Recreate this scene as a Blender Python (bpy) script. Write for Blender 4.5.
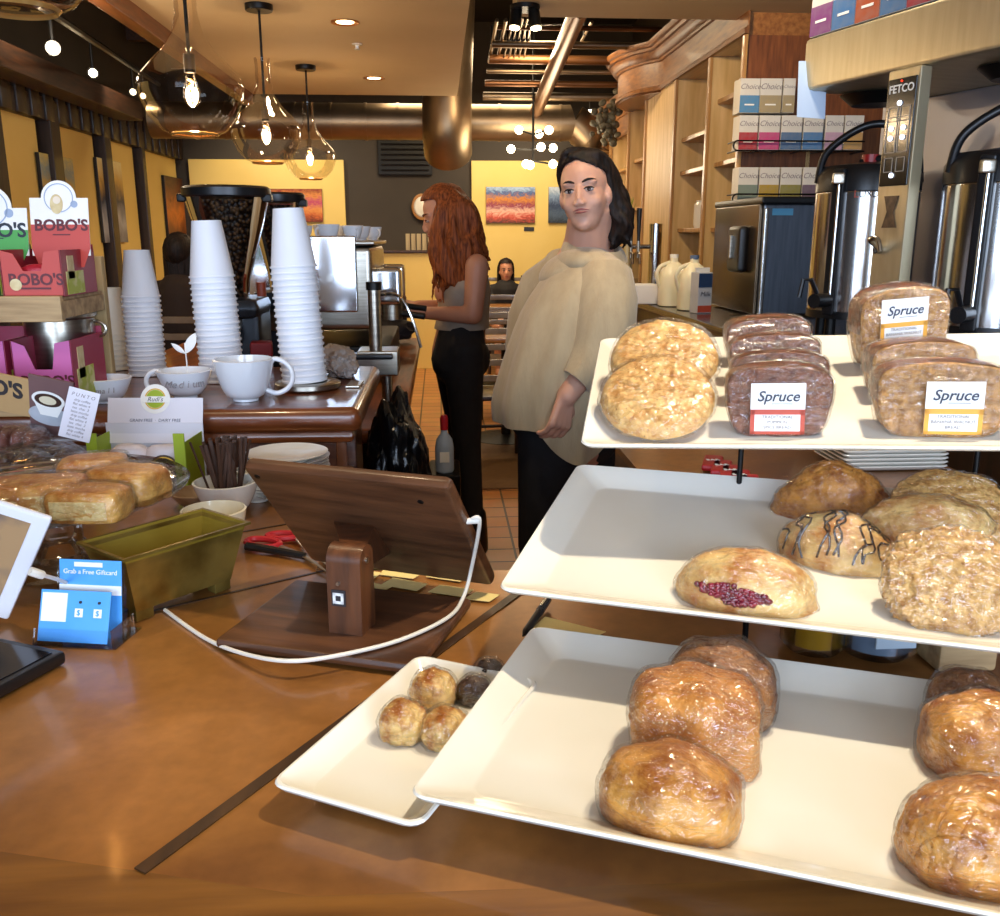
import bpy, bmesh, math, random
from math import sin, cos, pi, radians, sqrt, atan2, hypot
from mathutils import Vector, Matrix, noise, Euler
for o in list(bpy.data.objects): bpy.data.objects.remove(o)
random.seed(7)
SC = bpy.context.scene
COL = SC.collection
# ------------------------------------------------------------- camera
CAMP, CAMY, FPX = radians(13.9), radians(3.8), 900.0
CP = Vector((0, 0, 1.42))
CF = Vector((sin(CAMY)*cos(CAMP), cos(CAMY)*cos(CAMP), -sin(CAMP)))
CR = Vector((cos(CAMY), -sin(CAMY), 0))
CU = CR.cross(CF)
cam = bpy.data.cameras.new('camera'); cam.lens = 36*FPX/1000; cam.sensor_width = 36; cam.clip_start = .05
camo = bpy.data.objects.new('camera', cam); COL.objects.link(camo)
camo.matrix_world = Matrix((( CR.x, CU.x, -CF.x, CP.x), (CR.y, CU.y, -CF.y, CP.y), (CR.z, CU.z, -CF.z, CP.z), (0, 0, 0, 1)))
SC.camera = camo
# ------------------------------------------------------------- world, lights, exposure
SC.view_settings.view_transform = 'Standard'; SC.view_settings.look = 'None'
SC.view_settings.gamma = 1; SC.view_settings.use_curve_mapping = False
SC.view_settings.exposure = 0.45
W = bpy.data.worlds.new('world'); SC.world = W; W.use_nodes = True
W.node_tree.nodes['Background'].inputs[0].default_value = (.55, .70, 1, 1)
W.node_tree.nodes['Background'].inputs[1].default_value = 1.0
def light(name, kind, loc, power, color, size=.1, size_y=None, target=None, spot=None, blend=.5, spread=None):
    l = bpy.data.lights.new(name, kind); l.energy = power; l.color = color
    if kind == 'AREA':
        l.size = size
        if size_y: l.shape = 'RECTANGLE'; l.size_y = size_y
        if spread: l.spread = spread
    elif kind in ('POINT', 'SPOT'): l.shadow_soft_size = size
    if kind == 'SPOT': l.spot_size = spot or radians(60); l.spot_blend = blend
    o = bpy.data.objects.new(name, l); COL.objects.link(o); o.location = loc
    if target is not None:
        o.rotation_euler = (Vector(target)-Vector(loc)).to_track_quat('-Z', 'Y').to_euler()
    return o
WARM = (1, .77, .48); WARM2 = (1, .85, .62); DAY = (.62, .77, 1)
# daylight through the two shop windows behind the customer
light('window_daylight', 'AREA', (-1.4, -2.30, 1.65), 75, DAY, 2.2, 1.7, target=(-1.2, 2, 1.2))
light('window_daylight', 'AREA', (1.2, -2.30, 1.65), 75, DAY, 1.7, 1.7, target=(1.0, 2, 1.2))
# recessed ceiling lamps over the counter and extra spots added to brighten the room
light('ceiling_and_added_spot', 'SPOT', (.62, .84, 2.44), 62, WARM2, .035, target=(.42, .78, 1.0), spot=radians(66), blend=.6)
light('ceiling_and_added_spot', 'SPOT', (-.55, 1.15, 2.44), 16, WARM, .05, target=(-.5, 1.3, 1.0), spot=radians(75), blend=.8)
light('ceiling_and_added_spot', 'SPOT', (.15, 2.05, 2.44), 26, WARM, .06, target=(.35, 2.6, 1.0), spot=radians(70), blend=.8)
light('ceiling_and_added_spot', 'SPOT', (.75, 3.6, 2.44), 60, WARM, .06, target=(1.7, 5.4, 1.5), spot=radians(110), blend=.8)
light('ceiling_and_added_spot', 'SPOT', (-.66, 4.55, 2.44), 30, WARM, .06, target=(-.4, 4.8, 0), spot=radians(90), blend=.8)
light('ceiling_and_added_spot', 'SPOT', (-.55, 6.5, 2.44), 30, WARM, .06, target=(-.4, 6.9, 0), spot=radians(90), blend=.8)
# track lamps washing the walls and pictures
for k, (x, y, z, tx, ty, tz, pw) in enumerate(((-2.55, 4.6, 2.9, -3, 4.9, 1.6, 26), (-2.5, 6.2, 2.9, -3, 6.6, 1.6, 26), (-2.5, 8.0, 2.9, -3, 8.4, 1.6, 30), (-1.9, 9.9, 3.0, -1.9, 11, 1.7, 60), (1.0, 9.9, 3.0, 1.0, 11, 1.8, 60), (-1.0, 9.9, 3.0, -1.2, 11, 1.6, 25))):
    light('track_lamp', 'SPOT', (x, y, z), pw, WARM2, .05, target=(tx, ty, tz), spot=radians(95), blend=.8)
light('ceiling_and_added_spot', 'SPOT', (.75, 2.4, 2.44), 30, WARM2, .06, target=(1.3, 2.6, 1.2), spot=radians(110), blend=.8)  # warm spot without a fixture, added to brighten the room
light('open_ceiling_fill', 'POINT', (.7, 6.6, 2.75), 45, WARM, .2)  # added warm fill points under the open ceiling, no fixture
light('open_ceiling_fill', 'POINT', (-2.0, 5.0, 2.7), 10, WARM, .2)
light('room_fill', 'AREA', (.3, 9.0, 3.0), 60, WARM, 1.5, 1.5, target=(.3, 9.0, 0))  # large fill light added over the far tables, no fixture

# ------------------------------------------------------------- pixel helpers (photo 1000 x 916 -> world)
def ray(x, y): return CF + CR*((x-500)/FPX) + CU*((458-y)/FPX)
def at_t(x, y, t): return CP + ray(x, y)*t
def at_z(x, y, z): r = ray(x, y); return CP + r*((z-CP.z)/r.z)
def at_Y(x, y, Y): r = ray(x, y); return CP + r*(Y/r.y)
def at_X(x, y, X): r = ray(x, y); return CP + r*(X/r.x)

# ------------------------------------------------------------- materials
def lin(h):
    h = h.lstrip('#'); c = [int(h[i:i+2], 16)/255 for i in (0, 2, 4)]
    return tuple(x/12.92 if x <= .04045 else ((x+.055)/1.055)**2.4 for x in c)+(1,)
def newmat(name):
    m = bpy.data.materials.new(name); m.use_nodes = True
    nt = m.node_tree; b = nt.nodes['Principled BSDF']
    return m, nt, b
def N(nt, typ, **kw):
    n = nt.nodes.new(typ)
    for k, v in kw.items():
        if k in n.inputs: n.inputs[k].default_value = v
        else: setattr(n, k, v)
    return n
_mc = {}
def mat(name, col, rough=.5, metal=0, var=None, vscale=8, vamt=.5, bump=0, bscale=40, stretch=None, coat=0, spec=.5,
        trans=0, sss=0, detail=4, emit=None, estr=0, sheen=0, ramp=(.35, .65)):
    """Principled material: colour col, optional second colour var mixed by noise, optional noise bump."""
    if name in _mc: return _mc[name]
    m, nt, b = newmat(name); L = nt.links
    c = lin(col)
    b.inputs['Base Color'].default_value = c; b.inputs['Roughness'].default_value = rough
    b.inputs['Metallic'].default_value = metal; b.inputs['Specular IOR Level'].default_value = spec
    b.inputs['Coat Weight'].default_value = coat; b.inputs['Coat Roughness'].default_value = .08
    b.inputs['Transmission Weight'].default_value = trans
    if sheen: b.inputs['Sheen Weight'].default_value = sheen
    if sss: b.inputs['Subsurface Weight'].default_value = sss; b.inputs['Subsurface Radius'].default_value = (.02, .008, .004)
    if emit: b.inputs['Emission Color'].default_value = lin(emit); b.inputs['Emission Strength'].default_value = estr
    if var or bump:
        tc = N(nt, 'ShaderNodeTexCoord'); src = tc.outputs['Object']
        if stretch:
            mp = N(nt, 'ShaderNodeMapping'); mp.inputs['Scale'].default_value = stretch; L.new(src, mp.inputs[0]); src = mp.outputs[0]
    if var:
        nz = N(nt, 'ShaderNodeTexNoise'); nz.inputs['Scale'].default_value = vscale; nz.inputs['Detail'].default_value = detail
        L.new(src, nz.inputs['Vector'])
        cr = N(nt, 'ShaderNodeValToRGB'); cr.color_ramp.elements[0].position = ramp[0]; cr.color_ramp.elements[1].position = ramp[1]
        v = lin(var); cr.color_ramp.elements[0].color = c
        cr.color_ramp.elements[1].color = tuple(c[i]*(1-vamt)+v[i]*vamt for i in range(3))+(1,)
        L.new(nz.outputs['Fac'], cr.inputs[0]); L.new(cr.outputs[0], b.inputs['Base Color'])
    if bump:
        n2 = N(nt, 'ShaderNodeTexNoise'); n2.inputs['Scale'].default_value = bscale; n2.inputs['Detail'].default_value = 5
        L.new(src, n2.inputs['Vector'])
        bp = N(nt, 'ShaderNodeBump'); bp.inputs['Strength'].default_value = bump; bp.inputs['Distance'].default_value = .004
        L.new(n2.outputs['Fac'], bp.inputs['Height']); L.new(bp.outputs[0], b.inputs['Normal'])
    _mc[name] = m
    return m
def wood(name, dark, light_, rough=.35, axis='x', scale=6, coat=.2):
    st = {'x': (1, 9, 9), 'y': (9, 1, 9), 'z': (9, 9, 1)}[axis]
    return mat(name, dark, rough, var=light_, vscale=scale, vamt=1, stretch=st, bump=.08, bscale=scale*2, coat=coat, detail=6, ramp=(.3, .72))
def glass(name, col='#ffffff', tint=.0, rough=.02, refl=1.0):
    """thin clear glass: see-through with fresnel reflection"""
    if name in _mc: return _mc[name]
    m, nt, b = newmat(name); L = nt.links; nt.nodes.remove(b)
    out = nt.nodes['Material Output']
    t = N(nt, 'ShaderNodeBsdfTransparent'); c = lin(col); t.inputs[0].default_value = tuple(1*(1-tint)+c[i]*tint for i in range(3))+(1,)
    g = N(nt, 'ShaderNodeBsdfGlossy'); g.inputs['Roughness'].default_value = rough
    lw = N(nt, 'ShaderNodeLayerWeight'); lw.inputs['Blend'].default_value = .35
    mm = N(nt, 'ShaderNodeMath', operation='MULTIPLY'); mm.inputs[1].default_value = refl; L.new(lw.outputs['Fresnel'], mm.inputs[0])
    mx = N(nt, 'ShaderNodeMixShader'); L.new(mm.outputs[0], mx.inputs[0]); L.new(t.outputs[0], mx.inputs[1]); L.new(g.outputs[0], mx.inputs[2])
    L.new(mx.outputs[0], out.inputs[0]); _mc[name] = m
    return m
def wrapmat(name, refl=.55, scale=26, base=.05):
    """crinkled cling film"""
    if name in _mc: return _mc[name]
    m, nt, b = newmat(name); L = nt.links; nt.nodes.remove(b)
    out = nt.nodes['Material Output']
    t = N(nt, 'ShaderNodeBsdfTransparent'); t.inputs[0].default_value = (.97, .97, .97, 1)
    g = N(nt, 'ShaderNodeBsdfGlossy'); g.inputs['Roughness'].default_value = .12
    tc = N(nt, 'ShaderNodeTexCoord'); mp = N(nt, 'ShaderNodeMapping'); mp.inputs['Scale'].default_value = (1, 1.7, 2.6); mp.inputs['Rotation'].default_value = (.5, .3, .4)
    L.new(tc.outputs['Object'], mp.inputs[0])
    nz = N(nt, 'ShaderNodeTexNoise'); nz.inputs['Scale'].default_value = scale; nz.inputs['Detail'].default_value = 3; nz.inputs['Distortion'].default_value = 1.2
    L.new(mp.outputs[0], nz.inputs['Vector'])
    bp = N(nt, 'ShaderNodeBump'); bp.inputs['Strength'].default_value = .9; bp.inputs['Distance'].default_value = .012
    L.new(nz.outputs['Fac'], bp.inputs['Height']); L.new(bp.outputs[0], g.inputs['Normal'])
    lw = N(nt, 'ShaderNodeLayerWeight'); lw.inputs['Blend'].default_value = .3; L.new(bp.outputs[0], lw.inputs['Normal'])
    ma = N(nt, 'ShaderNodeMath', operation='MULTIPLY_ADD'); ma.inputs[1].default_value = refl; ma.inputs[2].default_value = base
    L.new(lw.outputs['Facing'], ma.inputs[0])
    mx = N(nt, 'ShaderNodeMixShader'); L.new(ma.outputs[0], mx.inputs[0]); L.new(t.outputs[0], mx.inputs[1]); L.new(g.outputs[0], mx.inputs[2])
    L.new(mx.outputs[0], out.inputs[0]); _mc[name] = m
    return m
def glow(name, col, strength):
    if name in _mc: return _mc[name]
    m, nt, b = newmat(name)
    b.inputs['Base Color'].default_value = (0, 0, 0, 1)
    b.inputs['Emission Color'].default_value = lin(col); b.inputs['Emission Strength'].default_value = strength
    _mc[name] = m; return m

# ------------------------------------------------------------- mesh builder
class MB:
    def __init__(s): s.v = []; s.f = []; s.M = Matrix.Identity(4)
    def set(s, M): s.M = M; return s
    def add(s, vs, fs):
        n = len(s.v); M = s.M
        s.v += [M @ Vector(v) for v in vs]; s.f += [tuple(i+n for i in f) for f in fs]; return s
    def box(s, c, d, bev=0, rot=None, seg=2):
        bm = bmesh.new(); bmesh.ops.create_cube(bm, size=1)
        bmesh.ops.scale(bm, vec=d, verts=bm.verts)
        if bev: bmesh.ops.bevel(bm, geom=bm.edges[:], offset=min(bev, min(d)*.49), segments=seg, affect='EDGES', profile=.5)
        T = Matrix.Translation(Vector(c))
        if rot: T = T @ Euler(rot).to_matrix().to_4x4()
        bm.transform(T); s.bm(bm); bm.free(); return s
    def bm(s, bm):
        bm.verts.index_update(); s.add([v.co for v in bm.verts], [[v.index for v in f.verts] for f in bm.faces])
    def cyl(s, a, b, r0, r1=None, n=20, caps=True):
        if r1 is None: r1 = r0
        return s.tube([a, b], [r0, r1], n, caps)
    def tube(s, pts, r, n=10, caps=True, closed=False, flat=1.0, up=None):
        pts = [Vector(p) for p in pts]; m = len(pts)
        if not hasattr(r, '__len__'): r = [r]*m
        vs = []; prev = None
        for i, p in enumerate(pts):
            if closed: d = pts[(i+1) % m]-pts[i-1]
            else: d = pts[min(i+1, m-1)]-pts[max(i-1, 0)]
            if d.length < 1e-9: d = Vector((0, 0, 1))
            d.normalize()
            if prev is None:
                u = Vector(up) if up else (Vector((0, 0, 1)) if abs(d.z) < .9 else Vector((1, 0, 0)))
                u = (u-d*u.dot(d)).normalized()
            else: u = (prev-d*prev.dot(d)); u = u.normalized() if u.length > 1e-6 else prev
            prev = u; w = d.cross(u)
            for k in range(n):
                a = 2*pi*k/n; vs.append(p+u*(cos(a)*r[i]*flat)+w*(sin(a)*r[i]))
        fs = []
        for i in range(m if closed else m-1):
            j = (i+1) % m
            for k in range(n):
                k2 = (k+1) % n; fs.append((i*n+k, i*n+k2, j*n+k2, j*n+k))
        if caps and not closed: fs.append(tuple(range(n-1, -1, -1))); fs.append(tuple((m-1)*n+k for k in range(n)))
        return s.add(vs, fs)
    def lathe(s, prof, n=32, c=(0, 0, 0), sx=1, sy=1, a0=0, a1=2*pi):
        """prof: list of (r,z)"""
        full = abs(a1-a0-2*pi) < 1e-6; cnt = n if full else n+1
        vs = []; c = Vector(c)
        for (r, z) in prof:
            for k in range(cnt):
                a = a0+(a1-a0)*k/n; vs.append(c+Vector((cos(a)*r*sx, sin(a)*r*sy, z)))
        fs = []
        for i in range(len(prof)-1):
            for k in range(n):
                k2 = (k+1) % cnt
                fs.append((i*cnt+k, i*cnt+k2, (i+1)*cnt+k2, (i+1)*cnt+k))
        if full:
            if prof[0][0] > 1e-5: fs.append(tuple(range(cnt-1, -1, -1)))
            if prof[-1][0] > 1e-5: fs.append(tuple((len(prof)-1)*cnt+k for k in range(cnt)))
        return s.add(vs, fs)
    def lathe_open(s, prof, n=32, c=(0, 0, 0), **k):
        m = MB(); m.lathe(prof, n, c, **k); m.f = [f for f in m.f if len(f) <= 4 or n <= 4]; return s.add(m.v, m.f)
    def prism(s, poly, z0, z1):
        n = len(poly); vs = [(x, y, z0) for x, y in poly]+[(x, y, z1) for x, y in poly]
        fs = [tuple(range(n-1, -1, -1)), tuple(range(n, 2*n))]+[(i, (i+1) % n, n+(i+1) % n, n+i) for i in range(n)]
        return s.add(vs, fs)
    def loft(s, rings, caps=True, closed=True):
        n = len(rings[0]); vs = [p for r in rings for p in r]; fs = []
        for i in range(len(rings)-1):
            for k in range(n if closed else n-1):
                k2 = (k+1) % n; fs.append((i*n+k, i*n+k2, (i+1)*n+k2, (i+1)*n+k))
        if caps and closed: fs.append(tuple(range(n-1, -1, -1))); fs.append(tuple((len(rings)-1)*n+k for k in range(n)))
        return s.add(vs, fs)
    def sheet(s, pts):  # grid of points [[...],[...]]
        return s.loft(pts, caps=False, closed=False)
    def ico(s, c, r, sub=3, fn=None, rot=None):
        bm = bmesh.new(); bmesh.ops.create_icosphere(bm, subdivisions=sub, radius=1)
        if not hasattr(r, '__len__'): r = (r, r, r)
        c = Vector(c); R = Euler(rot).to_matrix() if rot else None
        for v in bm.verts:
            d = v.co.copy(); k = fn(d) if fn else 1
            q = Vector((d.x*r[0]*k, d.y*r[1]*k, d.z*r[2]*k))
            v.co = (R @ q if R else q)+c
        s.bm(bm); bm.free(); return s
    def cap(s, a, b, ra, rb=None, n=12):  # capsule
        rb = ra if rb is None else rb; a = Vector(a); b = Vector(b); d = (b-a).normalized()
        P = []; R = []
        for k in range(5): t = pi/2*(1-k/4); P.append(a-d*ra*sin(t)); R.append(max(ra*cos(t), ra*.02))
        for k in range(5): t = pi/2*k/4; P.append(b+d*rb*sin(t)); R.append(max(rb*cos(t), rb*.02))
        return s.tube(P, R, n)
    def build(s, name, m, parent=None, smooth=None, world=None):
        me = bpy.data.meshes.new(name); me.from_pydata([tuple(v) for v in s.v], [], s.f); me.validate(); me.update()
        if smooth is None: smooth = True
        if smooth:
            bm = bmesh.new(); bm.from_mesh(me); bmesh.ops.recalc_face_normals(bm, faces=bm.faces)
            for f in bm.faces: f.smooth = True
            for e in bm.edges:
                if len(e.link_faces) == 2 and e.calc_face_angle(0) > radians(38): e.smooth = False
            bm.to_mesh(me); bm.free()
        if m: me.materials.append(m)
        o = bpy.data.objects.new(name, me); COL.objects.link(o)
        if parent: o.parent = parent
        if smooth and len(s.f) < 900: wn = o.modifiers.new('weighted_normals', 'WEIGHTED_NORMAL'); wn.keep_sharp = True
        return o
def tag(o, label=None, cat=None, group=None, kind=None):
    if label: o['label'] = label
    if cat: o['category'] = cat
    if group: o['group'] = group
    if kind: o['kind'] = kind
    return o
def thing(name, label, cat, loc=(0, 0, 0), rz=0, group=None, M=None):
    o = bpy.data.objects.new(name, None); COL.objects.link(o); o.empty_display_size = .05
    if M is not None: o.matrix_world = M
    else: o.location = loc; o.rotation_euler = (0, 0, rz)
    return tag(o, label, cat, group)
def struct(name, mb, m, parent=None, smooth=None):
    o = mb.build(name, m, parent, smooth)
    if parent is None: o['kind'] = 'structure'
    return o
def kids(o): return [c for c in COL.objects if c.parent == o]
def copy_thing(o, label=None, loc=None, rz=None, M=None, group=None):
    def rec(a, par):
        c = a.copy(); COL.objects.link(c)
        if par: c.parent = par
        for ch in kids(a): rec(ch, c)
        return c
    c = rec(o, None)
    if M is not None: c.matrix_world = M
    if loc is not None: c.location = loc
    if rz is not None: c.rotation_euler = (c.rotation_euler[0], c.rotation_euler[1], rz)
    if label: c['label'] = label
    if group: c['group'] = group
    return c
def text(parent, s, size, m, M, shear=0, depth=.0004, name='lettering', bold=0, align='CENTER', sx=1.0):
    cu = bpy.data.curves.new('t', 'FONT'); cu.body = s; cu.size = size; cu.shear = shear; cu.extrude = depth; cu.offset = bold
    cu.align_x = align; cu.align_y = 'CENTER'; cu.resolution_u = 3
    t = bpy.data.objects.new('t', cu); COL.objects.link(t)
    bpy.context.view_layer.update()
    me = bpy.data.meshes.new_from_object(t.evaluated_get(bpy.context.evaluated_depsgraph_get()))
    bpy.data.objects.remove(t); bpy.data.curves.remove(cu)
    me.transform(M @ Matrix.Diagonal((sx, 1, 1, 1)))
    me.materials.clear(); me.materials.append(m)
    o = bpy.data.objects.new(name, me); COL.objects.link(o); o.parent = parent
    return o
def frame(o, x, y):
    """4x4 from origin, local x and approximate local y"""
    x = Vector(x).normalized(); y = Vector(y); z = x.cross(y).normalized(); y = z.cross(x)
    return Matrix(((x.x, y.x, z.x, o[0]), (x.y, y.y, z.y, o[1]), (x.z, y.z, z.z, o[2]), (0, 0, 0, 1)))
def fuse(mb, voxel, smooth=4, fac=.5):
    """one continuous skin over overlapping solids"""
    me = bpy.data.meshes.new('f'); me.from_pydata([tuple(v) for v in mb.v], [], mb.f); me.update()
    bm = bmesh.new(); bm.from_mesh(me); bmesh.ops.recalc_face_normals(bm, faces=bm.faces); bm.to_mesh(me); bm.free()
    o = bpy.data.objects.new('f', me); COL.objects.link(o)
    r = o.modifiers.new('r', 'REMESH'); r.mode = 'VOXEL'; r.voxel_size = voxel
    if smooth: sm = o.modifiers.new('s', 'SMOOTH'); sm.iterations = smooth; sm.factor = fac
    bpy.context.view_layer.update()
    e = bpy.data.meshes.new_from_object(o.evaluated_get(bpy.context.evaluated_depsgraph_get()))
    out = MB(); out.v = [v.co.copy() for v in e.vertices]; out.f = [tuple(p.vertices) for p in e.polygons]
    bpy.data.objects.remove(o); bpy.data.meshes.remove(me); bpy.data.meshes.remove(e)
    return out
def nz(p, s=1.0, o=0.0): return noise.noise(Vector((p[0]*s+o, p[1]*s+o*1.7, p[2]*s-o)))
def smooth_path(pts, sub=8):
    out = []; n = len(pts)
    for i in range(n-1):
        p0, p1, p2, p3 = pts[max(i-1, 0)], pts[i], pts[i+1], pts[min(i+2, n-1)]
        for k in range(sub):
            t = k/sub
            out.append(.5*((2*p1)+(-p0+p2)*t+(2*p0-5*p1+4*p2-p3)*t*t+(-p0+3*p1-3*p2+p3)*t**3))
    out.append(pts[-1]); return out
def rect_card(w, h, th=.001): return MB().box((0, 0, 0), (w, h, th))
T = Matrix.Translation
def RX(a): return Matrix.Rotation(a, 4, 'X')
def RY(a): return Matrix.Rotation(a, 4, 'Y')
def RZ(a): return Matrix.Rotation(a, 4, 'Z')
# common materials
BLK = mat('black_plastic', '#141416', .35, bump=.05)
BLKM = mat('black_metal', '#1a1918', .4, .6, bump=.05)
STEEL = mat('brushed_steel', '#b9b2a4', .28, 1, var='#8c8478', vscale=12, stretch=(1, 1, 14), vamt=.5)
CHROME = mat('chrome', '#d8d8d6', .12, 1, bump=.02)
WHITEC = mat('white_ceramic', '#efece2', .14, coat=.4, var='#e6e0d0', vscale=5)
PAPER = mat('white_paper', '#e6e6ea', .7, var='#d9d9e0', vscale=9)
INK = mat('dark_ink', '#2a2528', .7, var='#3a3336', vscale=9)
# ============================================================= the room
TILE = newmat('quarry_tile')
def _tile():
    m, nt, b = TILE; L = nt.links
    tc = N(nt, 'ShaderNodeTexCoord'); br = N(nt, 'ShaderNodeTexBrick'); br.offset = 0; br.squash = 1
    br.inputs['Color1'].default_value = lin('#c8884c'); br.inputs['Color2'].default_value = lin('#b4743c'); br.inputs['Mortar'].default_value = lin('#4a3322')
    br.inputs['Scale'].default_value = 1; br.inputs['Mortar Size'].default_value = .006; br.inputs['Brick Width'].default_value = .165; br.inputs['Row Height'].default_value = .165
    L.new(tc.outputs['Object'], br.inputs['Vector'])
    n = N(nt, 'ShaderNodeTexNoise'); n.inputs['Scale'].default_value = 9
    mx = N(nt, 'ShaderNodeMixRGB', blend_type='MULTIPLY'); mx.inputs[0].default_value = .35
    L.new(tc.outputs['Object'], n.inputs['Vector']); L.new(br.outputs['Color'], mx.inputs[1]); L.new(n.outputs['Color'], mx.inputs[2])
    L.new(mx.outputs[0], b.inputs['Base Color']); b.inputs['Roughness'].default_value = .38
    bp = N(nt, 'ShaderNodeBump'); bp.inputs['Strength'].default_value = .4; bp.inputs['Distance'].default_value = .003; bp.invert = True
    L.new(br.outputs['Fac'], bp.inputs['Height']); L.new(bp.outputs[0], b.inputs['Normal'])
    return m
TILE = _tile()
XL, XR, YB, YF, ZC, ZH = -3.0, 2.25, 11.0, -2.4, 2.46, 3.75
PLASTER_DK = mat('charcoal_plaster', '#3a332c', .8, var='#4a4036', vscale=1.5, bump=.1)
SOFF = mat('tan_ceiling_paint', '#c8b088', .75, var='#bca47a', vscale=2, bump=.05)
DARKC = mat('dark_open_ceiling', '#17110d', .9, var='#241a12', vscale=3)
DKW = wood('dark_stained_wood', '#1c120c', '#3a2416', .5, 'z', 5)
DKW2 = wood('dark_beam_wood', '#24150c', '#4d2c17', .5, 'y', 5)
YEL = mat('ochre_panel_paint', '#e6c670', .6, var='#edd080', vscale=2, bump=.05)
struct('floor', MB().box(((XL+XR)/2, (YB+YF)/2, -.05), (XR-XL, YB-YF, .1)), TILE)
struct('wall_left', MB().box((XL-.06, (YB+YF)/2, ZH/2), (.12, YB-YF, ZH)), PLASTER_DK)
struct('wall_right', MB().box((XR+.06, (YB+YF)/2, ZH/2), (.12, YB-YF, ZH)), PLASTER_DK)
struct('wall_back', MB().box(((XL+XR)/2, YB+.06, ZH/2), (XR-XL+.24, .12, ZH)), PLASTER_DK)
# front wall of the shop, behind the customer, with two window openings
fw = MB()
for x0, x1, z0, z1 in ((XL, XR, 0, .75), (XL, XR, 2.55, ZH), (XL, -2.55, .75, 2.55), (-.25, .3, .75, 2.55), (2.1, XR, .75, 2.55)):
    fw.box(((x0+x1)/2, YF-.06, (z0+z1)/2), (x1-x0, .12, z1-z0))
struct('wall_front', fw, PLASTER_DK)
for i, (x0, x1) in enumerate(((-2.55, -.25), (.3, 2.1))):
    w = bpy.data.objects.new('window_%d' % (i+1), None); COL.objects.link(w); w['kind'] = 'structure'
    fr = MB()
    n = 4
    for k in range(n+1): x = x0+(x1-x0)*k/n; fr.box((min(max(x, x0+.02), x1-.02), YF-.03, 1.65), (.04, .05, 1.8))
    for z in (.77, 1.35, 1.95, 2.53): fr.box(((x0+x1)/2, YF-.03, z), (x1-x0, .05, .04))
    fr.build('window_frame', DKW, w)
    MB().box(((x0+x1)/2, YF-.06, 1.65), (x1-x0, .006, 1.8)).build('window_pane', glass('window_glass', refl=.4), w)
# ceilings: open dark roof with tan soffits below it
struct('ceiling', MB().box(((XL+XR)/2, (YB+YF)/2, ZH+.05), (XR-XL+.2, YB-YF, .1)), DARKC)
SX1 = at_z(457, 96, ZC).x; SX0 = at_z(253, 94, ZC).x; SY1 = at_z(457, 96, ZC).y; SY2 = at_z(600, 18, ZC).y
s = MB(); s.box(((SX0+SX1)/2, (YF+SY1)/2, ZC+.09), (SX1-SX0, SY1-YF, .18))
struct('trim_1', s, SOFF)['label'] = 'tan dropped ceiling over the counter'
s = MB(); s.box(((SX1+.22+XR)/2, (YF+SY2)/2, ZC+.09), (XR-SX1-.22, SY2-YF, .18))
struct('trim_2', s, SOFF)['label'] = 'tan dropped ceiling over the back bar'
struct('trim_3', MB().box((SX0-.04, (YF+SY1)/2, ZC+.06), (.08, SY1-YF, .28), .01), wood('edge_trim_wood', '#5a2f15', '#7d4520', .4, 'y'))
struct('trim_4', MB().box((XL+.25, 3.2, 2.50), (.22, 11.2, .16), .01), DKW2)      # beam under the left ceiling
s = MB()
for k in range(9): s.box((-2.3, YF+1.4+1.5*k, 3.35), (1.25, .10, .26))
struct('trim_5', s, DKW2)
# far left wall: dark frieze with slots, posts, ochre panels, paintings
s = MB(); s.box((XL+.06, 5.4, 2.33), (.1, 11, .16));
for k in range(46): s.box((XL+.10, .3+.235*k, 2.40), (.05, .15, .30), .005)
struct('trim_6', s, DKW)
s = MB()
for y, wd in ((2.6, .16), (4.3, .16), (6.42, .26), (7.42, .18), (8.54, .16), (9.53, .10)): s.box((XL+.06, y, 1.2), (.12, wd, 2.4), .008)
struct('trim_7', s, DKW)
def panel(y0, y1, z0, z1):
    mb = MB().box((XL+.02, (y0+y1)/2, (z0+z1)/2), (.05, y1-y0, z1-z0), .004)
    return mb
PANS = [(2.9, 4.1), (4.6, 6.2), (6.58, 7.25), (7.58, 8.38), (8.72, 9.42), (9.62, 10.9)]
for i, (y0, y1) in enumerate(PANS):
    o = panel(y0, y1, .6, 2.25).build('trim_%d' % (8+i), YEL); o['kind'] = 'structure'
# back wall panels
struct('trim_20', MB().box((-1.95, YB-.03, 1.45), (1.75, .05, 1.62), .004), YEL)
struct('trim_21', MB().box((1.02, YB-.03, 1.45), (1.25, .05, 1.62), .004), YEL)
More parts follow.
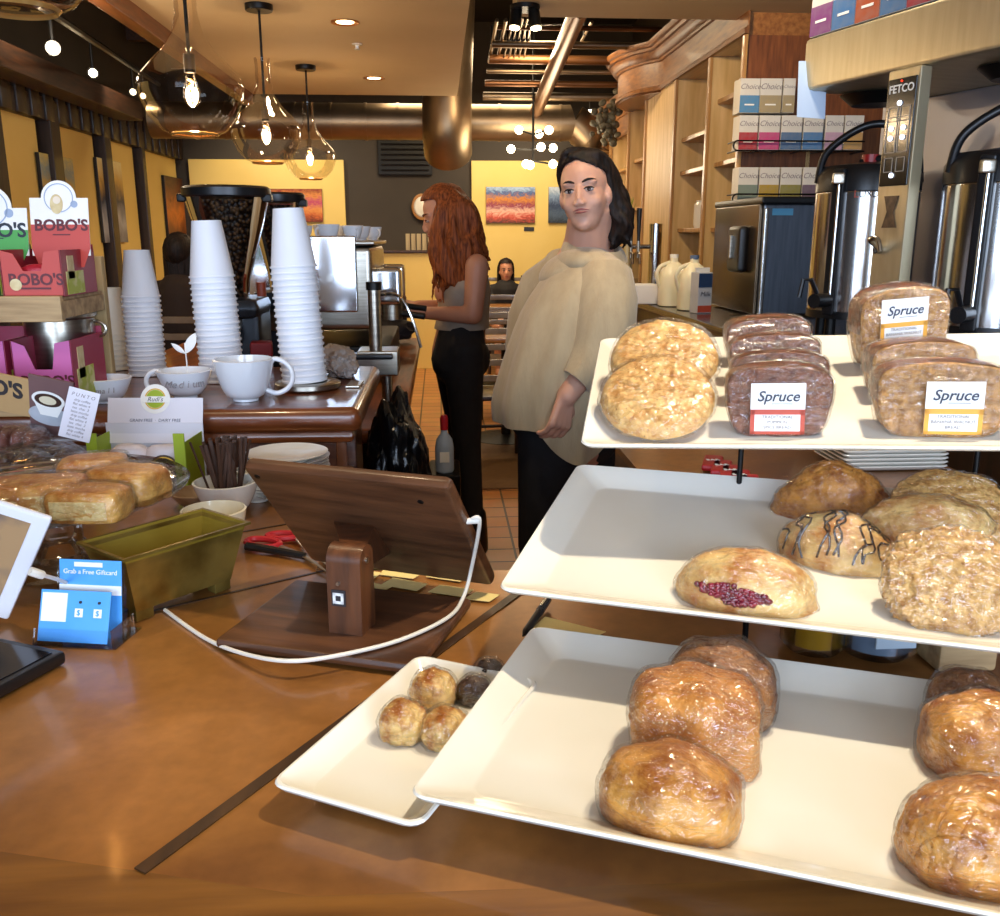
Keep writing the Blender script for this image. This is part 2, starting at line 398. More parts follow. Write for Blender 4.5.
# ------- front counter
def pz(x, y, z=1.0): p = at_z(x, y, z); return (p.x, p.y)
COPN = newmat('hammered_copper')
def _cop():
    m, nt, b = COPN; L = nt.links
    tc = N(nt, 'ShaderNodeTexCoord')
    n1 = N(nt, 'ShaderNodeTexNoise'); n1.inputs['Scale'].default_value = 5; n1.inputs['Detail'].default_value = 6; n1.inputs['Distortion'].default_value = .6
    n2 = N(nt, 'ShaderNodeTexNoise'); n2.inputs['Scale'].default_value = 60; n2.inputs['Detail'].default_value = 4
    for n in (n1, n2): L.new(tc.outputs['Object'], n.inputs['Vector'])
    cr = N(nt, 'ShaderNodeValToRGB'); e = cr.color_ramp.elements
    e[0].position = .3; e[0].color = lin('#80522a'); e[1].position = .7; e[1].color = lin('#b87e42')
    k = e.new(.5); k.color = lin('#9c6832')
    L.new(n1.outputs['Fac'], cr.inputs[0])
    mx = N(nt, 'ShaderNodeMixRGB', blend_type='OVERLAY'); mx.inputs[0].default_value = .25
    L.new(cr.outputs[0], mx.inputs[1]); L.new(n2.outputs['Fac'], mx.inputs[2]); L.new(mx.outputs[0], b.inputs['Base Color'])
    b.inputs['Metallic'].default_value = .35
    rr = N(nt, 'ShaderNodeMapRange'); rr.inputs['To Min'].default_value = .22; rr.inputs['To Max'].default_value = .42
    L.new(n1.outputs['Fac'], rr.inputs[0]); L.new(rr.outputs[0], b.inputs['Roughness'])
    b.inputs['Coat Weight'].default_value = .35; b.inputs['Coat Roughness'].default_value = .1
    bp = N(nt, 'ShaderNodeBump'); bp.inputs['Strength'].default_value = .05; L.new(n2.outputs['Fac'], bp.inputs['Height']); L.new(bp.outputs[0], b.inputs['Normal'])
    return m
COP = _cop()
RIMW = wood('counter_rim_wood', '#5c3512', '#8a5a24', .3, 'x', 5, .4)
c0, c1, c2, c4 = pz(-260, 815), pz(132, 870), pz(310, 896), pz(796, 879)
c5 = (c4[0]+(c4[0]-c2[0])*2.2, c4[1]+(c4[1]-c2[1])*2.2)
inner = [c0, c1, c2, c4, c5]
cen = (0, 1.2)
def outset(p, d): return (p[0], p[1]-d)
BY = 1.075
top = thing('copper_counter', 'L-shaped service counter topped with mottled copper sheet and wood rim', 'counter', (0, 0, 0))
back = [(c5[0], 1.80), (.36, 1.80), (.36, BY), (-.165, BY+.03), (-.165, 1.66), (-1.6, 1.66), (-1.6, c0[1])]
MB().prism(inner+back, .985, 1.0).build('copper_top', COP, top, False)
MB().prism([outset(p, .075) for p in inner]+[(p[0], p[1]) for p in inner[::-1]], .955, 1.0).build('wood_rim', RIMW, top, False)
MB().prism([outset(p, .04) for p in inner]+back, .93, .985).build('under_top', RIMW, top, False)
MB().prism([outset(p, -.03) for p in inner]+[(c5[0], 1.74), (.42, 1.74), (.42, BY-.05), (-.2, BY-.02), (-.2, 1.64), (-1.6, 1.64), (-1.6, c0[1])], 0, .93).build('cabinet_body', wood('counter_body_wood', '#4a2b14', '#6d4220', .4, 'z'), top, False)
# dark wood strip that joins the copper sheets
a = Vector((*pz(140, 872), 0)); bq = Vector((*pz(513, 597), 0)); d = (bq-a).normalized(); nrm = Vector((d.y, -d.x, 0))*.0055
a2 = a-d*.0; b2 = bq+d*.05
MB().prism([(a2-nrm)[:2], (a2+nrm)[:2], (b2+nrm)[:2], (b2-nrm)[:2]], 1.0002, 1.0015).build('joint_strip', wood('joint_wood', '#2c1a0c', '#4a2f16', .4, 'y'), top, False)
# ============================================================= trays on the tiered rack
def tray_mesh(Wd, L, rim=.035, dep=.013, th=.004, r=.012):
    """rectangular platter with broad sloping rim; local x long side, y depth, z up; origin at front-left corner of the lip"""
    def rr(x0, y0, x1, y1, rad, z, n=4):
        P = []
        for cx, cy, a in ((x1-rad, y0+rad, -pi/2), (x1-rad, y1-rad, 0), (x0+rad, y1-rad, pi/2), (x0+rad, y0+rad, pi)):
            for k in range(n+1): t = a+pi/2*k/n; P.append((cx+cos(t)*rad, cy+sin(t)*rad, z))
        return P
    m = MB()
    prof = [(0, 0, r), (.001, .0016, r), (.003, .0018, r), (rim*.55, -dep*.55, r*1.1), (rim*.92, -dep*.95, r*1.2), (rim, -dep, r*1.2), (rim*1.15, -dep, r)]
    rings = [rr(o, o, Wd-o, L-o, rad, z) for o, z, rad in prof]
    inner = rings[-1]
    low = [rr(o, o, Wd-o, L-o, rad, z-th) for o, z, rad in ((rim*1.15, -dep, r), (rim, -dep, r*1.2), (rim*.55, -dep*.5, r*1.1), (.002, .001, r))]
    m.loft(rings+low[:0], caps=False)
    m.add(inner, [tuple(range(len(inner)))])
    m.loft(low+[rings[0]], caps=False); m.add(low[0], [tuple(range(len(low[0])-1, -1, -1))])
    return m
class Tray:
    def __init__(s, name, label, FLpx, t, phi, tilt, roll, Wd, L, dep=.013, rim=.035, origin=None, cat='tray', group=None):
        phi, tilt, roll = radians(phi), radians(tilt), radians(roll)
        e1 = Vector((cos(phi)*cos(roll), sin(phi)*cos(roll), sin(roll))); e2 = Vector((-sin(phi), cos(phi), 0))
        n = e1.cross(e2).normalized(); e2 = e2*cos(tilt)+n*sin(tilt)
        o = at_t(*FLpx, t) if origin is None else Vector(origin)
        s.M = frame(o, e1, e2); s.Mi = s.M.inverted(); s.dep = dep; s.Wd = Wd; s.L = L
        s.root = tray_mesh(Wd, L, rim, dep).build(name, WHITEC); s.root.matrix_world = s.M
        tag(s.root, label, cat, group)
    def hit(s, x, y, h=0.0):
        """local (u,v) where the pixel's ray meets the tray floor raised by h"""
        o = s.Mi @ CP; r = s.Mi.to_3x3() @ ray(x, y); k = (-s.dep+h-o.z)/r.z; q = o+r*k
        return q.x, q.y
    def at(s, x, y, h=0.0, rz=0, px=None):
        u, v = s.hit(x, y) if px is None else px
        return s.M @ T((u, v, -s.dep+h)) @ RZ(rz)
TB = Tray('serving_tray', 'long white ceramic tray of rolls, lowest on the rack', (407, 796), .632, -22.4, -1.0, .3, .50, .309)
TM = Tray('serving_tray', 'white ceramic tray of scones, middle tier of the rack', (497, 590), .818, -21.7, 7.2, .1, .56, .32)
TT = Tray('serving_tray', 'white ceramic tray of cookies and sliced breads, top tier of the rack', (580, 446), .885, -14.0, 14.0, 1.9, .50, .30)
p0 = at_z(268, 785, 1.024); p1 = at_z(420, 829, 1.024); p2 = at_z(433, 659, 1.024)
TS = Tray('serving_tray', 'small white ceramic tray of profiteroles resting on the copper counter', None, 0, math.degrees(atan2(p1.y-p0.y, p1.x-p0.x)), 0, 0, (p1-p0).length, (p2-p0).length, origin=p0, dep=.014, rim=.02)
# ============================================================= baked goods
WRAP = wrapmat('cling_film', .42, 40, .07)
WRAPB = wrapmat('crinkled_cling_film', .42, 50, .10)
def pastry_mat(name, dark, light_, speck=None, scale=26, bump=.5, bsc=90, rough=.55, lo=.35, hi=.62):
    m, nt, b = newmat(name); L = nt.links
    tc = N(nt, 'ShaderNodeTexCoord'); n1 = N(nt, 'ShaderNodeTexNoise'); n1.inputs['Scale'].default_value = scale*2.4; n1.inputs['Roughness'].default_value = .65; n1.inputs['Detail'].default_value = 5
    L.new(tc.outputs['Object'], n1.inputs['Vector'])
    cr = N(nt, 'ShaderNodeValToRGB'); e = cr.color_ramp.elements; e[0].position = lo; e[0].color = lin(dark); e[1].position = hi; e[1].color = lin(light_)
    L.new(n1.outputs['Fac'], cr.inputs[0]); src = cr.outputs[0]
    if speck:
        v = N(nt, 'ShaderNodeTexVoronoi'); v.inputs['Scale'].default_value = speck[1]*2; L.new(tc.outputs['Object'], v.inputs['Vector'])
        lt = N(nt, 'ShaderNodeMath', operation='LESS_THAN'); lt.inputs[1].default_value = speck[2]; L.new(v.outputs['Distance'], lt.inputs[0])
        mx = N(nt, 'ShaderNodeMixRGB'); L.new(lt.outputs[0], mx.inputs[0]); L.new(src, mx.inputs[1]); mx.inputs[2].default_value = lin(speck[0]); src = mx.outputs[0]
    L.new(src, b.inputs['Base Color']); b.inputs['Roughness'].default_value = rough
    n2 = N(nt, 'ShaderNodeTexNoise'); n2.inputs['Scale'].default_value = bsc*2.2; n2.inputs['Detail'].default_value = 6; L.new(tc.outputs['Object'], n2.inputs['Vector'])
    bp = N(nt, 'ShaderNodeBump'); bp.inputs['Strength'].default_value = bump; bp.inputs['Distance'].default_value = .003
    L.new(n2.outputs['Fac'], bp.inputs['Height']); L.new(bp.outputs[0], b.inputs['Normal'])
    b.inputs['Subsurface Weight'].default_value = .08; b.inputs['Subsurface Radius'].default_value = (.01, .005, .002); b.inputs['Subsurface Scale'].default_value = .5
    return m
P_COOK = pastry_mat('oat_cookie', '#c48844', '#eec680', ('#8a5426', 70, .10), 40, .8, 70)
P_PUMP = pastry_mat('pumpkin_bread', '#54281a', '#925638', ('#c08a5c', 160, .12), 60, .7, 160)
P_BAN = pastry_mat('banana_bread', '#8a5826', '#cc9650', ('#5c3a1c', 140, .14), 50, .6, 150)
P_CRUST = pastry_mat('dark_loaf_crust', '#3c1a0a', '#94501e', None, 35, .6, 80, .35)
P_GOLD = pastry_mat('golden_crust', '#a05a1a', '#e8a84c', None, 13, .35, 90, .4, .38, .60)
P_SUG = pastry_mat('sugared_crust', '#984c10', '#dc9440', ('#f6dfae', 150, .2), 14, .8, 120, .5, .36, .6)
P_BROWN = pastry_mat('brown_muffin_crust', '#6a3a1c', '#a8703a', ('#c99a60', 150, .12), 24, .8, 120)
P_SCONE = pastry_mat('pale_scone', '#b86e22', '#f0cc84', None, 14, .5, 60, .55, .34, .6)
P_TURN = pastry_mat('baked_turnover', '#8a420e', '#dc9840', ('#5e2e14', 60, .10), 22, .6, 90)
P_CRUMB = pastry_mat('crumble_top', '#ac7430', '#ecc076', ('#7c4c22', 90, .12), 55, 1, 90)
P_PUFF = pastry_mat('choux', '#a85c14', '#f0c878', None, 20, .5, 60, .4, .36, .58)
P_CHOC = mat('chocolate_glaze', '#2c150c', .2, var='#4a2818', vscale=20, bump=.4, bscale=40, coat=.5)
P_BERRY = mat('berry_filling', '#4e0c20', .25, var='#a81c34', vscale=60, bump=.6, bscale=120, coat=.6)
P_BREAD = pastry_mat('glazed_bread', '#b86a22', '#e8b460', None, 10, .3, 60, .35)
P_BREADC = pastry_mat('cut_bread', '#d8a860', '#f4dc9c', None, 26, .6, 120, .7)
P_DONUT = pastry_mat('chocolate_cake', '#241410', '#4c302a', ('#6e4a44', 100, .08), 20, .5, 90, .35)

def blob_fn(a, b, c, amp=.06, fs=3.0, seed=0, sq=1.0, extra=None):
    def fn(d):
        k = 1+amp*nz(d, fs, seed)+amp*.4*nz(d, fs*3.1, seed+9)
        if extra: k *= extra(d)
        return k
    return fn
def blob(a, b, c, amp=.06, fs=2.2, seed=0, sub=5, flat=.35, power=2.0, extra=None, grow=0, zscale=1, fine=.016):
    """loaf / bun: superellipsoid of half sizes a,b and height c, resting on z=0"""
    bm = bmesh.new(); bmesh.ops.create_icosphere(bm, subdivisions=sub, radius=1)
    for v in bm.verts:
        d = v.co.normalized()
        r = (abs(d.x)**power+abs(d.y)**power+abs(d.z)**power)**(-1/power)
        k = 1+amp*nz(d, fs, seed)+amp*.45*nz(d, fs*3.3, seed+9)+(0 if grow else fine*nz(d, 11, seed+2)+fine*.6*nz(d, 24, seed+4))
        if extra: k *= extra(d)
        q = d*r*k
        z = q.z
        if z < -flat: z = -flat-(-flat-z)*.08
        v.co = Vector((q.x*(a+grow), q.y*(b+grow), (z+flat)/(1+flat)*(c+grow)))
    m = MB(); m.bm(bm); bm.free(); return m
def wrinkle(m, amp=.003, s=28, seed=0):
    out = MB(); out.f = m.f
    for v in m.v:
        out.v.append(v*(1+amp*8*abs(nz(v, s, seed)))+Vector((nz(v, s*1.6, seed+3), nz(v, s*1.6, seed+5), max(0, nz(v, s, seed+7))))*amp)
    return out
def pastry(name, label, M, a, b, c, m, cat='pastry', group=None, wrap=WRAP, part='crust', **kw):
    r = thing(name, label, cat, M=M, group=group)
    body = blob(a, b, c, **kw); o = body.build(part, m, r)
    if wrap:
        kw2 = dict(kw); kw2['grow'] = .0022; kw2['sub'] = 5; kw2.pop('fine', None); kw2['amp'] = kw.get('amp', .06)
        w = blob(a, b, c, **kw2); w = wrinkle(w, .0016, 30, kw.get('seed', 0)); w.build('plastic_wrap', wrap, r)
    return r
from mathutils.bvhtree import BVHTree
# --- bottom tray
B = TB
pastry('muffin', 'dark brown crumbly wrapped muffin at the back of the lowest tray', B.at(720, 712, rz=.2), .045, .044, .062, P_BROWN, amp=.07, seed=3, flat=.5, power=2.4, group=None)
def cro(d): return 1+.035*cos(d.x*9+1.2*d.y)
pastry('sweet_roll', 'sugar-crusted wrapped roll between the dark muffin and the front bun', B.at(692, 752, rz=.1), .050, .043, .066, P_SUG, amp=.05, seed=5, flat=.55, power=3.2, extra=cro)
pastry('sweet_roll', 'round golden wrapped bun at the front edge of the lowest tray', B.at(669, 815, rz=-.1), .047, .039, .048, P_GOLD, amp=.05, seed=8, flat=.4, power=2.5, extra=lambda d: 1+.03*cos(d.x*7))
# crosshatched rolls at the right
def hatch(d):
    u = (d.x+d.y*.9)*8.5; v = (d.x*.8-d.y)*8.5
    g = max(0, 1-abs(sin(u))*5)+max(0, 1-abs(sin(v))*5)
    return 1-.035*min(1, g)*(1 if d.z > -.1 else 0)
pastry('scored_roll', 'glossy golden wrapped roll with crosshatched top, right front of lowest tray', B.at(984, 862, rz=.5), .056, .040, .054, P_GOLD, amp=.04, seed=11, sub=6, flat=.4, power=2.3, extra=hatch)
pastry('scored_roll', 'golden wrapped roll behind the crosshatched roll on the lowest tray', B.at(988, 765, rz=.3), .050, .040, .055, P_GOLD, amp=.05, seed=12, flat=.4, power=2.5, extra=lambda d: 1+.03*cos(d.x*8))
pastry('muffin', 'small brown bun at the far right back of the lowest tray', B.at(966, 722, rz=.3), .032, .028, .046, P_BROWN, amp=.05, seed=14, flat=.4, power=2.3)
# --- middle tray
def halfmoon(d): return 1-.0*d.x
r = pastry('berry_scone', 'half-moon scone with red berries showing, front of middle tray', TM.at(745, 598, rz=-.03), .061, .036, .046, P_SCONE, fine=.025, amp=.06, seed=20, flat=.06, power=2.0, extra=lambda d: 1-.10*max(0, -d.y)*0+.0, wrap=WRAP)
bb = MB(); random.seed(4)
_sb = [c for c in kids(r) if c.name.startswith('crust')][0]
_bv = BVHTree.FromPolygons([v.co for v in _sb.data.vertices], [tuple(p.vertices) for p in _sb.data.polygons])
for k in range(150):
    a = random.uniform(0, 2*pi); q = sqrt(random.random()); u = -.008+cos(a)*q*.034; z = .019+sin(a)*q*.0085*(1-.5*abs(cos(a)*q))-.05*(u+.008)
    h = _bv.ray_cast(Vector((u, -.2, z)), Vector((0, 1, 0)))
    if h[0] is not None: bb.ico(h[0], (random.uniform(.0025, .0048), random.uniform(.0015, .003), random.uniform(.0018, .0034)), 2, rot=(random.random(), random.random(), random.random()))
bb.build('berry_filling', P_BERRY, r)
pastry('turnover', 'brown triangular wrapped turnover at the back of the middle tray', TM.at(832, 512, rz=.12), .064, .036, .060, P_TURN, fine=.03, amp=.06, seed=23, flat=.06, power=1.7, extra=lambda d: 1-.13*max(0, d.z)*abs(d.x))
r = pastry('drizzled_scone', 'flaky scone striped with dark chocolate drizzle on the middle tray', TM.at(838, 560, rz=-.22), .056, .030, .050, P_SCONE, fine=.03, amp=.07, seed=26, flat=.06, power=1.9, extra=lambda d: 1-.1*max(0, d.z)*max(0, d.x))
body = [c for c in kids(r) if c.name.startswith('crust')][0]
bv = BVHTree.FromPolygons([v.co for v in body.data.vertices], [tuple(p.vertices) for p in body.data.polygons])
def drape(bv, pts, lift, zt=.2):
    out = []
    for x, y in pts:
        h = bv.ray_cast(Vector((x, y, zt)), Vector((0, 0, -1)))
        if h[0] is not None: out.append(h[0]+h[1]*lift)
    return out
dz = MB()
for k in range(13):
    x = -.05+.0083*k
    P = drape(bv, [(x+.012*sin(k*1.7)+.004*sin(t*.9+k), -.031+.0028*t) for t in range(22)], .0006)
    if len(P) > 3: dz.tube(P, .0011, 6)
dz.build('chocolate_drizzle', P_CHOC, r)
pastry('crumble_cookie', 'round crumbly wrapped pastry behind the folded turnover at right', TM.at(948, 532, h=.012, rz=.1) @ RX(radians(38)), .056, .054, .022, P_CRUMB, fine=.05, amp=.06, seed=30, flat=.4, power=2.4, cat='cookie')
pastry('turnover', 'folded pale golden turnover lying before the crumbly round pastry', TM.at(922, 548, h=.020, rz=.18) @ RX(radians(15)), .062, .030, .036, P_SCONE, fine=.03, amp=.08, seed=33, flat=.12, power=1.85, extra=lambda d: 1-.12*max(0, d.x)*0)
pastry('crumble_cookie', 'round crumble-topped wrapped cookie at the right front of middle tray', TM.at(948, 622, h=.006, rz=-.04) @ T((0, .022, .018)) @ RX(radians(48)), .053, .047, .024, P_CRUMB, fine=.07, sub=6, amp=.09, fs=4, seed=36, flat=.45, power=2.3, cat='cookie', wrap=WRAPB)
# --- top tray: cookies
def cookie(label, M, R, seed):
    r = thing('giant_cookie', label, 'cookie', M=M)
    def f(d): return 1
    def disc(grow, lumps):
        rings = []; nr, nt = 26, 96; H = .018+grow
        for i in range(nr+1):
            q = i/nr; row = []
            for k in range(nt):
                a = 2*pi*k/nt; rr = (R+grow)*(1+.02*nz((cos(a), sin(a), seed), 2.2)+.012*nz((cos(a), sin(a), seed), 7))
                x, y = cos(a)*rr*q, sin(a)*rr*q
                z = H*(1-q**7)**.5*(1-.18*q*q) if q < 1 else 0
                if lumps: z += (abs(nz((x, y, seed), 85))*.0065+nz((x, y, seed), 210)*.0022+max(0, nz((x, y, seed+4), 45))*.004-.003)*(1-q**12)
                row.append(Vector((x if q else cos(a)*1e-5, y if q else sin(a)*1e-5, z)))
            rings.append(row)
        m = MB(); m.loft(rings[::-1], caps=False); m.add(rings[-1], [tuple(range(nt-1, -1, -1))]); return m
    disc(0, True).build('cookie_disc', P_COOK, r)
    wrinkle(disc(.003, False), .0018, 26, seed).build('plastic_wrap', WRAP, r); return r
cookie('giant golden oat cookie leaning in front on the top tray', TT.at(657, 436, h=.016) @ T((0, .035, .010)) @ RX(radians(20)), .059, 2)
cookie('giant golden oat cookie behind the front one on the top tray', TT.at(663, 405, h=.022) @ T((0, .034, .018)) @ RX(radians(22)), .059, 7)
# --- sliced quick breads with paper labels
LAB_W = mat('label_white', '#f4f2ee', .5, var='#eceae4', vscale=30)
LAB_R = mat('label_red', '#c2503a', .5, var='#b84a36', vscale=30)
LAB_O = mat('label_orange', '#e9a93c', .5, var='#e0a038', vscale=30)
INKB = mat('label_ink', '#3a3c4a', .6, var='#44465a', vscale=30)
INKG = mat('label_grey_ink', '#8a7f80', .6, var='#7d7274', vscale=30)
def loaf(label, M, w, h, th, m, lab=None, lab_side=0, seed=0, lines=('TRADITIONAL', 'PUMPKIN', 'SPICE BREAD')):
    """wrapped slices of quick bread; local: front face at y=0, depth +y, base z=0"""
    r = thing('bread_slices', label, 'bread', M=M)
    prof = []
    for k in range(48):
        a = 2*pi*k/48; cx, cz = cos(a), sin(a)
        s = (abs(cx)**6+abs(cz)**6)**(-1/6); x = cx*s; z = cz*s
        if z > 0: z = z*(.93+.20*cos(x*1.45)); x *= 1.0+.03*z
        else: x *= 1+.15*z
        prof.append((x*w/2, (z+1)*h/2.1))
    ns = max(1, round(th/.018)); rings = []
    for i in range(ns):
        y0 = th*i/ns; y1 = th*(i+1)/ns-.0012
        for y, sc in ((y0, .955), (y0+.0018, 1), (y1-.0018, 1), (y1, .955)):
            rings.append([Vector((x*sc*(1+.012*nz((x*20, y*40, i), 1, seed)), y+.0015*nz((x, z, y), 60, seed+i), h/2+(z-h/2)*sc+.0012*nz((x, z, y), 50, seed))) for x, z in prof])
    mb = MB(); mb.loft(rings, caps=False)
    for R, rev in ((rings[0], True), (rings[-1], False)):   # crumb faces, subdivided to the centre
        c = sum(R, Vector())/len(R); rr = [[c+(p-c)*t+Vector((0, .0008*nz(c+(p-c)*t, 110, seed), 0)) for p in R] for t in (1, .8, .6, .4, .2, .02)]
        mb.loft(rr, caps=False)
    o = mb.build('bread', m, r)
    # crust band over the top and sides
    cb = MB()
    cb.loft([[Vector((x*1.012, y, h/2+(z-h/2)*1.015)) for x, z in prof[:25]] for y in (.002, th*.35, th*.7, th-.002)], caps=False, closed=False)
    cb.build('crust', P_CRUST, r)
    wr = MB(); wrr = []
    for y, sc in ((-.001, .0), (-.0012, .4), (-.001, .8), (-.0015, .97), (.002, 1.045), (th*.3, 1.03), (th*.6, 1.04), (th-.002, 1.045), (th+.001, .97), (th+.001, .5), (th+.001, 0)):
        wrr.append([Vector((x*max(sc, .001), y, max(.0002, h/2+(z-h/2)*max(sc, .001)))) for x, z in prof])
    wr.loft(wrr, caps=False); wrinkle(wr, .0014, 34, seed).build('plastic_wrap', WRAPB, r)
    if lab:
        lw, lh = .052, .051; cx = lab_side; cz = h*(.62 if h > .09 else .42)
        L0 = MB().box((cx, -.0050, cz), (lw, .0006, lh)).build('paper_label', LAB_W, r)
        fr = MB(); c = -.0056
        fr.box((cx, c, cz-lh*.06), (lw, .0004, lh*.10)); fr.box((cx, c, cz-lh*.47), (lw, .0004, lh*.06))
        fr.box((cx-lw*.46, c, cz-lh*.26), (lw*.08, .0004, lh*.48)); fr.box((cx+lw*.46, c, cz-lh*.26), (lw*.08, .0004, lh*.48))
        fr.build('label_band', lab, L0)
        F = lambda x, z: T((cx+x, -.0060, cz+z)) @ RX(pi/2)
        text(L0, 'Spruce', .0145, INKB, F(0, lh*.24), .25, .0001, bold=.0002)
        MB().box((cx+.004, -.0058, cz+lh*.10), (.020, .0003, .0005)).build('underline', INKB, L0)
        for k, s in enumerate(lines): text(L0, s, .0046, INKG, F(0, -lh*.16-.0052*k), 0, .0001)
    return r
def bread_at(px, py, rz=0, lean=8, h=0): return TT.at(px, py, h=h, rz=rz) @ RX(-radians(lean))
# local +y goes away from the viewer, front face leans back
random.seed(9)
def lean(px, py, rz=0, a=12, h=0): return TT.at(px, py, h=h, rz=rz) @ RX(-radians(a))
loaf('dark pumpkin bread slices with no label showing, back of the middle stack', lean(768, 366, .10, 10), .094, .056, .030, P_PUMP, seed=1)
loaf('dark pumpkin bread slices third from the front in the middle stack', lean(774, 386, .05, 14), .096, .057, .026, P_PUMP, seed=2)
loaf('dark pumpkin bread slices just behind the red-labelled pack', lean(779, 407, .02, 16), .098, .058, .026, P_PUMP, seed=3)
loaf('pumpkin bread slices with red and white label facing the customer', lean(778, 437, .0, 14), .099, .070, .036, P_PUMP, LAB_R, -.002, seed=4)
loaf('banana bread slices with orange label, back row of top tray', lean(902, 372, .22, 8, .002), .098, .092, .036, P_BAN, LAB_O, -.004, seed=5, lines=('TRADITIONAL', 'BANANA WALNUT', 'BREAD'))
loaf('unlabelled banana bread slices sandwiched between the two labelled packs', lean(922, 404, .05, 14), .100, .064, .046, P_BAN, seed=6)
loaf('banana bread slices with orange label at the front right of top tray', lean(941, 438, -.02, 14), .118, .072, .040, P_BAN, LAB_O, .008, seed=7, lines=('TRADITIONAL', 'BANANA WALNUT', 'BREAD'))
# --- profiteroles on the small tray
def puff(label, px, py, R, seed, choc=False, cat='pastry'):
    M = TS.at(px, py, h=.0005)
    if choc: return pastry('chocolate_puff', label, M, R, R*.9, R*1.35, P_CHOC, amp=.10, fs=3, seed=seed, flat=.4, power=2.1, part='glazed_shell')
    return pastry('cream_puff', label, M, R, R*.95, R*1.45, P_PUFF, fine=.04, amp=.09, fs=3, seed=seed, flat=.45, power=2.2, part='choux_shell')
puff('pale golden wrapped cream puff at the back of the trio', 434, 702, .0205, 41)
puff('golden wrapped cream puff leftmost on the small tray', 404, 735, .0205, 42)
puff('golden wrapped cream puff nearest the long lower tray', 446, 742, .0200, 43)
puff('chocolate-glazed puff beside the pale cream puff', 474, 700, .0165, 44, True)
puff('chocolate-glazed puff at the very back of small tray', 490, 680, .0150, 45, True)
# --- black wire stands carrying the trays
def riser(label, tr, us, v):
    rk = thing('tray_riser', label, 'rack', (0, 0, 0))
    for u in us:
        top = tr.M @ Vector((u, v, -tr.dep-.0085)); x, y = top.x, top.y
        MB().tube([(x, y, 1.0015), (x, y, top.z)], .0032, 10).build('post', BLKM, rk)
    m = MB(); a = tr.M @ Vector((us[0], v, -tr.dep-.0085)); b = tr.M @ Vector((us[1], v, -tr.dep-.0085)); m.tube([a, b], .003, 8)
    for u in us:
        p = tr.M @ Vector((u, .05, -tr.dep-.0085)); q = tr.M @ Vector((u, tr.L-.05, -tr.dep-.0085)); m.tube([p, q], .0028, 8)
    m.build('support_frame', BLKM, rk)
riser('black wire riser under the middle tray', TM, (.215, .50), .16)
riser('black wire riser under the top tray', TT, (.17, .42), .17)
# ============================================================= on the copper counter
ROSE = wood('tablet_stand_walnut', '#3c2416', '#654028', .38, 'x', 7, .25)
ROSE2 = wood('walnut_column', '#3c2214', '#6a3e22', .38, 'z', 7, .25)
P = lambda x, y, z=1.0: at_z(x, y, z)
# --- tablet till in a wooden stand
f0, l0 = P(418, 678, 1.001), P(215, 650, 1.001)
e1 = (f0-l0); ang = atan2(e1.y, e1.x); till = thing('tablet_till', 'wooden point-of-sale tablet on a square column stand, back turned to us', 'till', (l0.x, l0.y, 1.002), ang)
TI = till.matrix_world if False else T((l0.x, l0.y, 1.002)) @ RZ(ang)
TII = TI.inverted()
bw = e1.length
MB().box((bw/2, .088, .006), (bw, .176, .012), .005).build('base_plate', ROSE, till)
cb = TII @ P(347, 633, 1.014); cx, cy = cb.x, cb.y+.014
col = MB()
prof = [(-.017, 0), (.017, 0)]+[(.017*cos(a), .078+.017*sin(a)) for a in [pi*k/10 for k in range(11)]]
n = len(prof)
vs = [(cx+(-.019), cy+p[0], .012+p[1]) for p in prof]+[(cx+.019, cy+p[0], .012+p[1]) for p in prof]
col.add(vs, [tuple(range(n-1, -1, -1)), tuple(range(n, 2*n))]+[(i, (i+1) % n, n+(i+1) % n, n+i) for i in range(n)])
c = col.build('column', ROSE2, till)
MB().cyl((cx+.019, cy, .09), (cx+.0205, cy, .09), .003, n=12).build('screw', STEEL, c)
lg = MB().box((cx-.006, cy-.0178, .052), (.016, .0014, .018), .003).build('square_logo', INK, c)
lw = MB()
for dx, dz_, w_, h_ in ((-.0045, 0, .003, .012), (.0045, 0, .003, .012), (0, .0045, .012, .003), (0, -.0045, .012, .003)): lw.box((cx-.006+dx, cy-.0187, .052+dz_), (w_, .0006, h_))
lw.build('square_mark', LAB_W, c)
MB().cyl((cx-.006, cy-.019, .068), (cx-.006, cy-.0170, .068), .002, n=10).build('pin', STEEL, c)
TLp, TRp = at_Y(241, 468, .98), at_Y(448, 489, .88)
x1 = (TRp-TLp); wS = x1.length; hS = .205
_aw = Vector((-x1.y, x1.x, 0)).normalized(); _up = x1.cross(_aw).normalized(); BLp = TLp+_aw*cos(radians(50))-_up*sin(radians(50))
SM = TII @ frame(TLp, x1, TLp-BLp)     # local x right, y up the slab, z toward the customer
sl = MB().set(SM); sl.box((wS/2, -hS/2, -.009), (wS, hS, .018), .007); slab = sl.build('tablet_case', ROSE, till)
MB().set(SM).box((wS/2, -hS/2, -.0186), (wS-.02, hS-.02, .001)).build('screen', mat('dark_screen', '#101216', .08, var='#141820', vscale=3), slab)
for (u, v) in ((.014, -.014), (wS-.04, -.03)): MB().set(SM).cyl((u, v, 0), (u, v, .0006), .0035, n=12).build('screw', BLKM, slab)
pc = SM @ Vector((wS*.42, -hS*.60, -.002)); hg = Vector((cx, cy, .092))
mt = MB(); d = (pc-hg)
mt.loft([[hg+Vector((sx*.016, sy*.010, sz*.012)) for sx, sy, sz in ((-1, -1, -1), (1, -1, -1), (1, 1, 1), (-1, 1, 1))],
         [SM @ Vector((wS*.42+sx*.026, -hS*.6+sy*.030, 0)) for sx, sy in ((-1, -1), (1, -1), (1, 1), (-1, 1))]])
mt.cyl((cx-.0175, cy, .09), (cx+.0175, cy, .09), .0165, n=24)
mt.build('tilt_mount', ROSE2, till)
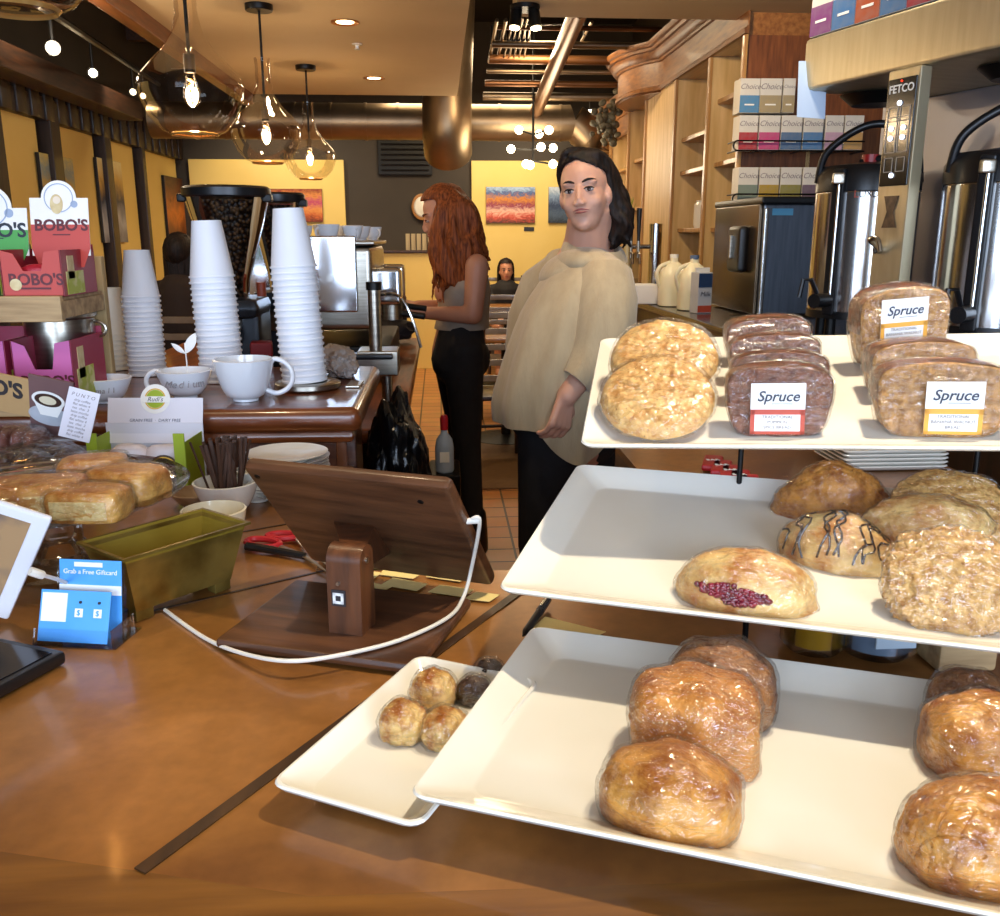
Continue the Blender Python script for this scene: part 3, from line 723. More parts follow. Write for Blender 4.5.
# cable
CAB = mat('white_cable_rubber', '#e4dfd4', .4, var='#d8d2c4', vscale=20)
port = till.location
side = (T((l0.x, l0.y, 1.002)) @ RZ(ang)) @ SM @ Vector((wS, -hS*.36, -.009))
cp = [side, side+Vector((.012, -.004, .002)), at_z(472, 566, 1.055), at_z(463, 598, 1.022), at_z(447, 618, 1.018), at_z(400, 640, 1.018), at_z(340, 655, 1.018), at_z(290, 661, 1.018), at_z(245, 654, 1.010), at_z(205, 638, 1.003), at_z(165, 610, 1.003)]
cbm = MB().tube(smooth_path(cp), .0022, 8)
cble = thing('charging_cable', 'white charging cable looping from the wooden tablet across its base', 'cable')
cbm.build('cord', CAB, cble)
MB().cyl(cp[0]-Vector((.002, 0, 0)), cp[1], .0036, n=12).build('plug', CAB, cble)
# --- brass planter
A0, B0, C0, D0 = P(52, 547, 1.088), P(124, 560, 1.084), P(247, 520, 1.088), P(178, 509, 1.088)
u = (C0-B0); u.z = 0; lu = u.length; u.normalize(); w = Vector((-u.y, u.x, 0))
if w.dot(A0-B0) < 0: w = -w
lw_ = abs((A0-B0).dot(w)); lw_ = max(min(lw_, .12), .07)
BR = mat('aged_brass', '#6a5420', .38, .75, var='#a8924a', vscale=14, vamt=.8, bump=.15, bscale=50)
BRI = mat('brass_inside', '#8a7420', .5, .4, var='#a08a34', vscale=14, bump=.1)
pl = thing('brass_planter', 'empty rectangular planter of aged brass with flared sides and little feet', 'planter', (B0.x, B0.y, 1.0015), atan2(u.y, u.x))
def q4(ins, z): return [Vector((ins, ins, z)), Vector((lu-ins, ins, z)), Vector((lu-ins, lw_-ins, z)), Vector((ins, lw_-ins, z))]
H = .084
o = MB(); o.loft([q4(-.003, H), q4(-.003, H-.003), q4(.002, H-.003), q4(.017, .012)], caps=False); o.add(q4(.017, .012), [(3, 2, 1, 0)]); o.loft([q4(-.003, H), q4(.001, H)], caps=False)
o.build('outer_wall', BR, pl, False)
o = MB(); o.loft([q4(.001, H), q4(.019, .015)], caps=False); o.add(q4(.019, .015), [(0, 1, 2, 3)]); o.build('lining', BRI, pl, False)
for ix in (0, 1):
    for iy in (0, 1): MB().box((.028+ix*(lu-.056), .026+iy*(lw_-.052), .006), (.022, .016, .013), .001).build('foot', BR, pl)
# --- blue card display
BL = mat('blue_card', '#4a9fe8', .45, var='#5aaaf0', vscale=20); ACR = glass('acrylic', refl=.8)
b0, b1 = P(38, 645), P(112, 649)
u = (b1-b0); ca = atan2(u.y, u.x); cw = .078
cs = thing('card_holder', 'clear acrylic holder with two blue and white cards, before the brass planter', 'card holder', (b0.x, b0.y, 1.001), ca)
Mf = RX(radians(70)); Mb = T((.012, .022, 0)) @ RX(radians(80))
fc = MB().set(T((0, 0, .004)) @ Mf).box((cw/2, .027, 0), (cw, .054, .001)).build('front_card', BL, cs)
MB().set(T((0, 0, .004)) @ Mf).box((.016, .036, .0008), (.028, .030, .0006)).build('white_square', LAB_W, fc)
for k in (0, 1):
    Mq = T((0, 0, .004)) @ Mf @ T((.044+.021*k, .031, .001))
    MB().set(Mq).box((0, 0, 0), (.009, .009, .0006), .0005).build('app_icon', LAB_W, fc)
    text(fc, '$', .008, BL, Mq @ T((0, 0, .0005)))
    MB().set(Mq).cyl((.001, .011, -.0005), (.001, .011, .0008), .0015, n=12).build('dot', INK, fc)
bc = MB().set(Mb).box((cw/2-.004, .042, 0), (.070, .084, .001)).build('rear_card', BL, cs)
MB().set(Mb).box((cw/2-.004, .052, .0009), (.070, .010, .0006)).build('white_band', LAB_W, bc)
MB().set(Mb).box((cw/2-.006, .079, .0009), (.032, .005, .0006), .001).build('white_bar', LAB_W, bc)
text(bc, 'Grab a Free Giftcard', .0072, LAB_W, Mb @ T((cw/2-.004, .071, .001)))
h_ = MB().set(Mf).box((cw/2, .008, .004), (cw+.006, .018, .0015)); h_.set(Matrix.Identity(4)).box((cw/2+.004, .024, .001), (cw+.014, .055, .002))
h_.set(Mb).box((cw/2-.004, .038, -.002), (cw, .078, .0014)); h_.set(Matrix.Identity(4)).prism([(cw+.006, -.002), (cw+.0075, -.002), (cw+.0075, .045), (cw+.006, .045)], 0, .020)
h_.build('acrylic_stand', ACR, cs)
# --- tablet at the far left
TRt, BRt = at_t(52, 520, .93), at_z(8, 621, 1.004)
BRt.z = 1.004; ex = at_t(0, 510, .914)-TRt
_y = (TRt-BRt).normalized(); ex = (ex-_y*ex.dot(_y)).normalized(); Mt = frame(TRt, ex, _y)   # x leftwards, y up along right edge, z -> away/towards
hT = (TRt-BRt).length
tb = thing('tablet', 'white-framed tablet showing a picture, cut off at the left edge', 'tablet', M=Mt)
sgn = -1 if (Mt.to_3x3() @ Vector((0, 0, 1))).dot(CP-TRt) < 0 else 1
MB().box((.115, -hT/2, -.004*sgn), (.23, hT, .008), .0035).build('white_frame', mat('tablet_white', '#e9e9ee', .2, var='#e2e2ea', vscale=8), tb)
scr = mat('tablet_picture', '#3a4250', .1, var='#b08a5c', vscale=9, vamt=.9, emit='#50555c', estr=.25, ramp=(.42, .58))
MB().box((.115, -hT/2, .0003*sgn), (.23-.034, hT-.026, .0008)).build('screen', scr, tb)
MB().box((.115, -hT*.55, -.035*sgn), (.05, .004, .06)).build('stand', BLK, tb)
cc = [at_t(30, 571, .89), at_t(42, 575, .90), at_t(56, 579, .93), at_t(75, 586, 1.0)]
MB().tube(smooth_path(cc), [.0045]*9+[.0020]*16, 8).build('plug_cable', CAB, None).name = 'charging_plug'
tag(bpy.data.objects['charging_plug'], 'short white cable plugged into the side of the left-edge tablet', 'cable')
# --- black device lying flat
d0, d1, d2 = P(62, 652, 1.016), P(-60, 716, 1.016), P(2, 630, 1.016)
ux = d1-d0; bd = thing('card_terminal', 'flat black terminal lying in the lower left corner', 'card terminal', M=frame(d0-Vector((0, 0, .015)), ux, Vector((0, 0, 1)).cross(ux)*-1 if False else (d2-d0)-ux.normalized()*((d2-d0).dot(ux.normalized()))))
zz = 1 if (bd.matrix_world.to_3x3() @ Vector((0, 0, 1))).z > 0 else -1
MB().box((.07, .045, .0075*zz), (.15, .09, .014), .004).build('case', BLK, bd)
MB().box((.07, .045, .0150*zz), (.13, .075, .0012), .0005).build('glass_face', mat('glossy_black', '#0c0c10', .12, var='#16161c', vscale=6), bd)
MB().lathe([(.0, 0), (.008, 0), (.008, .0008), (0, .0008)], 20, c=(.085, .05, .0152*zz)).build('emblem', mat('silver_foil', '#a09070', .3, .8, var='#706040', vscale=90), bd)
# --- pen
p0, p1 = P(523, 636, 1.005), P(549, 598, 1.009)
pn = thing('pen', 'black ballpoint pen lying behind the lowest white tray', 'pen')
d = (p1-p0).normalized(); L = .105
MB().tube([p0, p0+d*.006, p0+d*.012, p0+d*.06], [.001, .0028, .0042, .0046], 14).build('barrel', BLK, pn)
MB().tube([p0+d*.06, p0+d*.062, p0+d*.095, p0+d*.098], [.0046, .005, .0046, .002], 14).build('cap', mat('dark_pen_cap', '#202024', .25, bump=.02), pn)
MB().box(p0+d*.08+Vector((0, 0, .0055)), (.003, .03, .001), rot=(0, 0, atan2(-d.x, d.y))).build('clip', CHROME, pn)
# --- yellow note sheet; the other yellow pieces stand in for reflected light
YP = mat('yellow_paper_and_light', '#f2dc94', .7, var='#ecd284', vscale=12)
def slip(px, label, group=None, nm='paper_and_light_patch'):
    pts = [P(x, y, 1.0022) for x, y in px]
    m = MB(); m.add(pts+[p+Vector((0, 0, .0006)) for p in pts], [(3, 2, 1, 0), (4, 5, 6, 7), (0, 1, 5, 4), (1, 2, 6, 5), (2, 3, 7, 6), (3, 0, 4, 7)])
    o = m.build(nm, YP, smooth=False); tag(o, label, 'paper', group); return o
slip([(545, 617), (606, 632), (590, 640), (533, 628)], 'pale yellow note sheet beside the black pen')
G = 'yellow slips on the counter'  # these pieces stand in for light reflected on the copper
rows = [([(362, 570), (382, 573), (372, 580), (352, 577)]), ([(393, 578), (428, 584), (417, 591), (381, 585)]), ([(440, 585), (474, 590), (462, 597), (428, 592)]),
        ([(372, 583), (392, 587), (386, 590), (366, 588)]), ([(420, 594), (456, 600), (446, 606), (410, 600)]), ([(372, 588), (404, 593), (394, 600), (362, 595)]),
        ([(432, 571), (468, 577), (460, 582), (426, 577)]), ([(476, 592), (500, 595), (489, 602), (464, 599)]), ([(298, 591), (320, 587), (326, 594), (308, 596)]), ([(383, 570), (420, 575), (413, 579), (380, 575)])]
for k, r_ in enumerate(rows): slip(r_, 'pale yellow paper slip on the copper behind the wooden tablet column', G)  # light reflected on the copper, put in as thin yellow pieces
# --- scissors
sc = thing('scissors', 'scissors with red and black handles behind the brass planter', 'scissors')
RED = mat('red_plastic', '#c22a35', .35, var='#b0202c', vscale=20)
def ring(c, a, b, rot, r=.0048):
    return MB().tube([Vector(c)+Vector((cos(t)*a*cos(rot)-sin(t)*b*sin(rot), cos(t)*a*sin(rot)+sin(t)*b*cos(rot), 0)) for t in [2*pi*k/24 for k in range(24)]], r, 8, closed=True)
h1 = P(263, 543, 1.008); h2 = P(283, 536, 1.008); pv = P(305, 556, 1.007); tip = P(330, 574, 1.005)
ring(h1, .026, .015, -.5).build('handle', RED, sc); ring(h2, .022, .012, -.1).build('handle', RED, sc)
MB().tube([h1+Vector((-.02, -.012, 0)), h1+Vector((.0, -.02, 0)), pv], [.006, .006, .005], 8).build('grip', BLK, sc)
MB().tube([h1+Vector((.02, -.008, 0)), pv, tip], [.004, .005, .001], 8, flat=.35).build('blade', STEEL, sc)
MB().tube([h2+Vector((.018, -.004, 0)), pv+Vector((.008, .006, .002)), tip+Vector((.006, .010, .001))], [.004, .005, .001], 8, flat=.35).build('blade', STEEL, sc)
# seams in the copper
for a_, b_ in (((150, 612), (345, 566)), ((215, 537), (300, 522))):
    a_, b_ = P(*a_), P(*b_); d = (b_-a_).normalized(); nn = Vector((-d.y, d.x, 0))*.002
    MB().prism([(a_-nn)[:2], (b_-nn)[:2], (b_+nn)[:2], (a_+nn)[:2]], 1.0002, 1.0010).build('seam_strip', bpy.data.materials['joint_wood'], top, False)
# --- saucers, bowls, stir sticks
def bowl_prof(r, h, foot=.5, th=.003, curve=.55):
    out = [(0, 0), (r*foot, 0), (r*foot, .004)]
    for k in range(1, 11): t = k/10; out.append((r*(foot+(1-foot)*t**curve), .004+(h-.004)*t))
    out.append((r-th*.5, h+.001))
    for k in range(10, 0, -1): t = k/10; out.append((r*(foot+(1-foot)*t**curve)-th, .004+(h-.004)*t+.001))
    out.append((r*foot*.8, .006)); out.append((0, .006)); return out
base = P(293, 500, 1.001); sg = 'saucers stacked behind the wooden tablet'
nS = 11; rS = .066
sx0 = P(290, 496, 1.0); first = None
for k in range(nS):
    pos = (sx0.x+.0015*sin(k*2.3), sx0.y+.002*cos(k*1.7), 1.001+.0062*k)
    lab = 'white saucer in the stack behind the wooden tablet' if k < nS-1 else 'topmost white saucer of the stack behind the wooden tablet'
    if first is None:
        first = MB().lathe([(0, 0), (.036, 0), (.036, .002), (.050, .006), (rS, .0115), (rS+.001, .0130), (.050, .0085), (.034, .005), (0, .0045)], 40).build('saucer', WHITEC); o = first
    else: o = first.copy(); COL.objects.link(o)
    o.location = pos; tag(o, lab, 'saucer', sg if k < nS-1 else None)
    if k == nS-1 and 'group' in o: del o['group']
def bowl(name, label, px, py, r, h, m, cat='bowl', z=1.001, **k):
    p = P(px, py, z); o = MB().lathe(bowl_prof(r, h, **k), 40).build(name, m); o.location = (p.x, p.y, z); tag(o, label, cat); return o
CREAM = mat('cream_ceramic', '#e6dcc0', .2, coat=.4, var='#dccfae', vscale=8)
sb = bowl('stirrer_bowl', 'white bowl holding wooden stirrers beside the green snack box', 228, 512, .050, .050, WHITEC)
bowl('white_cup', 'white cup tucked behind the right end of the brass planter', 217, 553, .043, .062, CREAM, cat='cup', curve=.45)
bp_ = bowl('ramekin', 'shallow brown-rimmed bowl left of the stirrer bowl', 197, 507, .040, .026, mat('speckled_stoneware', '#8a6a48', .4, var='#b8a080', vscale=30), cat='bowl', curve=.8)
bowl('white_cup', 'white cup partly hidden between saucers and the stirrer bowl', 258, 500, .034, .052, WHITEC, cat='cup')
STK = mat('dark_wood_stirrer', '#3c2416', .6, var='#6a4630', vscale=40, stretch=(8, 8, 1))
random.seed(5); c0_ = sb.location; first = None
for k in range(44):
    a = random.uniform(0, 2*pi); r_ = .022*sqrt(random.random()); tz = random.uniform(-.22, .22); tx = random.uniform(-.22, .22)
    if first is None: first = MB().box((0, 0, .055), (.0055, .0016, .11), .0006).build('stir_stick', STK); o = first
    else: o = first.copy(); COL.objects.link(o)
    o.location = (c0_.x+cos(a)*r_, c0_.y+sin(a)*r_, 1.008); o.rotation_euler = (tx, tz, random.uniform(-.8, .8))
    tag(o, 'dark wooden stirrer standing in the white bowl', 'stir stick', 'stirrers in the white bowl')
# --- glass cake stand with breads
CG = glass('cake_stand_glass', '#d8e4de', .08, .03, .8)
ccx, ccy, cz_ = -.505, 1.16, 1.098
st = thing('cake_stand', 'round glass pedestal cake stand loaded with glazed breads', 'cake stand', (ccx, ccy, 1.001))
MB().lathe_open([(0, .088), (.10, .088), (.155, .092), (.168, .100), (.170, .104), (.168, .106), (.150, .098), (.10, .093), (0, .092)], 64).build('plate', CG, st)
MB().lathe_open([(.085, 0), (.075, .004), (.045, .012), (.030, .03), (.032, .06), (.075, .086), (.05, .088), (.02, .07), (.018, .03), (.03, .014), (.07, .006), (.085, .0)], 48).build('pedestal', CG, st)
def wedge_bread(label, px, py, rz, a, b, c, seed, part='glazed_crust'):
    p = P(px, py, cz_); M = T((p.x, p.y, cz_)) @ RZ(rz)
    r = thing('bread_slice', label, 'bread', M=M)
    m = blob(a, b, c, amp=.04, seed=seed, flat=.7, power=5, sub=5); m.build(part, P_BREAD, r)
    MB().box((0, -b*.985, c*.42), (a*1.5, b*.06, c*.62), .004).build('cut_face', P_BREADC, r)
    wrinkle(blob(a, b, c, amp=.04, seed=seed, flat=.7, power=5, sub=5, grow=.003), .0016, 24, seed).build('plastic_wrap', WRAP, r)
wedge_bread('large glazed bread chunk at the front left of the cake stand', 36, 512, .15, .060, .040, .041, 51)
wedge_bread('glazed bread chunk with pale cut face, front right of the cake stand', 92, 516, -.10, .044, .032, .036, 52)
wedge_bread('glazed wrapped bread chunk at the back right of the cake stand', 130, 498, -.35, .046, .034, .041, 53)
wedge_bread('glazed bread chunk at the back of the cake stand', 96, 490, .2, .042, .030, .046, 54)
# --- chocolate cakes behind
pd = MB().lathe_open([(0, .06), (.10, .06), (.125, .068), (.126, .071), (.10, .064), (0, .063), ], 48)
pd2 = thing('cake_plate', 'low glass plate of dark sliced cakes behind the cake stand', 'plate', (-.66, 1.38, 1.001))
pd.build('plate', CG, pd2); MB().lathe_open([(.06, 0), (.03, .01), (.02, .03), (.05, .06)], 40).build('foot', CG, pd2)
def dcake(label, px, py, rz, m, seed, z=1.066):
    p = P(px, py, z); r = thing('sliced_cake', label, 'cake', M=T((p.x, p.y, z)) @ RZ(rz))
    for k in range(5): blob(.011, .032, .040, amp=.05, seed=seed+k, flat=.35, sub=4, power=2.6).build('slice', m, r).location = (-.045+.022*k, 0, 0)
    wrinkle(blob(.064, .036, .045, amp=.03, seed=seed, flat=.4, power=3, sub=5), .0016, 24, seed).build('plastic_wrap', WRAP, r)
dcake('nearly black sliced chocolate cake wrapped in film, right one', 46, 470, -.2, P_DONUT, 61)
dcake('reddish brown sliced cake behind the black one', 12, 452, -.1, mat('red_cake', '#5c2c22', .5, var='#8a4a3a', vscale=40, bump=.5), 66, 1.085)
dcake('dark sliced cake wrapped in film nearest the cake stand', 14, 478, -.15, P_DONUT, 71)
# --- green and white snack box
GRN = mat('lime_card', '#a4bb28', .55, var='#98ae24', vscale=12); CARD = mat('white_card', '#e2e0ea', .6, var='#d8d5e2', vscale=8)
g0 = P(101, 492); g1 = P(193, 492); gw = (g1-g0).length; ga = atan2((g1-g0).y, (g1-g0).x)
gb = thing('snack_box', 'white and lime snack display box with a round badge', 'display box', (g0.x-.012, g0.y, 1.001), ga)
Mh = T((0, .085, .064)) @ RX(radians(74))
hd = MB().set(Mh).box((gw/2, .040, 0), (gw*1.08, .080, .0015)).build('header_card', CARD, gb)
bdg = MB().set(Mh).cyl((gw*.50, .078, -.001), (gw*.50, .078, .0016), .026, n=40).build('badge', LAB_W, gb)
MB().set(Mh).lathe_open([(.0165, 0), (.0185, 0), (.0185, .0008), (.0165, .0008), (.0165, 0)], 36, c=(gw*.5, .078, .0018)).build('badge_ring', mat('mustard_ink', '#e6b83c', .5, var='#dcae34', vscale=20), bdg)
MB().set(Mh).cyl((gw*.5, .078, .0016), (gw*.5, .078, .0020), .016, n=36).build('badge_field', GRN, bdg)
MB().set(Mh).box((gw*.5, .077, .0024), (.046, .011, .0006), .0003).build('badge_ribbon', LAB_W, bdg)
text(bdg, "Rudi's", .0115, INKB, Mh @ T((gw*.5, .077, .0029)), .3, .0001)
for k, s_ in enumerate(('GRAIN FREE  \u00b7  DAIRY FREE', 'GLUTEN FREE  \u00b7  VEGAN  \u00b7  NON GMO')): text(hd, s_, .0075, INKB, Mh @ T((gw*.5, .040-.013*k, .0012)), .1, .0001)
tr = MB(); tr.box((gw/2, .045, .003), (gw, .09, .006)); tr.box((gw/2, .090, .05), (gw*1.1, .002, .1)); tr.box((gw/2, .001, .012), (gw, .002, .024)); tr.build('tray_body', CARD, gb)
for x in (.006, gw-.004):
    m = MB(); m.box((x, 0, .050), (.018, .003, .100)); m.prism([(x+.008 if x > .05 else x-.009, 0), (x+.0095 if x > .05 else x-.0075, 0), (x+.0095 if x > .05 else x-.0075, .088), (x+.008 if x > .05 else x-.009, .088)], 0, .085)
    m.build('corner_post', GRN, gb)
for k, x in enumerate((gw*.30, gw*.70)):
    pk = thing('snack_packet', ('clear snack packet at the left in the lime box', 'clear snack packet at the right in the lime box')[k], 'packet', M=T((g0.x, g0.y, 1.006)) @ RZ(ga) @ T((x, .022, .001)))
    wrinkle(blob(.034, .014, .070, amp=.05, seed=80+k, flat=.6, power=4, sub=4), .002, 30, k).build('pouch', mat('frosted_pouch', '#d8d0d4', .3, var='#b89a86', vscale=25, bump=.3), pk)
    lb = MB().lathe([(0, 0), (.026, 0), (.026, .001), (0, .001)], 32)
    lb2 = MB().set(T((0, -.0165, .030)) @ RX(pi/2)); lb2.add(lb.v, lb.f); L_ = lb2.build('oval_label', mat('brown_label', '#4a3a2c', .5, var='#5a4838', vscale=20), pk)
    MB().set(T((0, -.0176, .030)) @ RX(pi/2)).lathe_open([(.021, 0), (.023, 0), (.023, .0006), (.021, .0006)], 32).build('label_ring', bpy.data.materials['mustard_ink'], L_)
    text(L_, "Rudi's", .014, LAB_W, T((0, -.0185, .028)) @ RX(pi/2), .3, .0001)
# ============================================================= cup bar, espresso counter, left-hand display
BARW = wood('reddish_bar_wood', '#4e2410', '#8c4a22', .28, 'x', 6, .5)
BARF = wood('drawer_front_wood', '#3e2012', '#6b3c22', .4, 'x', 9, .2)
ec = thing('cup_bar', 'raised reddish wooden bar carrying paper cups and mugs', 'bar counter', (0, 0, 0))
MB().box((-.878, 1.890, 1.094), (1.466, .560, .046), .018, seg=4).build('bar_top', BARW, ec)
MB().box((-.878, 1.895, 1.060), (1.436, .530, .024), .010).build('moulding', BARW, ec)
MB().box((-.892, 1.905, .53), (1.40, .48, 1.04)).build('carcass', BARF, ec, False)
for x in (-.36, -.80):
    d = MB().box((x, 1.660, 1.025), (.40, .014, .10), .003).build('drawer_front', BARF, ec)
MB().box((-.187, 1.660, .53), (.02, .02, 1.04), .003).build('corner_post', wood('post_wood', '#5a3018', '#8a5028', .4, 'z', 6), ec)
o = MB().box((0, 0, 0), (.050, .0012, .022)).build('small_sign', CARD); p = at_Y(246, 435, 1.650); o.location = p; o.rotation_euler = (-.1, 0, 0)
tag(o, 'tiny white card stuck on the drawer front of the cup bar', 'sign')
# lower espresso counter
ew = thing('espresso_counter', 'lower wooden counter running back beside the barista', 'counter', (0, 0, 0))
MB().box((-.62, 3.22, .935), (1.06, 2.05, .04), .01).build('worktop', wood('espresso_top_wood', '#6a3412', '#b0662c', .3, 'y', 6, .4), ew)
MB().box((-.66, 3.22, .46), (.96, 2.0, .915)).build('cabinet', wood('espresso_cabinet_wood', '#1e130c', '#38241a', .5, 'z', 6), ew, False)
# black bin bag hanging at the corner
r = thing('bin_bag', 'glossy black bin bag between the cup bar and the barista', 'bag', (-.085, 2.05, 0))
bag = MB().ico((-.02, 0, .84), (.075, .13, .22), 5, lambda d: 1+.18*nz(d, 2.2, 3)+.09*nz(d, 6, 5)+.04*nz(d, 14, 2))
bag.build('bag_body', mat('black_bag', '#0c0d10', .22, bump=.6, bscale=22), r)
MB().box((-.02, 0, .34), (.15, .26, .68), .02).build('bin', BLK, r)
# cup stacks
PCUP = mat('paper_cup', '#f3f4f8', .55, var='#e9eaf2', vscale=6)
PCUP2 = mat('cream_paper_cup', '#e6dcc8', .6, var='#dccfb6', vscale=6)
def cup_mesh(s=1.0):
    H, rb, rt = .112*s, .029*s, .0435*s
    return MB().lathe_open([(0, H-.004), (rb-.002, H-.004), (rb-.001, H), (rb, H), (rt, .004), (rt+.0022, .0038), (rt+.0026, .002), (rt+.002, 0), (rt-.0004, .0006), (rb-.003, H-.006), (0, H-.006)], 36)
def cup_stack(px, py, top_y, n_label, m, s=1.0, leanx=0, leany=0, hide=None):
    p = at_z(px, py, 1.119); Y = p.y
    ztop = at_Y(px, top_y, Y).z; H = .112*s; pitch = .0118*s; n = max(2, int(round((ztop-1.119-H)/pitch))+1)
    first = None
    for k in range(n):
        if first is None: first = cup_mesh(s).build('paper_cup', m); o = first
        else: o = first.copy(); COL.objects.link(o)
        o.location = (p.x+leanx*k*pitch+.0006*sin(k*2.1), Y+leany*k*pitch+.0006*cos(k*1.3), 1.1185+k*pitch)
        o.rotation_euler = (-leany, leanx, 0)
        if k < n-1: tag(o, 'paper cup nested in the '+n_label, 'paper cup', 'paper cups of the '+n_label)
        else: tag(o, 'topmost paper cup of the '+n_label, 'paper cup')
    return p
MB().lathe([(0, 0), (.062, 0), (.066, .004), (.066, .012), (.060, .015), (.045, .016), (0, .016)], 40).build('cup_riser', STEEL).location = tuple(at_z(308, 388, 1.118))[:2]+(1.118,)
tag(bpy.data.objects['cup_riser'], 'round steel disc base under the tallest cup stack', 'base')
p = at_z(305, 384, 1.1345)
cup_stack(305, 388, 216, 'tallest upside-down stack, right of the big mug', PCUP, 1.0, -.045, .0)
cup_stack(223, 380, 221, 'white upside-down stack behind the middle mug', PCUP, 1.02, -.03, .0)
cup_stack(148, 374, 249, 'white upside-down stack behind the green snack box', PCUP, .90, .0, .0)
cup_stack(116, 368, 289, 'short cream stack beside the wooden crate post', PCUP2, .95)
for o in [o for o in COL.objects if o.get('label', '').endswith('right of the big mug')]: o.location.z += .016
# mugs
MUG = mat('mug_ceramic', '#eceff4', .15, coat=.5, var='#e4e8f0', vscale=6)
def mug(label, px, py, r, h, word=None, hand=1, hr=.02, foot=.45, curve=.5, m=MUG):
    p = at_z(px, py, 1.118); M = T((p.x, p.y, 1.1178))
    t = thing('mug', label, 'mug', M=M)
    b = MB().lathe(bowl_prof(r, h, foot=foot, curve=curve, th=.004), 48).build('cup', m, t)
    a0 = 0 if hand > 0 else pi
    pts = [Vector((cos(a0)*(r*.93-.004), 0, h*.86))]+[Vector((cos(a0)*(r*.90+hr*(.2+1.2*sin(a))), 0, h*.58+hr*1.15*cos(a))) for a in [pi*k/8 for k in range(9)]]+[Vector((cos(a0)*(r*.80-.006), 0, h*.25))]
    if hr: MB().tube(smooth_path(pts, 4), .0048, 10).build('handle', m, t)
    if word:
        f, sz = word
        for i, ch in enumerate(f):
            x = (i-(len(f)-1)/2)*sz*.62; rr = r*(foot+(1-foot)*(.60)**curve)+.0030
            a = x/rr+.25
            text(b, ch, sz, mat('grey_marker', '#8f8e94', .6, var='#9a9aa0', vscale=30), T((rr*sin(a), -rr*cos(a), h*.60)) @ RZ(a) @ RX(radians(70)), .2, .0006, 'letter')
    return t
BM = mug('wide white mug near the crate post, leftmost of the three', 107, 402, .048, .046, ('small', .014), -1, .018, .4, .5)
mug('wide white mug with medium written on it, holding a leaf pick', 186, 397, .052, .052, ('Medium', .020), -1, .018, .42, .5)
mug('big plain white coffee mug right of the medium one', 246, 400, .056, .078, None, 1, .028, .42, .42)
# leaf pick
lp = thing('leaf_pick', 'white twig pick with two leaves standing in the medium mug', 'decoration', M=T(at_Y(187, 372, 1.74)))
MB().tube([(0, 0, -.02), (.001, 0, .02), (.0, 0, .055)], .0012, 6).build('stem', LAB_W, lp)
def leaf(d, L, w):
    d = Vector(d).normalized(); s_ = d.cross(Vector((0, 1, 0))).normalized(); R = []
    for k in range(9): t = k/8; ww = w*sin(pi*t)**.8+.0002; c = Vector((0, 0, .035))+d*L*t; R.append([c-s_*ww+Vector((0, -.001, 0)), c+Vector((0, -.002, 0)), c+s_*ww, c+Vector((0, .001, 0))])
    return MB().loft(R)
leaf((.45, 0, .8), .045, .009).build('leaf', LAB_W, lp); leaf((-.75, 0, .6), .032, .005).build('leaf', LAB_W, lp)
# --- grinders
HOP = glass('smoked_hopper', '#4a3c34', .5, .05, 1.0)
def beanmat():
    m, nt, b = newmat('coffee_beans'); L = nt.links
    tc = N(nt, 'ShaderNodeTexCoord'); v = N(nt, 'ShaderNodeTexVoronoi'); v.inputs['Scale'].default_value = 95
    cr = N(nt, 'ShaderNodeValToRGB'); cr.color_ramp.elements[0].color = lin('#b88a5c'); cr.color_ramp.elements[1].color = lin('#140b07'); cr.color_ramp.elements[1].position = .55
    L.new(tc.outputs['Object'], v.inputs['Vector']); L.new(v.outputs['Distance'], cr.inputs[0]); L.new(cr.outputs[0], b.inputs['Base Color'])
    bp = N(nt, 'ShaderNodeBump'); bp.inputs['Strength'].default_value = 1; bp.inputs['Distance'].default_value = .006; bp.invert = True
    L.new(v.outputs['Distance'], bp.inputs['Height']); L.new(bp.outputs[0], b.inputs['Normal']); b.inputs['Roughness'].default_value = .35
    return m
BEAN = beanmat()
def grinder(label, X, Y, s=1.0):
    g = thing('coffee_grinder', label, 'coffee grinder', (X, Y, .956))
    bd = MB(); bd.box((0, 0, .02), (.20*s, .26, .04), .012); bd.box((0, .03, .16), (.15*s, .17, .26), .02); bd.box((0, -.02, .285), (.17*s, .2, .05), .02)
    bd.build('body', mat('grinder_grey', '#2c3138', .35, .4, var='#3a4048', vscale=6), g)
    MB().cyl((0, -.12, .22), (0, -.05, .25), .03, n=20).build('dosing_spout', STEEL, g)
    b = MB().lathe([(.0, .30), (.035*s, .305), (.040*s, .35), (.092*s, .515), (.100*s, .550), (0, .552)], 40).build('beans', BEAN, g)
    h = MB().lathe_open([(.040*s, .30), (.045*s, .35), (.095*s, .51), (.108*s, .56)], 48).build('hopper', HOP, g)
    MB().lathe([(.0, .556), (.108*s, .556), (.112*s, .560), (.112*s, .578), (.104*s, .584), (0, .586)], 48).build('lid', BLK, g)
    for sgn_ in (-1, 1): MB().box((sgn_*.104*s, -.02, .555), (.03, .03, .02), .004).build('latch', BLKM, g)
grinder('large coffee grinder with a smoked hopper full of beans', -.535, 2.42, .98)
grinder('second dark coffee grinder just behind the tallest cup stack', -.475, 2.78, .76)
o = MB().box((0, 0, .02), (.055, .05, .04), .006).build('sleeve_box', mat('red_card', '#a01f26', .5, var='#8c1a20', vscale=12)); o.location = tuple(at_z(262, 357, 1.118)); o.rotation_euler = (0, 0, .15)
tag(o, 'small red box on the cup bar beside the tallest stack', 'box')
o = MB().cyl((0, 0, 0), (0, 0, .035), .012, n=20).build('spice_jar', mat('terracotta_red', '#a8482c', .4, bump=.1)); o.location = tuple(at_Y(262, 300, 2.40));
o.location.z = at_Y(262, 300, 2.25).z; tag(o, 'small orange-red jar perched on the large coffee grinder', 'jar')
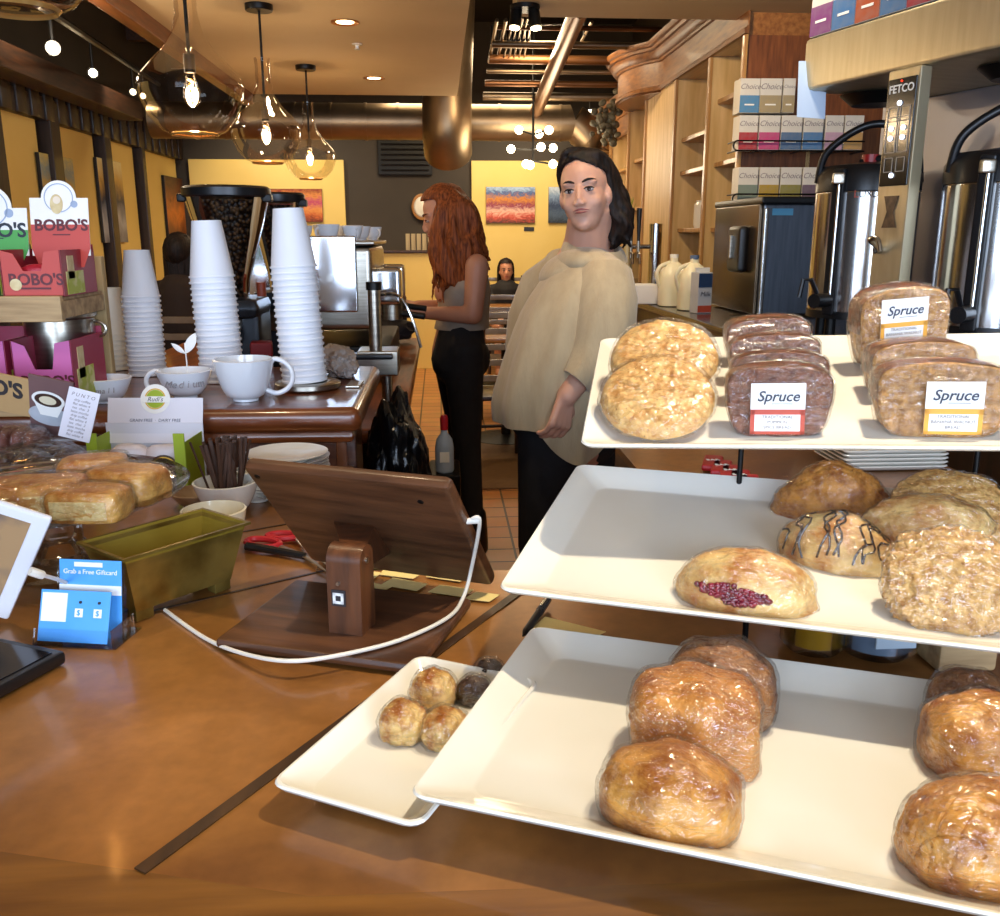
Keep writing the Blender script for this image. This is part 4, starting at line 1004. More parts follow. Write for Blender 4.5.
# white cloth / bag on the bar
r = thing('bar_cloth', 'crumpled grey bar cloth lying at the back corner of the cup bar', 'cloth', tuple(at_z(336, 378, 1.118)))
cl = MB().ico((0, .06, .028), (.040, .095, .032), 5, lambda d: 1+.25*nz(d, 2.5, 8)+.12*nz(d, 7, 3), rot=(.1, .1, .25))
cl.v = [Vector((v.x, v.y, max(v.z, .001))) for v in cl.v]; cl.build('cloth', mat('grey_towel', '#b4a8a0', .9, var='#8a7e78', vscale=20, bump=.4), r)
o = MB().box((0, 0, .002), (.028, .075, .004), .001).build('steel_strip', STEEL); o.location = tuple(at_z(355, 385, 1.118)); o.rotation_euler = (0, 0, -.05); tag(o, 'flat steel strip on the right edge of the cup bar', 'metal strip')
# --- espresso machine
MIR = mat('polished_steel', '#d8dade', .10, 1, var='#c8ccd2', vscale=3)
em = thing('espresso_machine', 'polished steel espresso machine with cups on top', 'espresso machine', (-.43, 3.02, .956))
MB().box((0, .22, .30), (.44, .66, .26), .02).build('body', STEEL, em)
MB().box((.090, -.118, .345), (.165, .012, .235), .01).build('end_panel', MIR, em)
MB().box((-.10, -.118, .345), (.18, .012, .235), .01).build('end_panel', MIR, em)
MB().cyl((.09, -.130, .335), (.09, -.118, .335), .012, n=20).build('knob', CHROME, em)
MB().box((0, .22, .44), (.46, .68, .012), .004).build('cup_rail', STEEL, em)
MB().box((.02, .22, .07), (.50, .68, .10), .01).build('drip_tray', BLKM, em)
for y in (-.05, .5):
    for x in (-.18, .20): MB().cyl((x, y, 0), (x, y, .03), .02, n=16).build('foot', STEEL, em)
for y in (.05, .38):
    g = MB().box((.245, y, .30), (.12, .13, .12), .015).build('group_head', MIR, em); MB().cyl((.27, y, .19), (.27, y, .25), .035, n=24).build('portafilter', STEEL, g); MB().tube([(.30, y, .21), (.38, y-.02, .20)], .011, 10).build('portafilter_handle', BLK, g)
MB().tube(smooth_path([Vector(v) for v in ((.23, -.10, .28), (.30, -.14, .28), (.34, -.16, .22), (.37, -.17, .12))]), .005, 8).build('steam_wand', CHROME, em)
# stand with tamping block in front
tm = thing('tamping_stand', 'steel pillar and block beside the espresso machine', 'tamper', (-.13, 2.34, .956))
MB().cyl((-.01, 0, 0), (-.01, 0, .012), .034, n=28).build('foot_plate', STEEL, tm)
MB().cyl((-.01, 0, 0), (-.01, 0, .12), .014, n=24).build('leg', STEEL, tm)
MB().box((-.03, .02, .145), (.105, .11, .065), .006).build('steel_block', STEEL, tm)
MB().cyl((-.035, -.015, .17), (-.035, -.015, .33), .016, n=24).build('pillar', STEEL, tm)
MB().cyl((-.035, -.015, .33), (-.035, -.015, .35), .020, n=24).build('pillar_cap', BLKM, tm)
MB().box((-.055, -.03, .165), (.13, .05, .014), .004).build('clamp', BLK, tm)
# cups on the machine
first = None
for k, (x, y, s_) in enumerate(((-.66, 2.96, 1), (-.57, 2.99, 1.1), (-.50, 2.97, 1), (-.42, 2.98, 1.1), (-.345, 3.0, 1), (-.62, 3.12, 1), (-.45, 3.13, 1.1), (-.33, 3.14, 1), (-.37, 3.30, 1.1), (-.31, 3.42, 1), (-.42, 3.46, 1.1), (-.33, 3.55, 1))):
    if first is None:
        t_ = thing('espresso_cup', '', 'cup', (0, 0, 0)); MB().lathe(bowl_prof(.034, .045, foot=.55), 28).build('bowl', MUG, t_)
        MB().tube([Vector((.032+.012*sin(a), 0, .024+.012*cos(a))) for a in [pi*j/8 for j in range(9)]], .003, 8).build('handle', MUG, t_); first = t_; o = t_
    else: o = copy_thing(first)
    o.location = (x+.07, y, 1.4035); o.rotation_euler = (0, 0, k*1.3); o.scale = (s_, s_, s_)
    tag(o, 'white cup warming on top of the espresso machine', 'cup', 'white cups on the espresso machine')
# steel canister and clutter behind machine
for k, (px, py, Y, w_, h_, c_, nm, lb) in enumerate(((396, 285, 4.10, .13, .11, '#2c3444', 'dark_jacket_bundle', 'dark blue folded bundle behind the espresso machine'), (396, 322, 4.02, .16, .09, '#1d1d22', 'black_bag', 'black bag lying on the counter behind the machine'))):
    p = at_Y(px, py, Y); r = thing('bundle' if k == 0 else 'black_bag', lb, 'bag', (p.x-.08, Y+.0, .956))
    m = MB().ico((0, 0, (p.z-.956)*.62), (w_, .12, (p.z-.956)*.62), 4, lambda d: 1+.2*nz(d, 2.4, k+4)+.08*nz(d, 7, k)); m.build('cloth_body', mat('bundle_cloth_%s' % 'ab'[k], c_, .7, bump=.4, bscale=20), r)
# blue bottle on floor
bt = thing('cleaner_bottle', 'pale blue bottle with a red cap on the floor by the barista', 'bottle', (at_z(444, 470, 0.4).x, 2.95, 0))
bt.location = (.01, 3.35, .54); bt.scale = (.72, .72, .80)
MB().lathe([(0, 0), (.045, 0), (.05, .01), (.05, .12), (.042, .16), (.018, .19), (.016, .21), (0, .21)], 28).build('bottle_body', mat('blue_plastic', '#a4b4cc', .25, var='#b8c6da', vscale=8), bt)
MB().lathe([(.0, .205), (.020, .205), (.022, .26), (.015, .275), (0, .275)], 20).build('cap', RED, bt); MB().box((0, -.050, .08), (.05, .003, .05)).build('label_patch', LAB_W, bt)
o = MB().box((.01, 3.42, .27), (.12, .26, .538), .01).build('low_step', BLKM); tag(o, 'low black shelf box on the floor carrying the blue bottle', 'box')
# --- wooden display crate with oat bar boxes
CRW = wood('crate_wood', '#8a6a44', '#c8a878', .6, 'x', 7, 0); CRZ = wood('crate_post_wood', '#a08050', '#cdb07c', .6, 'z', 7, 0)
cr_ = thing('display_crate', 'rustic two-shelf wooden crate at the left end of the cup bar', 'crate', (0, 0, 0))
pc_ = at_z(100, 396, 1.118)
px_ = pc_.x; Yf = 1.56
fx = at_Y(62, 300, Yf).x
z1t, z1b = at_Y(30, 296, Yf).z, at_Y(30, 322, Yf).z
MB().box((fx-.16, Yf, (z1t+z1b)/2), (.32, .014, z1t-z1b), .002).build('front_board', CRW, cr_)
MB().box((fx-.16, Yf+.10, z1t-.008), (.31, .20, .010), .002).build('shelf', CRW, cr_)
MB().box((fx-.16, Yf+.10, 1.128), (.31, .20, .018), .002).build('lower_shelf', CRW, cr_)
MB().box((fx-.006, Yf+.10, (z1t+z1b)/2-.002), (.010, .19, .030), .002).build('side_rail', CRW, cr_)
zt = at_Y(92, 256, Yf+.215).z
fpx = at_Y(95, 300, Yf+.215).x
MB().box((fpx, Yf+.215, (zt+1.118)/2), (.045, .02, zt-1.118), .003).build('rear_post', CRZ, cr_)
MB().box((fx-.30, Yf+.215, (zt+1.118)/2), (.045, .02, zt-1.118), .003).build('rear_post', CRZ, cr_)
def oat_box(label, x0, x1, z0, h, Y, col, coldark, word_m, header=None, hz=.0, wordy=None, dep=.15):
    """open-front bar box, real card walls with cut-out front; header card standing behind"""
    w = x1-x0; nm = col.strip('#')
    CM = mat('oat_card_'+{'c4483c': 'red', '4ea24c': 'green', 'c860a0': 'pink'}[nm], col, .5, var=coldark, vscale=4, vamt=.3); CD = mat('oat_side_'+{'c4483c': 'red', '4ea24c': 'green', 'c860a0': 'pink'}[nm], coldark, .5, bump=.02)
    r = thing('snack_bar_box', label, 'snack box', (x0, Y, z0))
    pf = [(0, 0), (w, 0), (w, h), (w*.74, h*.96), (w*.66, h*.55), (w*.36, h*.55), (w*.22, h*.92), (0, h)]
    m = MB(); m.add([(x, 0, z) for x, z in pf]+[(x, .002, z) for x, z in pf], [tuple(range(8)), tuple(range(15, 7, -1))]+[(i, i+8, (i+1) % 8+8, (i+1) % 8) for i in range(8)])
    fr = m.build('front_panel', CM, r, False)
    text(fr, "BOBO'S", w*.27, word_m, T((w*.56, -.0008, h*.36)) @ RX(pi/2), 0, .0003, bold=.0006)
    MB().box((w*.55, -.0008, h*.18), (w*.5, .0006, h*.04)).build('small_print', word_m, fr)
    port_ = MB().cyl((w*.22, -.0012, h*.26), (w*.22, -.0002, h*.26), w*.10, n=24).build('portrait_circle', mat('portrait_cream', '#e0cfa0', .6, var='#b8965a', vscale=60), fr)
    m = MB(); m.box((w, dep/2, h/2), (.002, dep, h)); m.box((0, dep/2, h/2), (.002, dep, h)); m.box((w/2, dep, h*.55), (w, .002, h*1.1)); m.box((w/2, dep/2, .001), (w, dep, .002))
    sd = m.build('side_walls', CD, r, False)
    m = MB(); m.prism([(0, 0)], 0, 0) if False else None
    MB().box((w+.0014, dep*.35, h*.28), (.001, dep*.5, h*.5)).build('side_picture', mat('oat_picture', '#b4bc3c', .5, var='#e8dcb0', vscale=45, ramp=(.45, .55)), sd)
    MB().box((w+.0014, dep*.25, h*.62), (.001, dep*.18, h*.5)).build('side_picture', mat('portrait_cream', '#e0cfa0'), sd)
    random.seed(int(x0*1000) % 97)
    if header:
        hw = w*1.02; hh = header
        hd_ = [(0, 0), (hw, 0), (hw, hh*.74)]+[(hw*.5+hw*.30*cos(a), hh*.74+hw*.30*sin(a)) for a in [pi*k/16 for k in range(17)]]+[(0, hh*.74)]
        Mx = T((hz, dep*.6, h*.85)) @ RX(radians(82))
        m = MB().set(Mx).prism(hd_, 0, .0015); hc = m.build('header_card', LAB_W, r, False)
        MB().set(Mx).prism([(hw*.12, -.02), (hw*.88, -.02), (hw, .012), (hw, hh*.40), (0, hh*.40), (0, .012)], .0016, .0022).build('colour_field', CM, hc, False)
        pt = MB().set(Mx @ T((hw*.46, hh*.66, .0016)) @ Matrix.Diagonal((1, 1.55, 1, 1))).cyl((0, 0, 0), (0, 0, .001), hw*.11, n=28); pt.build('portrait', mat('portrait_cream', '#e0cfa0'), hc)
        MB().set(Mx).cyl((hw*.47, hh*.71, .0026), (hw*.47, hh*.71, .0032), hw*.065, n=24).build('face', mat('portrait_face', '#eadcc8', .6, bump=.02), hc)
        MB().set(Mx).cyl((hw*.76, hh*.66, .0016), (hw*.76, hh*.66, .0024), hw*.06, n=20).build('blue_seal', mat('pale_blue_print', '#9fb0cc', .6, bump=.02), hc)
        MB().set(Mx).lathe_open([(hw*.235, .0016), (hw*.25, .0016), (hw*.25, .0024), (hw*.235, .0024)], 32, c=(hw*.5, hh*.74, 0)).build('seal_ring', mat('pale_blue_print', '#9fb0cc'), hc)
        text(hc, "BOBO'S", hw*.27, word_m, Mx @ T((hw*.52, hh*.385, .0024)), 0, .0003, bold=.0008)
        MB().set(Mx).box((hw*.52, hh*.27, .0024), (hw*.3, hh*.015, .0006)).build('small_print', word_m, hc)
    return r
DKR = mat('maroon_ink', '#5c1620', .5, bump=.02); NAVY = mat('navy_ink', '#1e2430', .5, bump=.02)
xa, xb = at_Y(3, 290, 1.57).x, at_Y(63, 290, 1.57).x
zsh = z1t-.002
hb = at_Y(30, 250, 1.57).z-zsh
rb = oat_box('red oat bar box with open front on the upper crate shelf', xa, xb, zsh, hb, 1.572, '#c4483c', '#a02c3a', DKR, header=at_Y(58, 176, 1.66).z-zsh-hb*.85, hz=.016)
oat_box('green oat bar box with white header, cut off by the left edge', xa-.135, xa-.012, zsh, hb, 1.572, '#4ea24c', '#2f7a38', NAVY, header=at_Y(0, 190, 1.66).z-zsh-hb*.85, hz=.020)
zl = 1.138; ht = at_Y(30, 341, 1.57).z-zl
oat_box('pink oat bar box on the lower crate shelf', xa, xb, zl, ht, 1.572, '#c860a0', '#a02848', DKR)
oat_box('second pink box on the lower crate shelf, cut by the left edge', xa-.135, xa-.012, zl, ht, 1.572, '#c860a0', '#a02848', DKR)
# wrapped bars inside boxes
first = None; G2 = 'red wrapped oat bars in the crate boxes'
for bx, zz_ in ((xa, zsh), (xa, zl)):
    for k in range(5):
        if first is None: first = blob(.040, .009, .050, amp=.05, flat=.6, power=3, sub=3).build('oat_bar', mat('red_foil', '#a81f2c', .3, .2, var='#c03040', vscale=30, bump=.3)); o = first
        else: o = first.copy(); COL.objects.link(o)
        o.location = (bx+.055, 1.595+.024*k, zz_+.003); o.rotation_euler = (.12, 0, .05*k); tag(o, 'red foil wrapped oat bar standing in a crate box', 'snack bar', G2)
# steel pot between shelves
cn = thing('steel_pot', 'round steel pot behind the lower crate shelf', 'pot', (at_Y(58, 330, 1.70).x, 1.71, 1.1485))
zp = at_Y(58, 315, 1.66).z-1.1485
MB().lathe([(0, 0), (.058, 0), (.060, .004), (.060, zp-.01), (.065, zp-.006), (.065, zp), (.057, zp), (0, zp-.004)], 40).build('pot_body', STEEL, cn)
MB().tube([Vector((.062+.02*sin(a), 0, zp-.03+.015*cos(a))) for a in [pi*j/8 for j in range(9)]], .003, 8).build('handle', STEEL, cn)
# cardboard sign with coffee photo, white price card
q0 = at_Y(-40, 362, 1.47); q1 = at_Y(71, 385, 1.45)
e_ = (q1-q0); Ms = frame(q0, e_, Vector((.28, -.25, 1)))   # x along top edge, y up
cs_ = thing('cardboard_sign', 'cardboard sign with bold lettering and a coffee cup photo, leaning on the bar', 'sign', M=Ms)
Wd_ = e_.length;
cb_ = MB().box((Wd_*.31, -.038, 0), (Wd_*.62, .066, .003)).build('kraft_panel', mat('kraft_card', '#c09a68', .7, var='#b08a58', vscale=20), cs_)
text(cb_, "BOBO'S", .036, INK, T((Wd_*.60-.068, -.030, .0022)), 0, .0004, bold=.0012)
ph = MB().box((Wd_*.82, -.045, .0005), (Wd_*.40, .100, .003)).build('photo_panel', mat('mauve_brown_print', '#7a5a58', .5, var='#5c4244', vscale=5), cs_)
cxp, cyp = Wd_*.80, -.045
MB().lathe([(0, 0), (.034, 0), (.034, .0006), (0, .0006)], 36, c=(cxp, cyp-.016, .0022), sy=.5).build('saucer_print', mat('grey_print', '#a8aeb8', .5, var='#c8ccd4', vscale=20), ph)
MB().prism([(cxp-.026, cyp+.010), (cxp-.014, cyp-.016), (cxp+.014, cyp-.016), (cxp+.026, cyp+.010)], .0029, .0034).build('cup_print', LAB_W, ph)
MB().lathe([(0, 0), (.027, 0), (.027, .0006), (0, .0006)], 36, c=(cxp, cyp+.012, .0036), sy=.55).build('rim_print', LAB_W, ph)
MB().lathe([(0, 0), (.022, 0), (.022, .0006), (0, .0006)], 36, c=(cxp, cyp+.012, .0044), sy=.5).build('coffee_print', mat('coffee_print_brown', '#3c241a', .5, bump=.02), ph)
MB().lathe([(0, 0), (.014, 0), (.014, .0006), (0, .0006)], 36, c=(cxp, cyp+.012, .0052), sy=.5).build('foam_print', CREAM, ph)
w0, w1, w2 = at_Y(70, 386, 1.44), at_Y(101, 394, 1.44), at_Y(62, 436, 1.43)
wc = thing('price_card', 'white price card with small handwriting beside the coffee photo', 'card', M=frame(w0, w1-w0, w0-w2))
ww_, wh_ = (w1-w0).length, (w2-w0).length
pc2 = MB().box((ww_/2, -wh_/2, .002), (ww_, wh_, .0015)).build('card', CARD, wc)
for k in range(11):
    t_ = 'P U N T O' if k == 0 else ('latte mocha', 'drip coffee', 'flat white 4', 'tea  chai  3')[k % 4]
    text(pc2, t_, .0058 if k else .008, INKG, T((ww_*.5, -.010-.0062*k-(.002 if k else 0), .003)), .15, .0001)
# ============================================================= people
SKIN = mat('skin_warm', '#c98f72', .5, var='#bd7f62', vscale=9, sss=.12, bump=.03, bscale=60)
SKIN2 = mat('skin_light', '#d2a088', .5, var='#c68f76', vscale=9, sss=.12, bump=.03, bscale=60)
def hand(mb, wrist, d, n, spread, L=.17, curl=.5, flip=1):
    """palm + 4 fingers + thumb. d: pointing direction, n: back-of-hand normal, curl bends toward -n"""
    d = Vector(d).normalized(); n = Vector(n); n = (n-d*n.dot(d)).normalized(); s = d.cross(n).normalized()*flip
    w = Vector(wrist); pe = w+d*L*.48
    for k in range(4):
        o = (k-1.5)*.019; mb.cap(w+s*o*.55+d*.01, pe+s*o, .0145, .0125, 10)
    for k, f in enumerate((.86, 1.0, .94, .74)):
        o = (k-1.5)*.0195*(1+spread); p = pe+s*o; a = curl*.35
        for seg in (.22, .16, .12):
            a += curl*.75; q = p+(d*cos(a)-n*sin(a))*L*seg*f*.98; mb.cap(p, q, .0092, .0082, 8); p = q
    t = w+d*L*.14-s*.022; t1 = t+(d*.62-s*.70-n*.25)*L*.22; t2 = t1+(d*.85-s*.25-n*.35)*L*.19
    mb.cap(t, t1, .013, .011, 8); mb.cap(t1, t2, .0105, .009, 8)
def head(mb, c, F, Rr, U, s=1.0):
    """c centre of skull, F facing, Rr the person's left->picture right axis, U up"""
    g = lambda x, y, z: c+(Rr*x+F*y+U*z)*s
    def ell(x, y, z, rx, ry, rz, n=3):
        M = Matrix(((Rr.x, F.x, U.x, 0), (Rr.y, F.y, U.y, 0), (Rr.z, F.z, U.z, 0), (0, 0, 0, 1)))
        m = MB().ico((0, 0, 0), (rx*s, ry*s, rz*s), n); m2 = MB().set(T(g(x, y, z)) @ M); m2.add(m.v, m.f); mb.add(m2.v, m2.f)
    ell(0, -.012, .035, .074, .092, .088)          # cranium
    ell(0, .020, -.022, .065, .066, .084)          # face
    ell(0, .026, -.072, .048, .049, .042)          # jaw / chin
    ell(0, .056, -.094, .024, .018, .020)          # chin tip
    for q in (-1, 1):
        ell(q*.033, .048, -.030, .028, .028, .030)   # cheek
        ell(q*.073, -.008, -.010, .010, .019, .030)  # ear
        ell(q*.028, .063, .026, .026, .014, .010)    # brow
        mb.cap(g(q*.010, .094, -.036), g(q*.011, .090, -.036), .0085*s, .007*s, 8)
    mb.cap(g(0, .078, .014), g(0, .0965, -.022), .0070*s, .0092*s, 10)  # nose
    ell(0, .074, -.056, .024, .014, .014)           # mouth area
    return g
def face(parent, g, s, F, Rr, U, skin, brow, lip='#a8524a', iris='#2c1c14'):
    M3 = Matrix(((Rr.x, F.x, U.x, 0), (Rr.y, F.y, U.y, 0), (Rr.z, F.z, U.z, 0), (0, 0, 0, 1)))
    def ell(name, x, y, z, r, m, par=parent):
        a = MB().ico((0, 0, 0), tuple(q*s for q in r), 3); b = MB().set(T(g(x, y, z)) @ M3); b.add(a.v, a.f); return b.build(name, m, par)
    WHT = mat('eye_white', '#b8a8a0', .3, bump=.01); IR = mat('iris_brown', iris, .2, bump=.01); LP = mat('lips_%s' % lip[1:3], lip, .4, bump=.05); BW = mat('brow_%s' % brow[1:3], brow, .8, bump=.1)
    for q in (-1, 1):
        e = ell('eye', q*.030, .0760, .003, (.0150, .0078, .0060), WHT); ell('iris', q*.030+.001, .0822, .003, (.0064, .0025, .0056), IR, e)
        MB().tube([g(q*.030+a*.017, .0780+.006*(1-a*a), .0100-.0045*a*a) for a in (-1, -.5, 0, .5, 1)], [.001*s, .0022*s, .0026*s, .0022*s, .001*s], 6).build('eyelash', BW, e)
        MB().tube([g(q*(.012+.038*t), 0.0835-.020*t*t, .0255+.008*sin(pi*t*.75)) for t in (0, .25, .5, .75, 1)], [.0022*s, .0036*s, .0034*s, .0026*s, .001*s], 8).build('eyebrow', BW, parent)
    m = MB()
    m.tube([g(a*.025, .0875-.012*a*a, -.0530-.0022*abs(a)+.0012*(1-abs(a))) for a in (-1, -.6, -.25, 0, .25, .6, 1)], [.0005*s, .0024*s, .0034*s, .0030*s, .0034*s, .0024*s, .0005*s], 8)
    m.tube([g(a*.020, .0870-.010*a*a, -.0605) for a in (-1, -.5, 0, .5, 1)], [.0005*s, .0034*s, .0044*s, .0034*s, .0005*s], 8)
    m.build('lips', LP, parent)
def ring(c, rx, ry, ax=None, n=44, wob=0, seed=0, up=(0, 0, 1), e=2.0, fold=0, nf=9):
    """ellipse ring: c centre, rx along axis ax (horizontal), ry across"""
    ax = Vector(ax or (1, 0, 0)).normalized(); up = Vector(up).normalized(); ay = up.cross(ax).normalized(); ax = ay.cross(up); R = []
    for k in range(n):
        a = 2*pi*k/n; r = (abs(cos(a))**e+abs(sin(a))**e)**(-1/e)
        w = 1+wob*noise.noise(Vector((cos(a)*1.6+seed, sin(a)*1.6, c[2]*5)))+fold*sin(nf*a+seed+c[2]*3)
        R.append(Vector(c)+ax*rx*cos(a)*r*w+ay*ry*sin(a)*r*w)
    return R
def inner_shell(rings, th):
    """outer rings plus folded-in inner rings so an open garment has thickness"""
    out = list(rings)
    for R in reversed(rings[max(0, len(rings)-2):]):
        c = sum(R, Vector())/len(R); out.append([c+(p-c)*(1-th/(max((p-c).length, .01))) for p in R])
    return out
# ------------------------------------------------------------- the woman in the beige sweater
Yw = 2.62
def wp(px, py, dy=0.0): return at_Y(px, py, Yw+dy)
wr = thing('person', 'woman with dark hair in a loose beige sweater looking at the camera', 'person', (wp(580, 300).x, Yw, 0))
off = Vector((wr.location.x, Yw, 0))
mb = MB().set(T(-off))
hc = wp(585, 194, -.02)
Fh = Vector((-.40, -1, .05)).normalized(); Rh = Fh.cross(Vector((0, 0, 1))).normalized()*-1; Uh = Rh.cross(Fh)*-1
if Uh.z < 0: Uh = -Uh
if Rh.x < 0: Rh = -Rh
tl = Matrix.Rotation(radians(7), 3, Fh); Rh = tl @ Rh; Uh = tl @ Uh
hs = .91
g = head(mb, hc, Fh, Rh, Uh, hs)
neck_b = wp(592, 252, .05); mb.cap(hc+Vector((.02, .02, -.05)), neck_b+Vector((-.01, .02, 0)), .062, .074, 16); mb.cap(neck_b+Vector((-.01, .02, 0)), wp(585, 268, .08), .08, .10, 16)
# torso volume under the sweater
ch = wp(575, 310, .06); be = wp(562, 370, .04); hp = wp(568, 430, .06)
mb.cap(neck_b+Vector((.0, .03, -.10)), ch+Vector((.02, .04, 0)), .07, .10, 20); mb.cap(ch+Vector((.02, .04, 0)), be, .10, .13, 20); mb.cap(be, hp, .13, .14, 20)
sh = wp(604, 278, -.04); el = wp(600, 352, -.10); wri = wp(567, 396, -.17)
mb.cap(sh, el, .060, .048, 14); mb.cap(el, wri, .044, .030, 14)
sh2 = wp(572, 292, .12); el2 = wp(546, 340, .16); mb.cap(sh2, el2, .055, .045, 12); wr2 = wp(532, 385, .10); mb.cap(el2, wr2, .042, .03, 12)
hand(mb, wri+Vector((-.004, 0, -.004)), (-.22, -.12, -1), (.55, -.9, .0), .1, .165, .55, flip=1)
hand(mb, wr2, (-.2, 0, -1), (-.9, .3, .0), .1, .16, .5, flip=-1)
for px, dy, fx_ in ((552, -.03, -.02), (588, .12, .03)):
    h_ = wp(px, 435, dy); kn = Vector((h_.x-.02+fx_*.3, h_.y-.02, .50)); an = Vector((h_.x+fx_, h_.y+.02, .09))
    mb.cap(h_, kn, .088, .060, 16); mb.cap(kn, an, .058, .038, 16); mb.cap(an+Vector((0, .02, -.045)), an+Vector((-.07, -.06, -.05)), .032, .024, 12)
fuse(mb, .0048, 5).build('body', SKIN2, wr)
g2 = lambda x, y, z: hc-off+(Rh*x+Fh*y+Uh*z)*hs
face(wr, g2, hs, Fh, Rh, Uh, SKIN2, '#241812', '#a35c54')
# sweater: lofted poncho following the silhouette (left x, right x, y)
SWT = mat('beige_knit', '#baa684', .92, var='#a69070', vscale=30, bump=.35, bscale=160, stretch=(1, 1, .25), sheen=.3)
sil = [(583, 601, 250, 0.055), (570, 612, 255, 0.085), (554, 622, 266, 0.125), (541, 626, 280, 0.155), (530, 627, 296, 0.175), (521, 625, 312, 0.19), (514, 623, 330, 0.2), (507, 619, 350, 0.21), (501, 615, 370, 0.215), (496, 611, 388, 0.215), (494, 606, 402, 0.21)]
R = []
for k, (xl, xr, y, dep) in enumerate(sil):
    a = wp(xl, y, .05); b = wp(xr, y, .05); c = (a+b)/2-off; R.append(ring(c, (b-a).length/2, dep, (1, -.12, 0), 64, .03, 3, e=2.15, fold=.010+.0035*k, nf=10))
# asymmetrical pointed hem
for dz_, sc_ in ((.045, .99), (.07, .985)):
    last = R[-1] if dz_ < .06 else R[-2]
    base_ = R[10]
    nr = []
    for p in base_:
        u = (p.x-(-.1))/.22; drop = .05+.10*max(0, 1-((p.x+.005)/.13)**2)*(.5+.5*(1 if p.y < .05 else .6))
        nr.append(Vector((p.x*sc_, p.y*sc_, p.z-drop*(dz_/.07))))
    R.append(nr)
swm = MB(); swm.loft(inner_shell(R, .008), caps=False)
# cowl collar
col_ = [ring(wp(594, y, .04)-off, rx, rx*1.02, (1, -.3, 0), 40, .02, 5, up=(.12, -.25, 1)) for y, rx in ((255, .098), (249, .092), (244, .082), (246, .073), (252, .070))]
swm.loft(col_, caps=False)
swm.ico(wp(566, 270, .06)-off, (.085, .11, .050), 4, rot=(0, -.45, 0)); swm.ico(wp(585, 262, .03)-off, (.085, .11, .048), 4)
sw = swm.build('sweater', SWT, wr)
# near sleeve, wide at the shoulder and gathered at the mid-forearm
def tube_rings(pts, rad, n=36, wob=.04, seed=0, fold=.0, flat=1.0):
    R = []
    for i, p in enumerate(pts):
        d = (pts[min(i+1, len(pts)-1)]-pts[max(i-1, 0)]).normalized(); ax = Vector((1, 0, 0)); ax = (ax-d*ax.dot(d)).normalized()
        R.append(ring(p, rad[i], rad[i]*flat, ax, n, wob, seed+i*.4, up=d, fold=fold, nf=7))
    return R
sp = [wp(600, 262, .0)-off, wp(604, 276, -.045)-off, wp(605, 300, -.08)-off, wp(604, 325, -.11)-off, wp(600, 348, -.13)-off, wp(591, 364, -.15)-off, wp(582, 374, -.165)-off, wp(576, 381, -.17)-off]
sl_ = MB(); sl_.loft(inner_shell(tube_rings(sp, [.04, .078, .088, .086, .078, .064, .052, .044], 36, .05, 2, .02), .006), caps=False); sl_.build('sleeve', SWT, wr)
sp = [wp(560, 266, .14)-off, wp(546, 285, .18)-off, wp(535, 320, .22)-off, wp(528, 350, .2)-off, wp(524, 380, .16)-off]
sl_ = MB(); sl_.ico(sp[0], .052, 3); sl_.loft(inner_shell(tube_rings(sp, [.05, .08, .085, .07, .05], 30, .05, 7, .02), .006), caps=False); sl_.build('sleeve', SWT, wr)
TRO = mat('black_trousers', '#17161a', .85, var='#201f24', vscale=20, bump=.25, bscale=90)
tm_ = MB().set(T(-off))
for px, dy, fx_ in ((552, -.03, -.02), (588, .12, .03)):
    h_ = wp(px, 425, dy); kn = Vector((h_.x-.02+fx_*.3, h_.y-.02, .50)); an = Vector((h_.x+fx_, h_.y+.02, .10))
    tm_.cap(h_, kn, .104, .075, 16); tm_.cap(kn, an, .073, .055, 16)
tm_.cap(wp(560, 405, .05), wp(574, 418, .08), .165, .165, 16)
fuse(tm_, .012, 4).build('trousers', TRO, wr)
shoe = MB().set(T(-off))
for px, dy, fx_ in ((552, -.03, -.02), (588, .12, .03)):
    h_ = wp(px, 435, dy); an = Vector((h_.x+fx_, h_.y+.02, .05)); m = MB().set(T(-off)); m.cap(an+Vector((0, .04, -.008)), an+Vector((-.12, -.10, -.012)), .045, .036, 14); m.v = [Vector((v.x, v.y, max(v.z, .001))) for v in m.v]; m.build('shoe', BLK, wr)
# hair: dark, shoulder length, loose curls to the picture right
def hairmat(name, dark, light_):
    m, nt, b = newmat(name); L = nt.links
    tc = N(nt, 'ShaderNodeTexCoord'); mp = N(nt, 'ShaderNodeMapping'); mp.inputs['Scale'].default_value = (60, 60, 6); L.new(tc.outputs['Object'], mp.inputs[0])
    n1 = N(nt, 'ShaderNodeTexNoise'); n1.inputs['Scale'].default_value = 2; n1.inputs['Detail'].default_value = 5; L.new(mp.outputs[0], n1.inputs['Vector'])
    cr = N(nt, 'ShaderNodeValToRGB'); cr.color_ramp.elements[0].position = .35; cr.color_ramp.elements[1].position = .7; cr.color_ramp.elements[0].color = lin(dark); cr.color_ramp.elements[1].color = lin(light_)
    L.new(n1.outputs['Fac'], cr.inputs[0]); L.new(cr.outputs[0], b.inputs['Base Color']); b.inputs['Roughness'].default_value = .6; b.inputs['Specular IOR Level'].default_value = .25
    bp = N(nt, 'ShaderNodeBump'); bp.inputs['Strength'].default_value = .6; bp.inputs['Distance'].default_value = .004; L.new(n1.outputs['Fac'], bp.inputs['Height']); L.new(bp.outputs[0], b.inputs['Normal'])
    return m
HB = hairmat('dark_hair', '#0d0908', '#2a1c16'); HR = hairmat('red_hair', '#5c2a14', '#a85a2a')
hm = MB()
M3 = Matrix(((Rh.x, Fh.x, Uh.x, 0), (Rh.y, Fh.y, Uh.y, 0), (Rh.z, Fh.z, Uh.z, 0), (0, 0, 0, 1)))
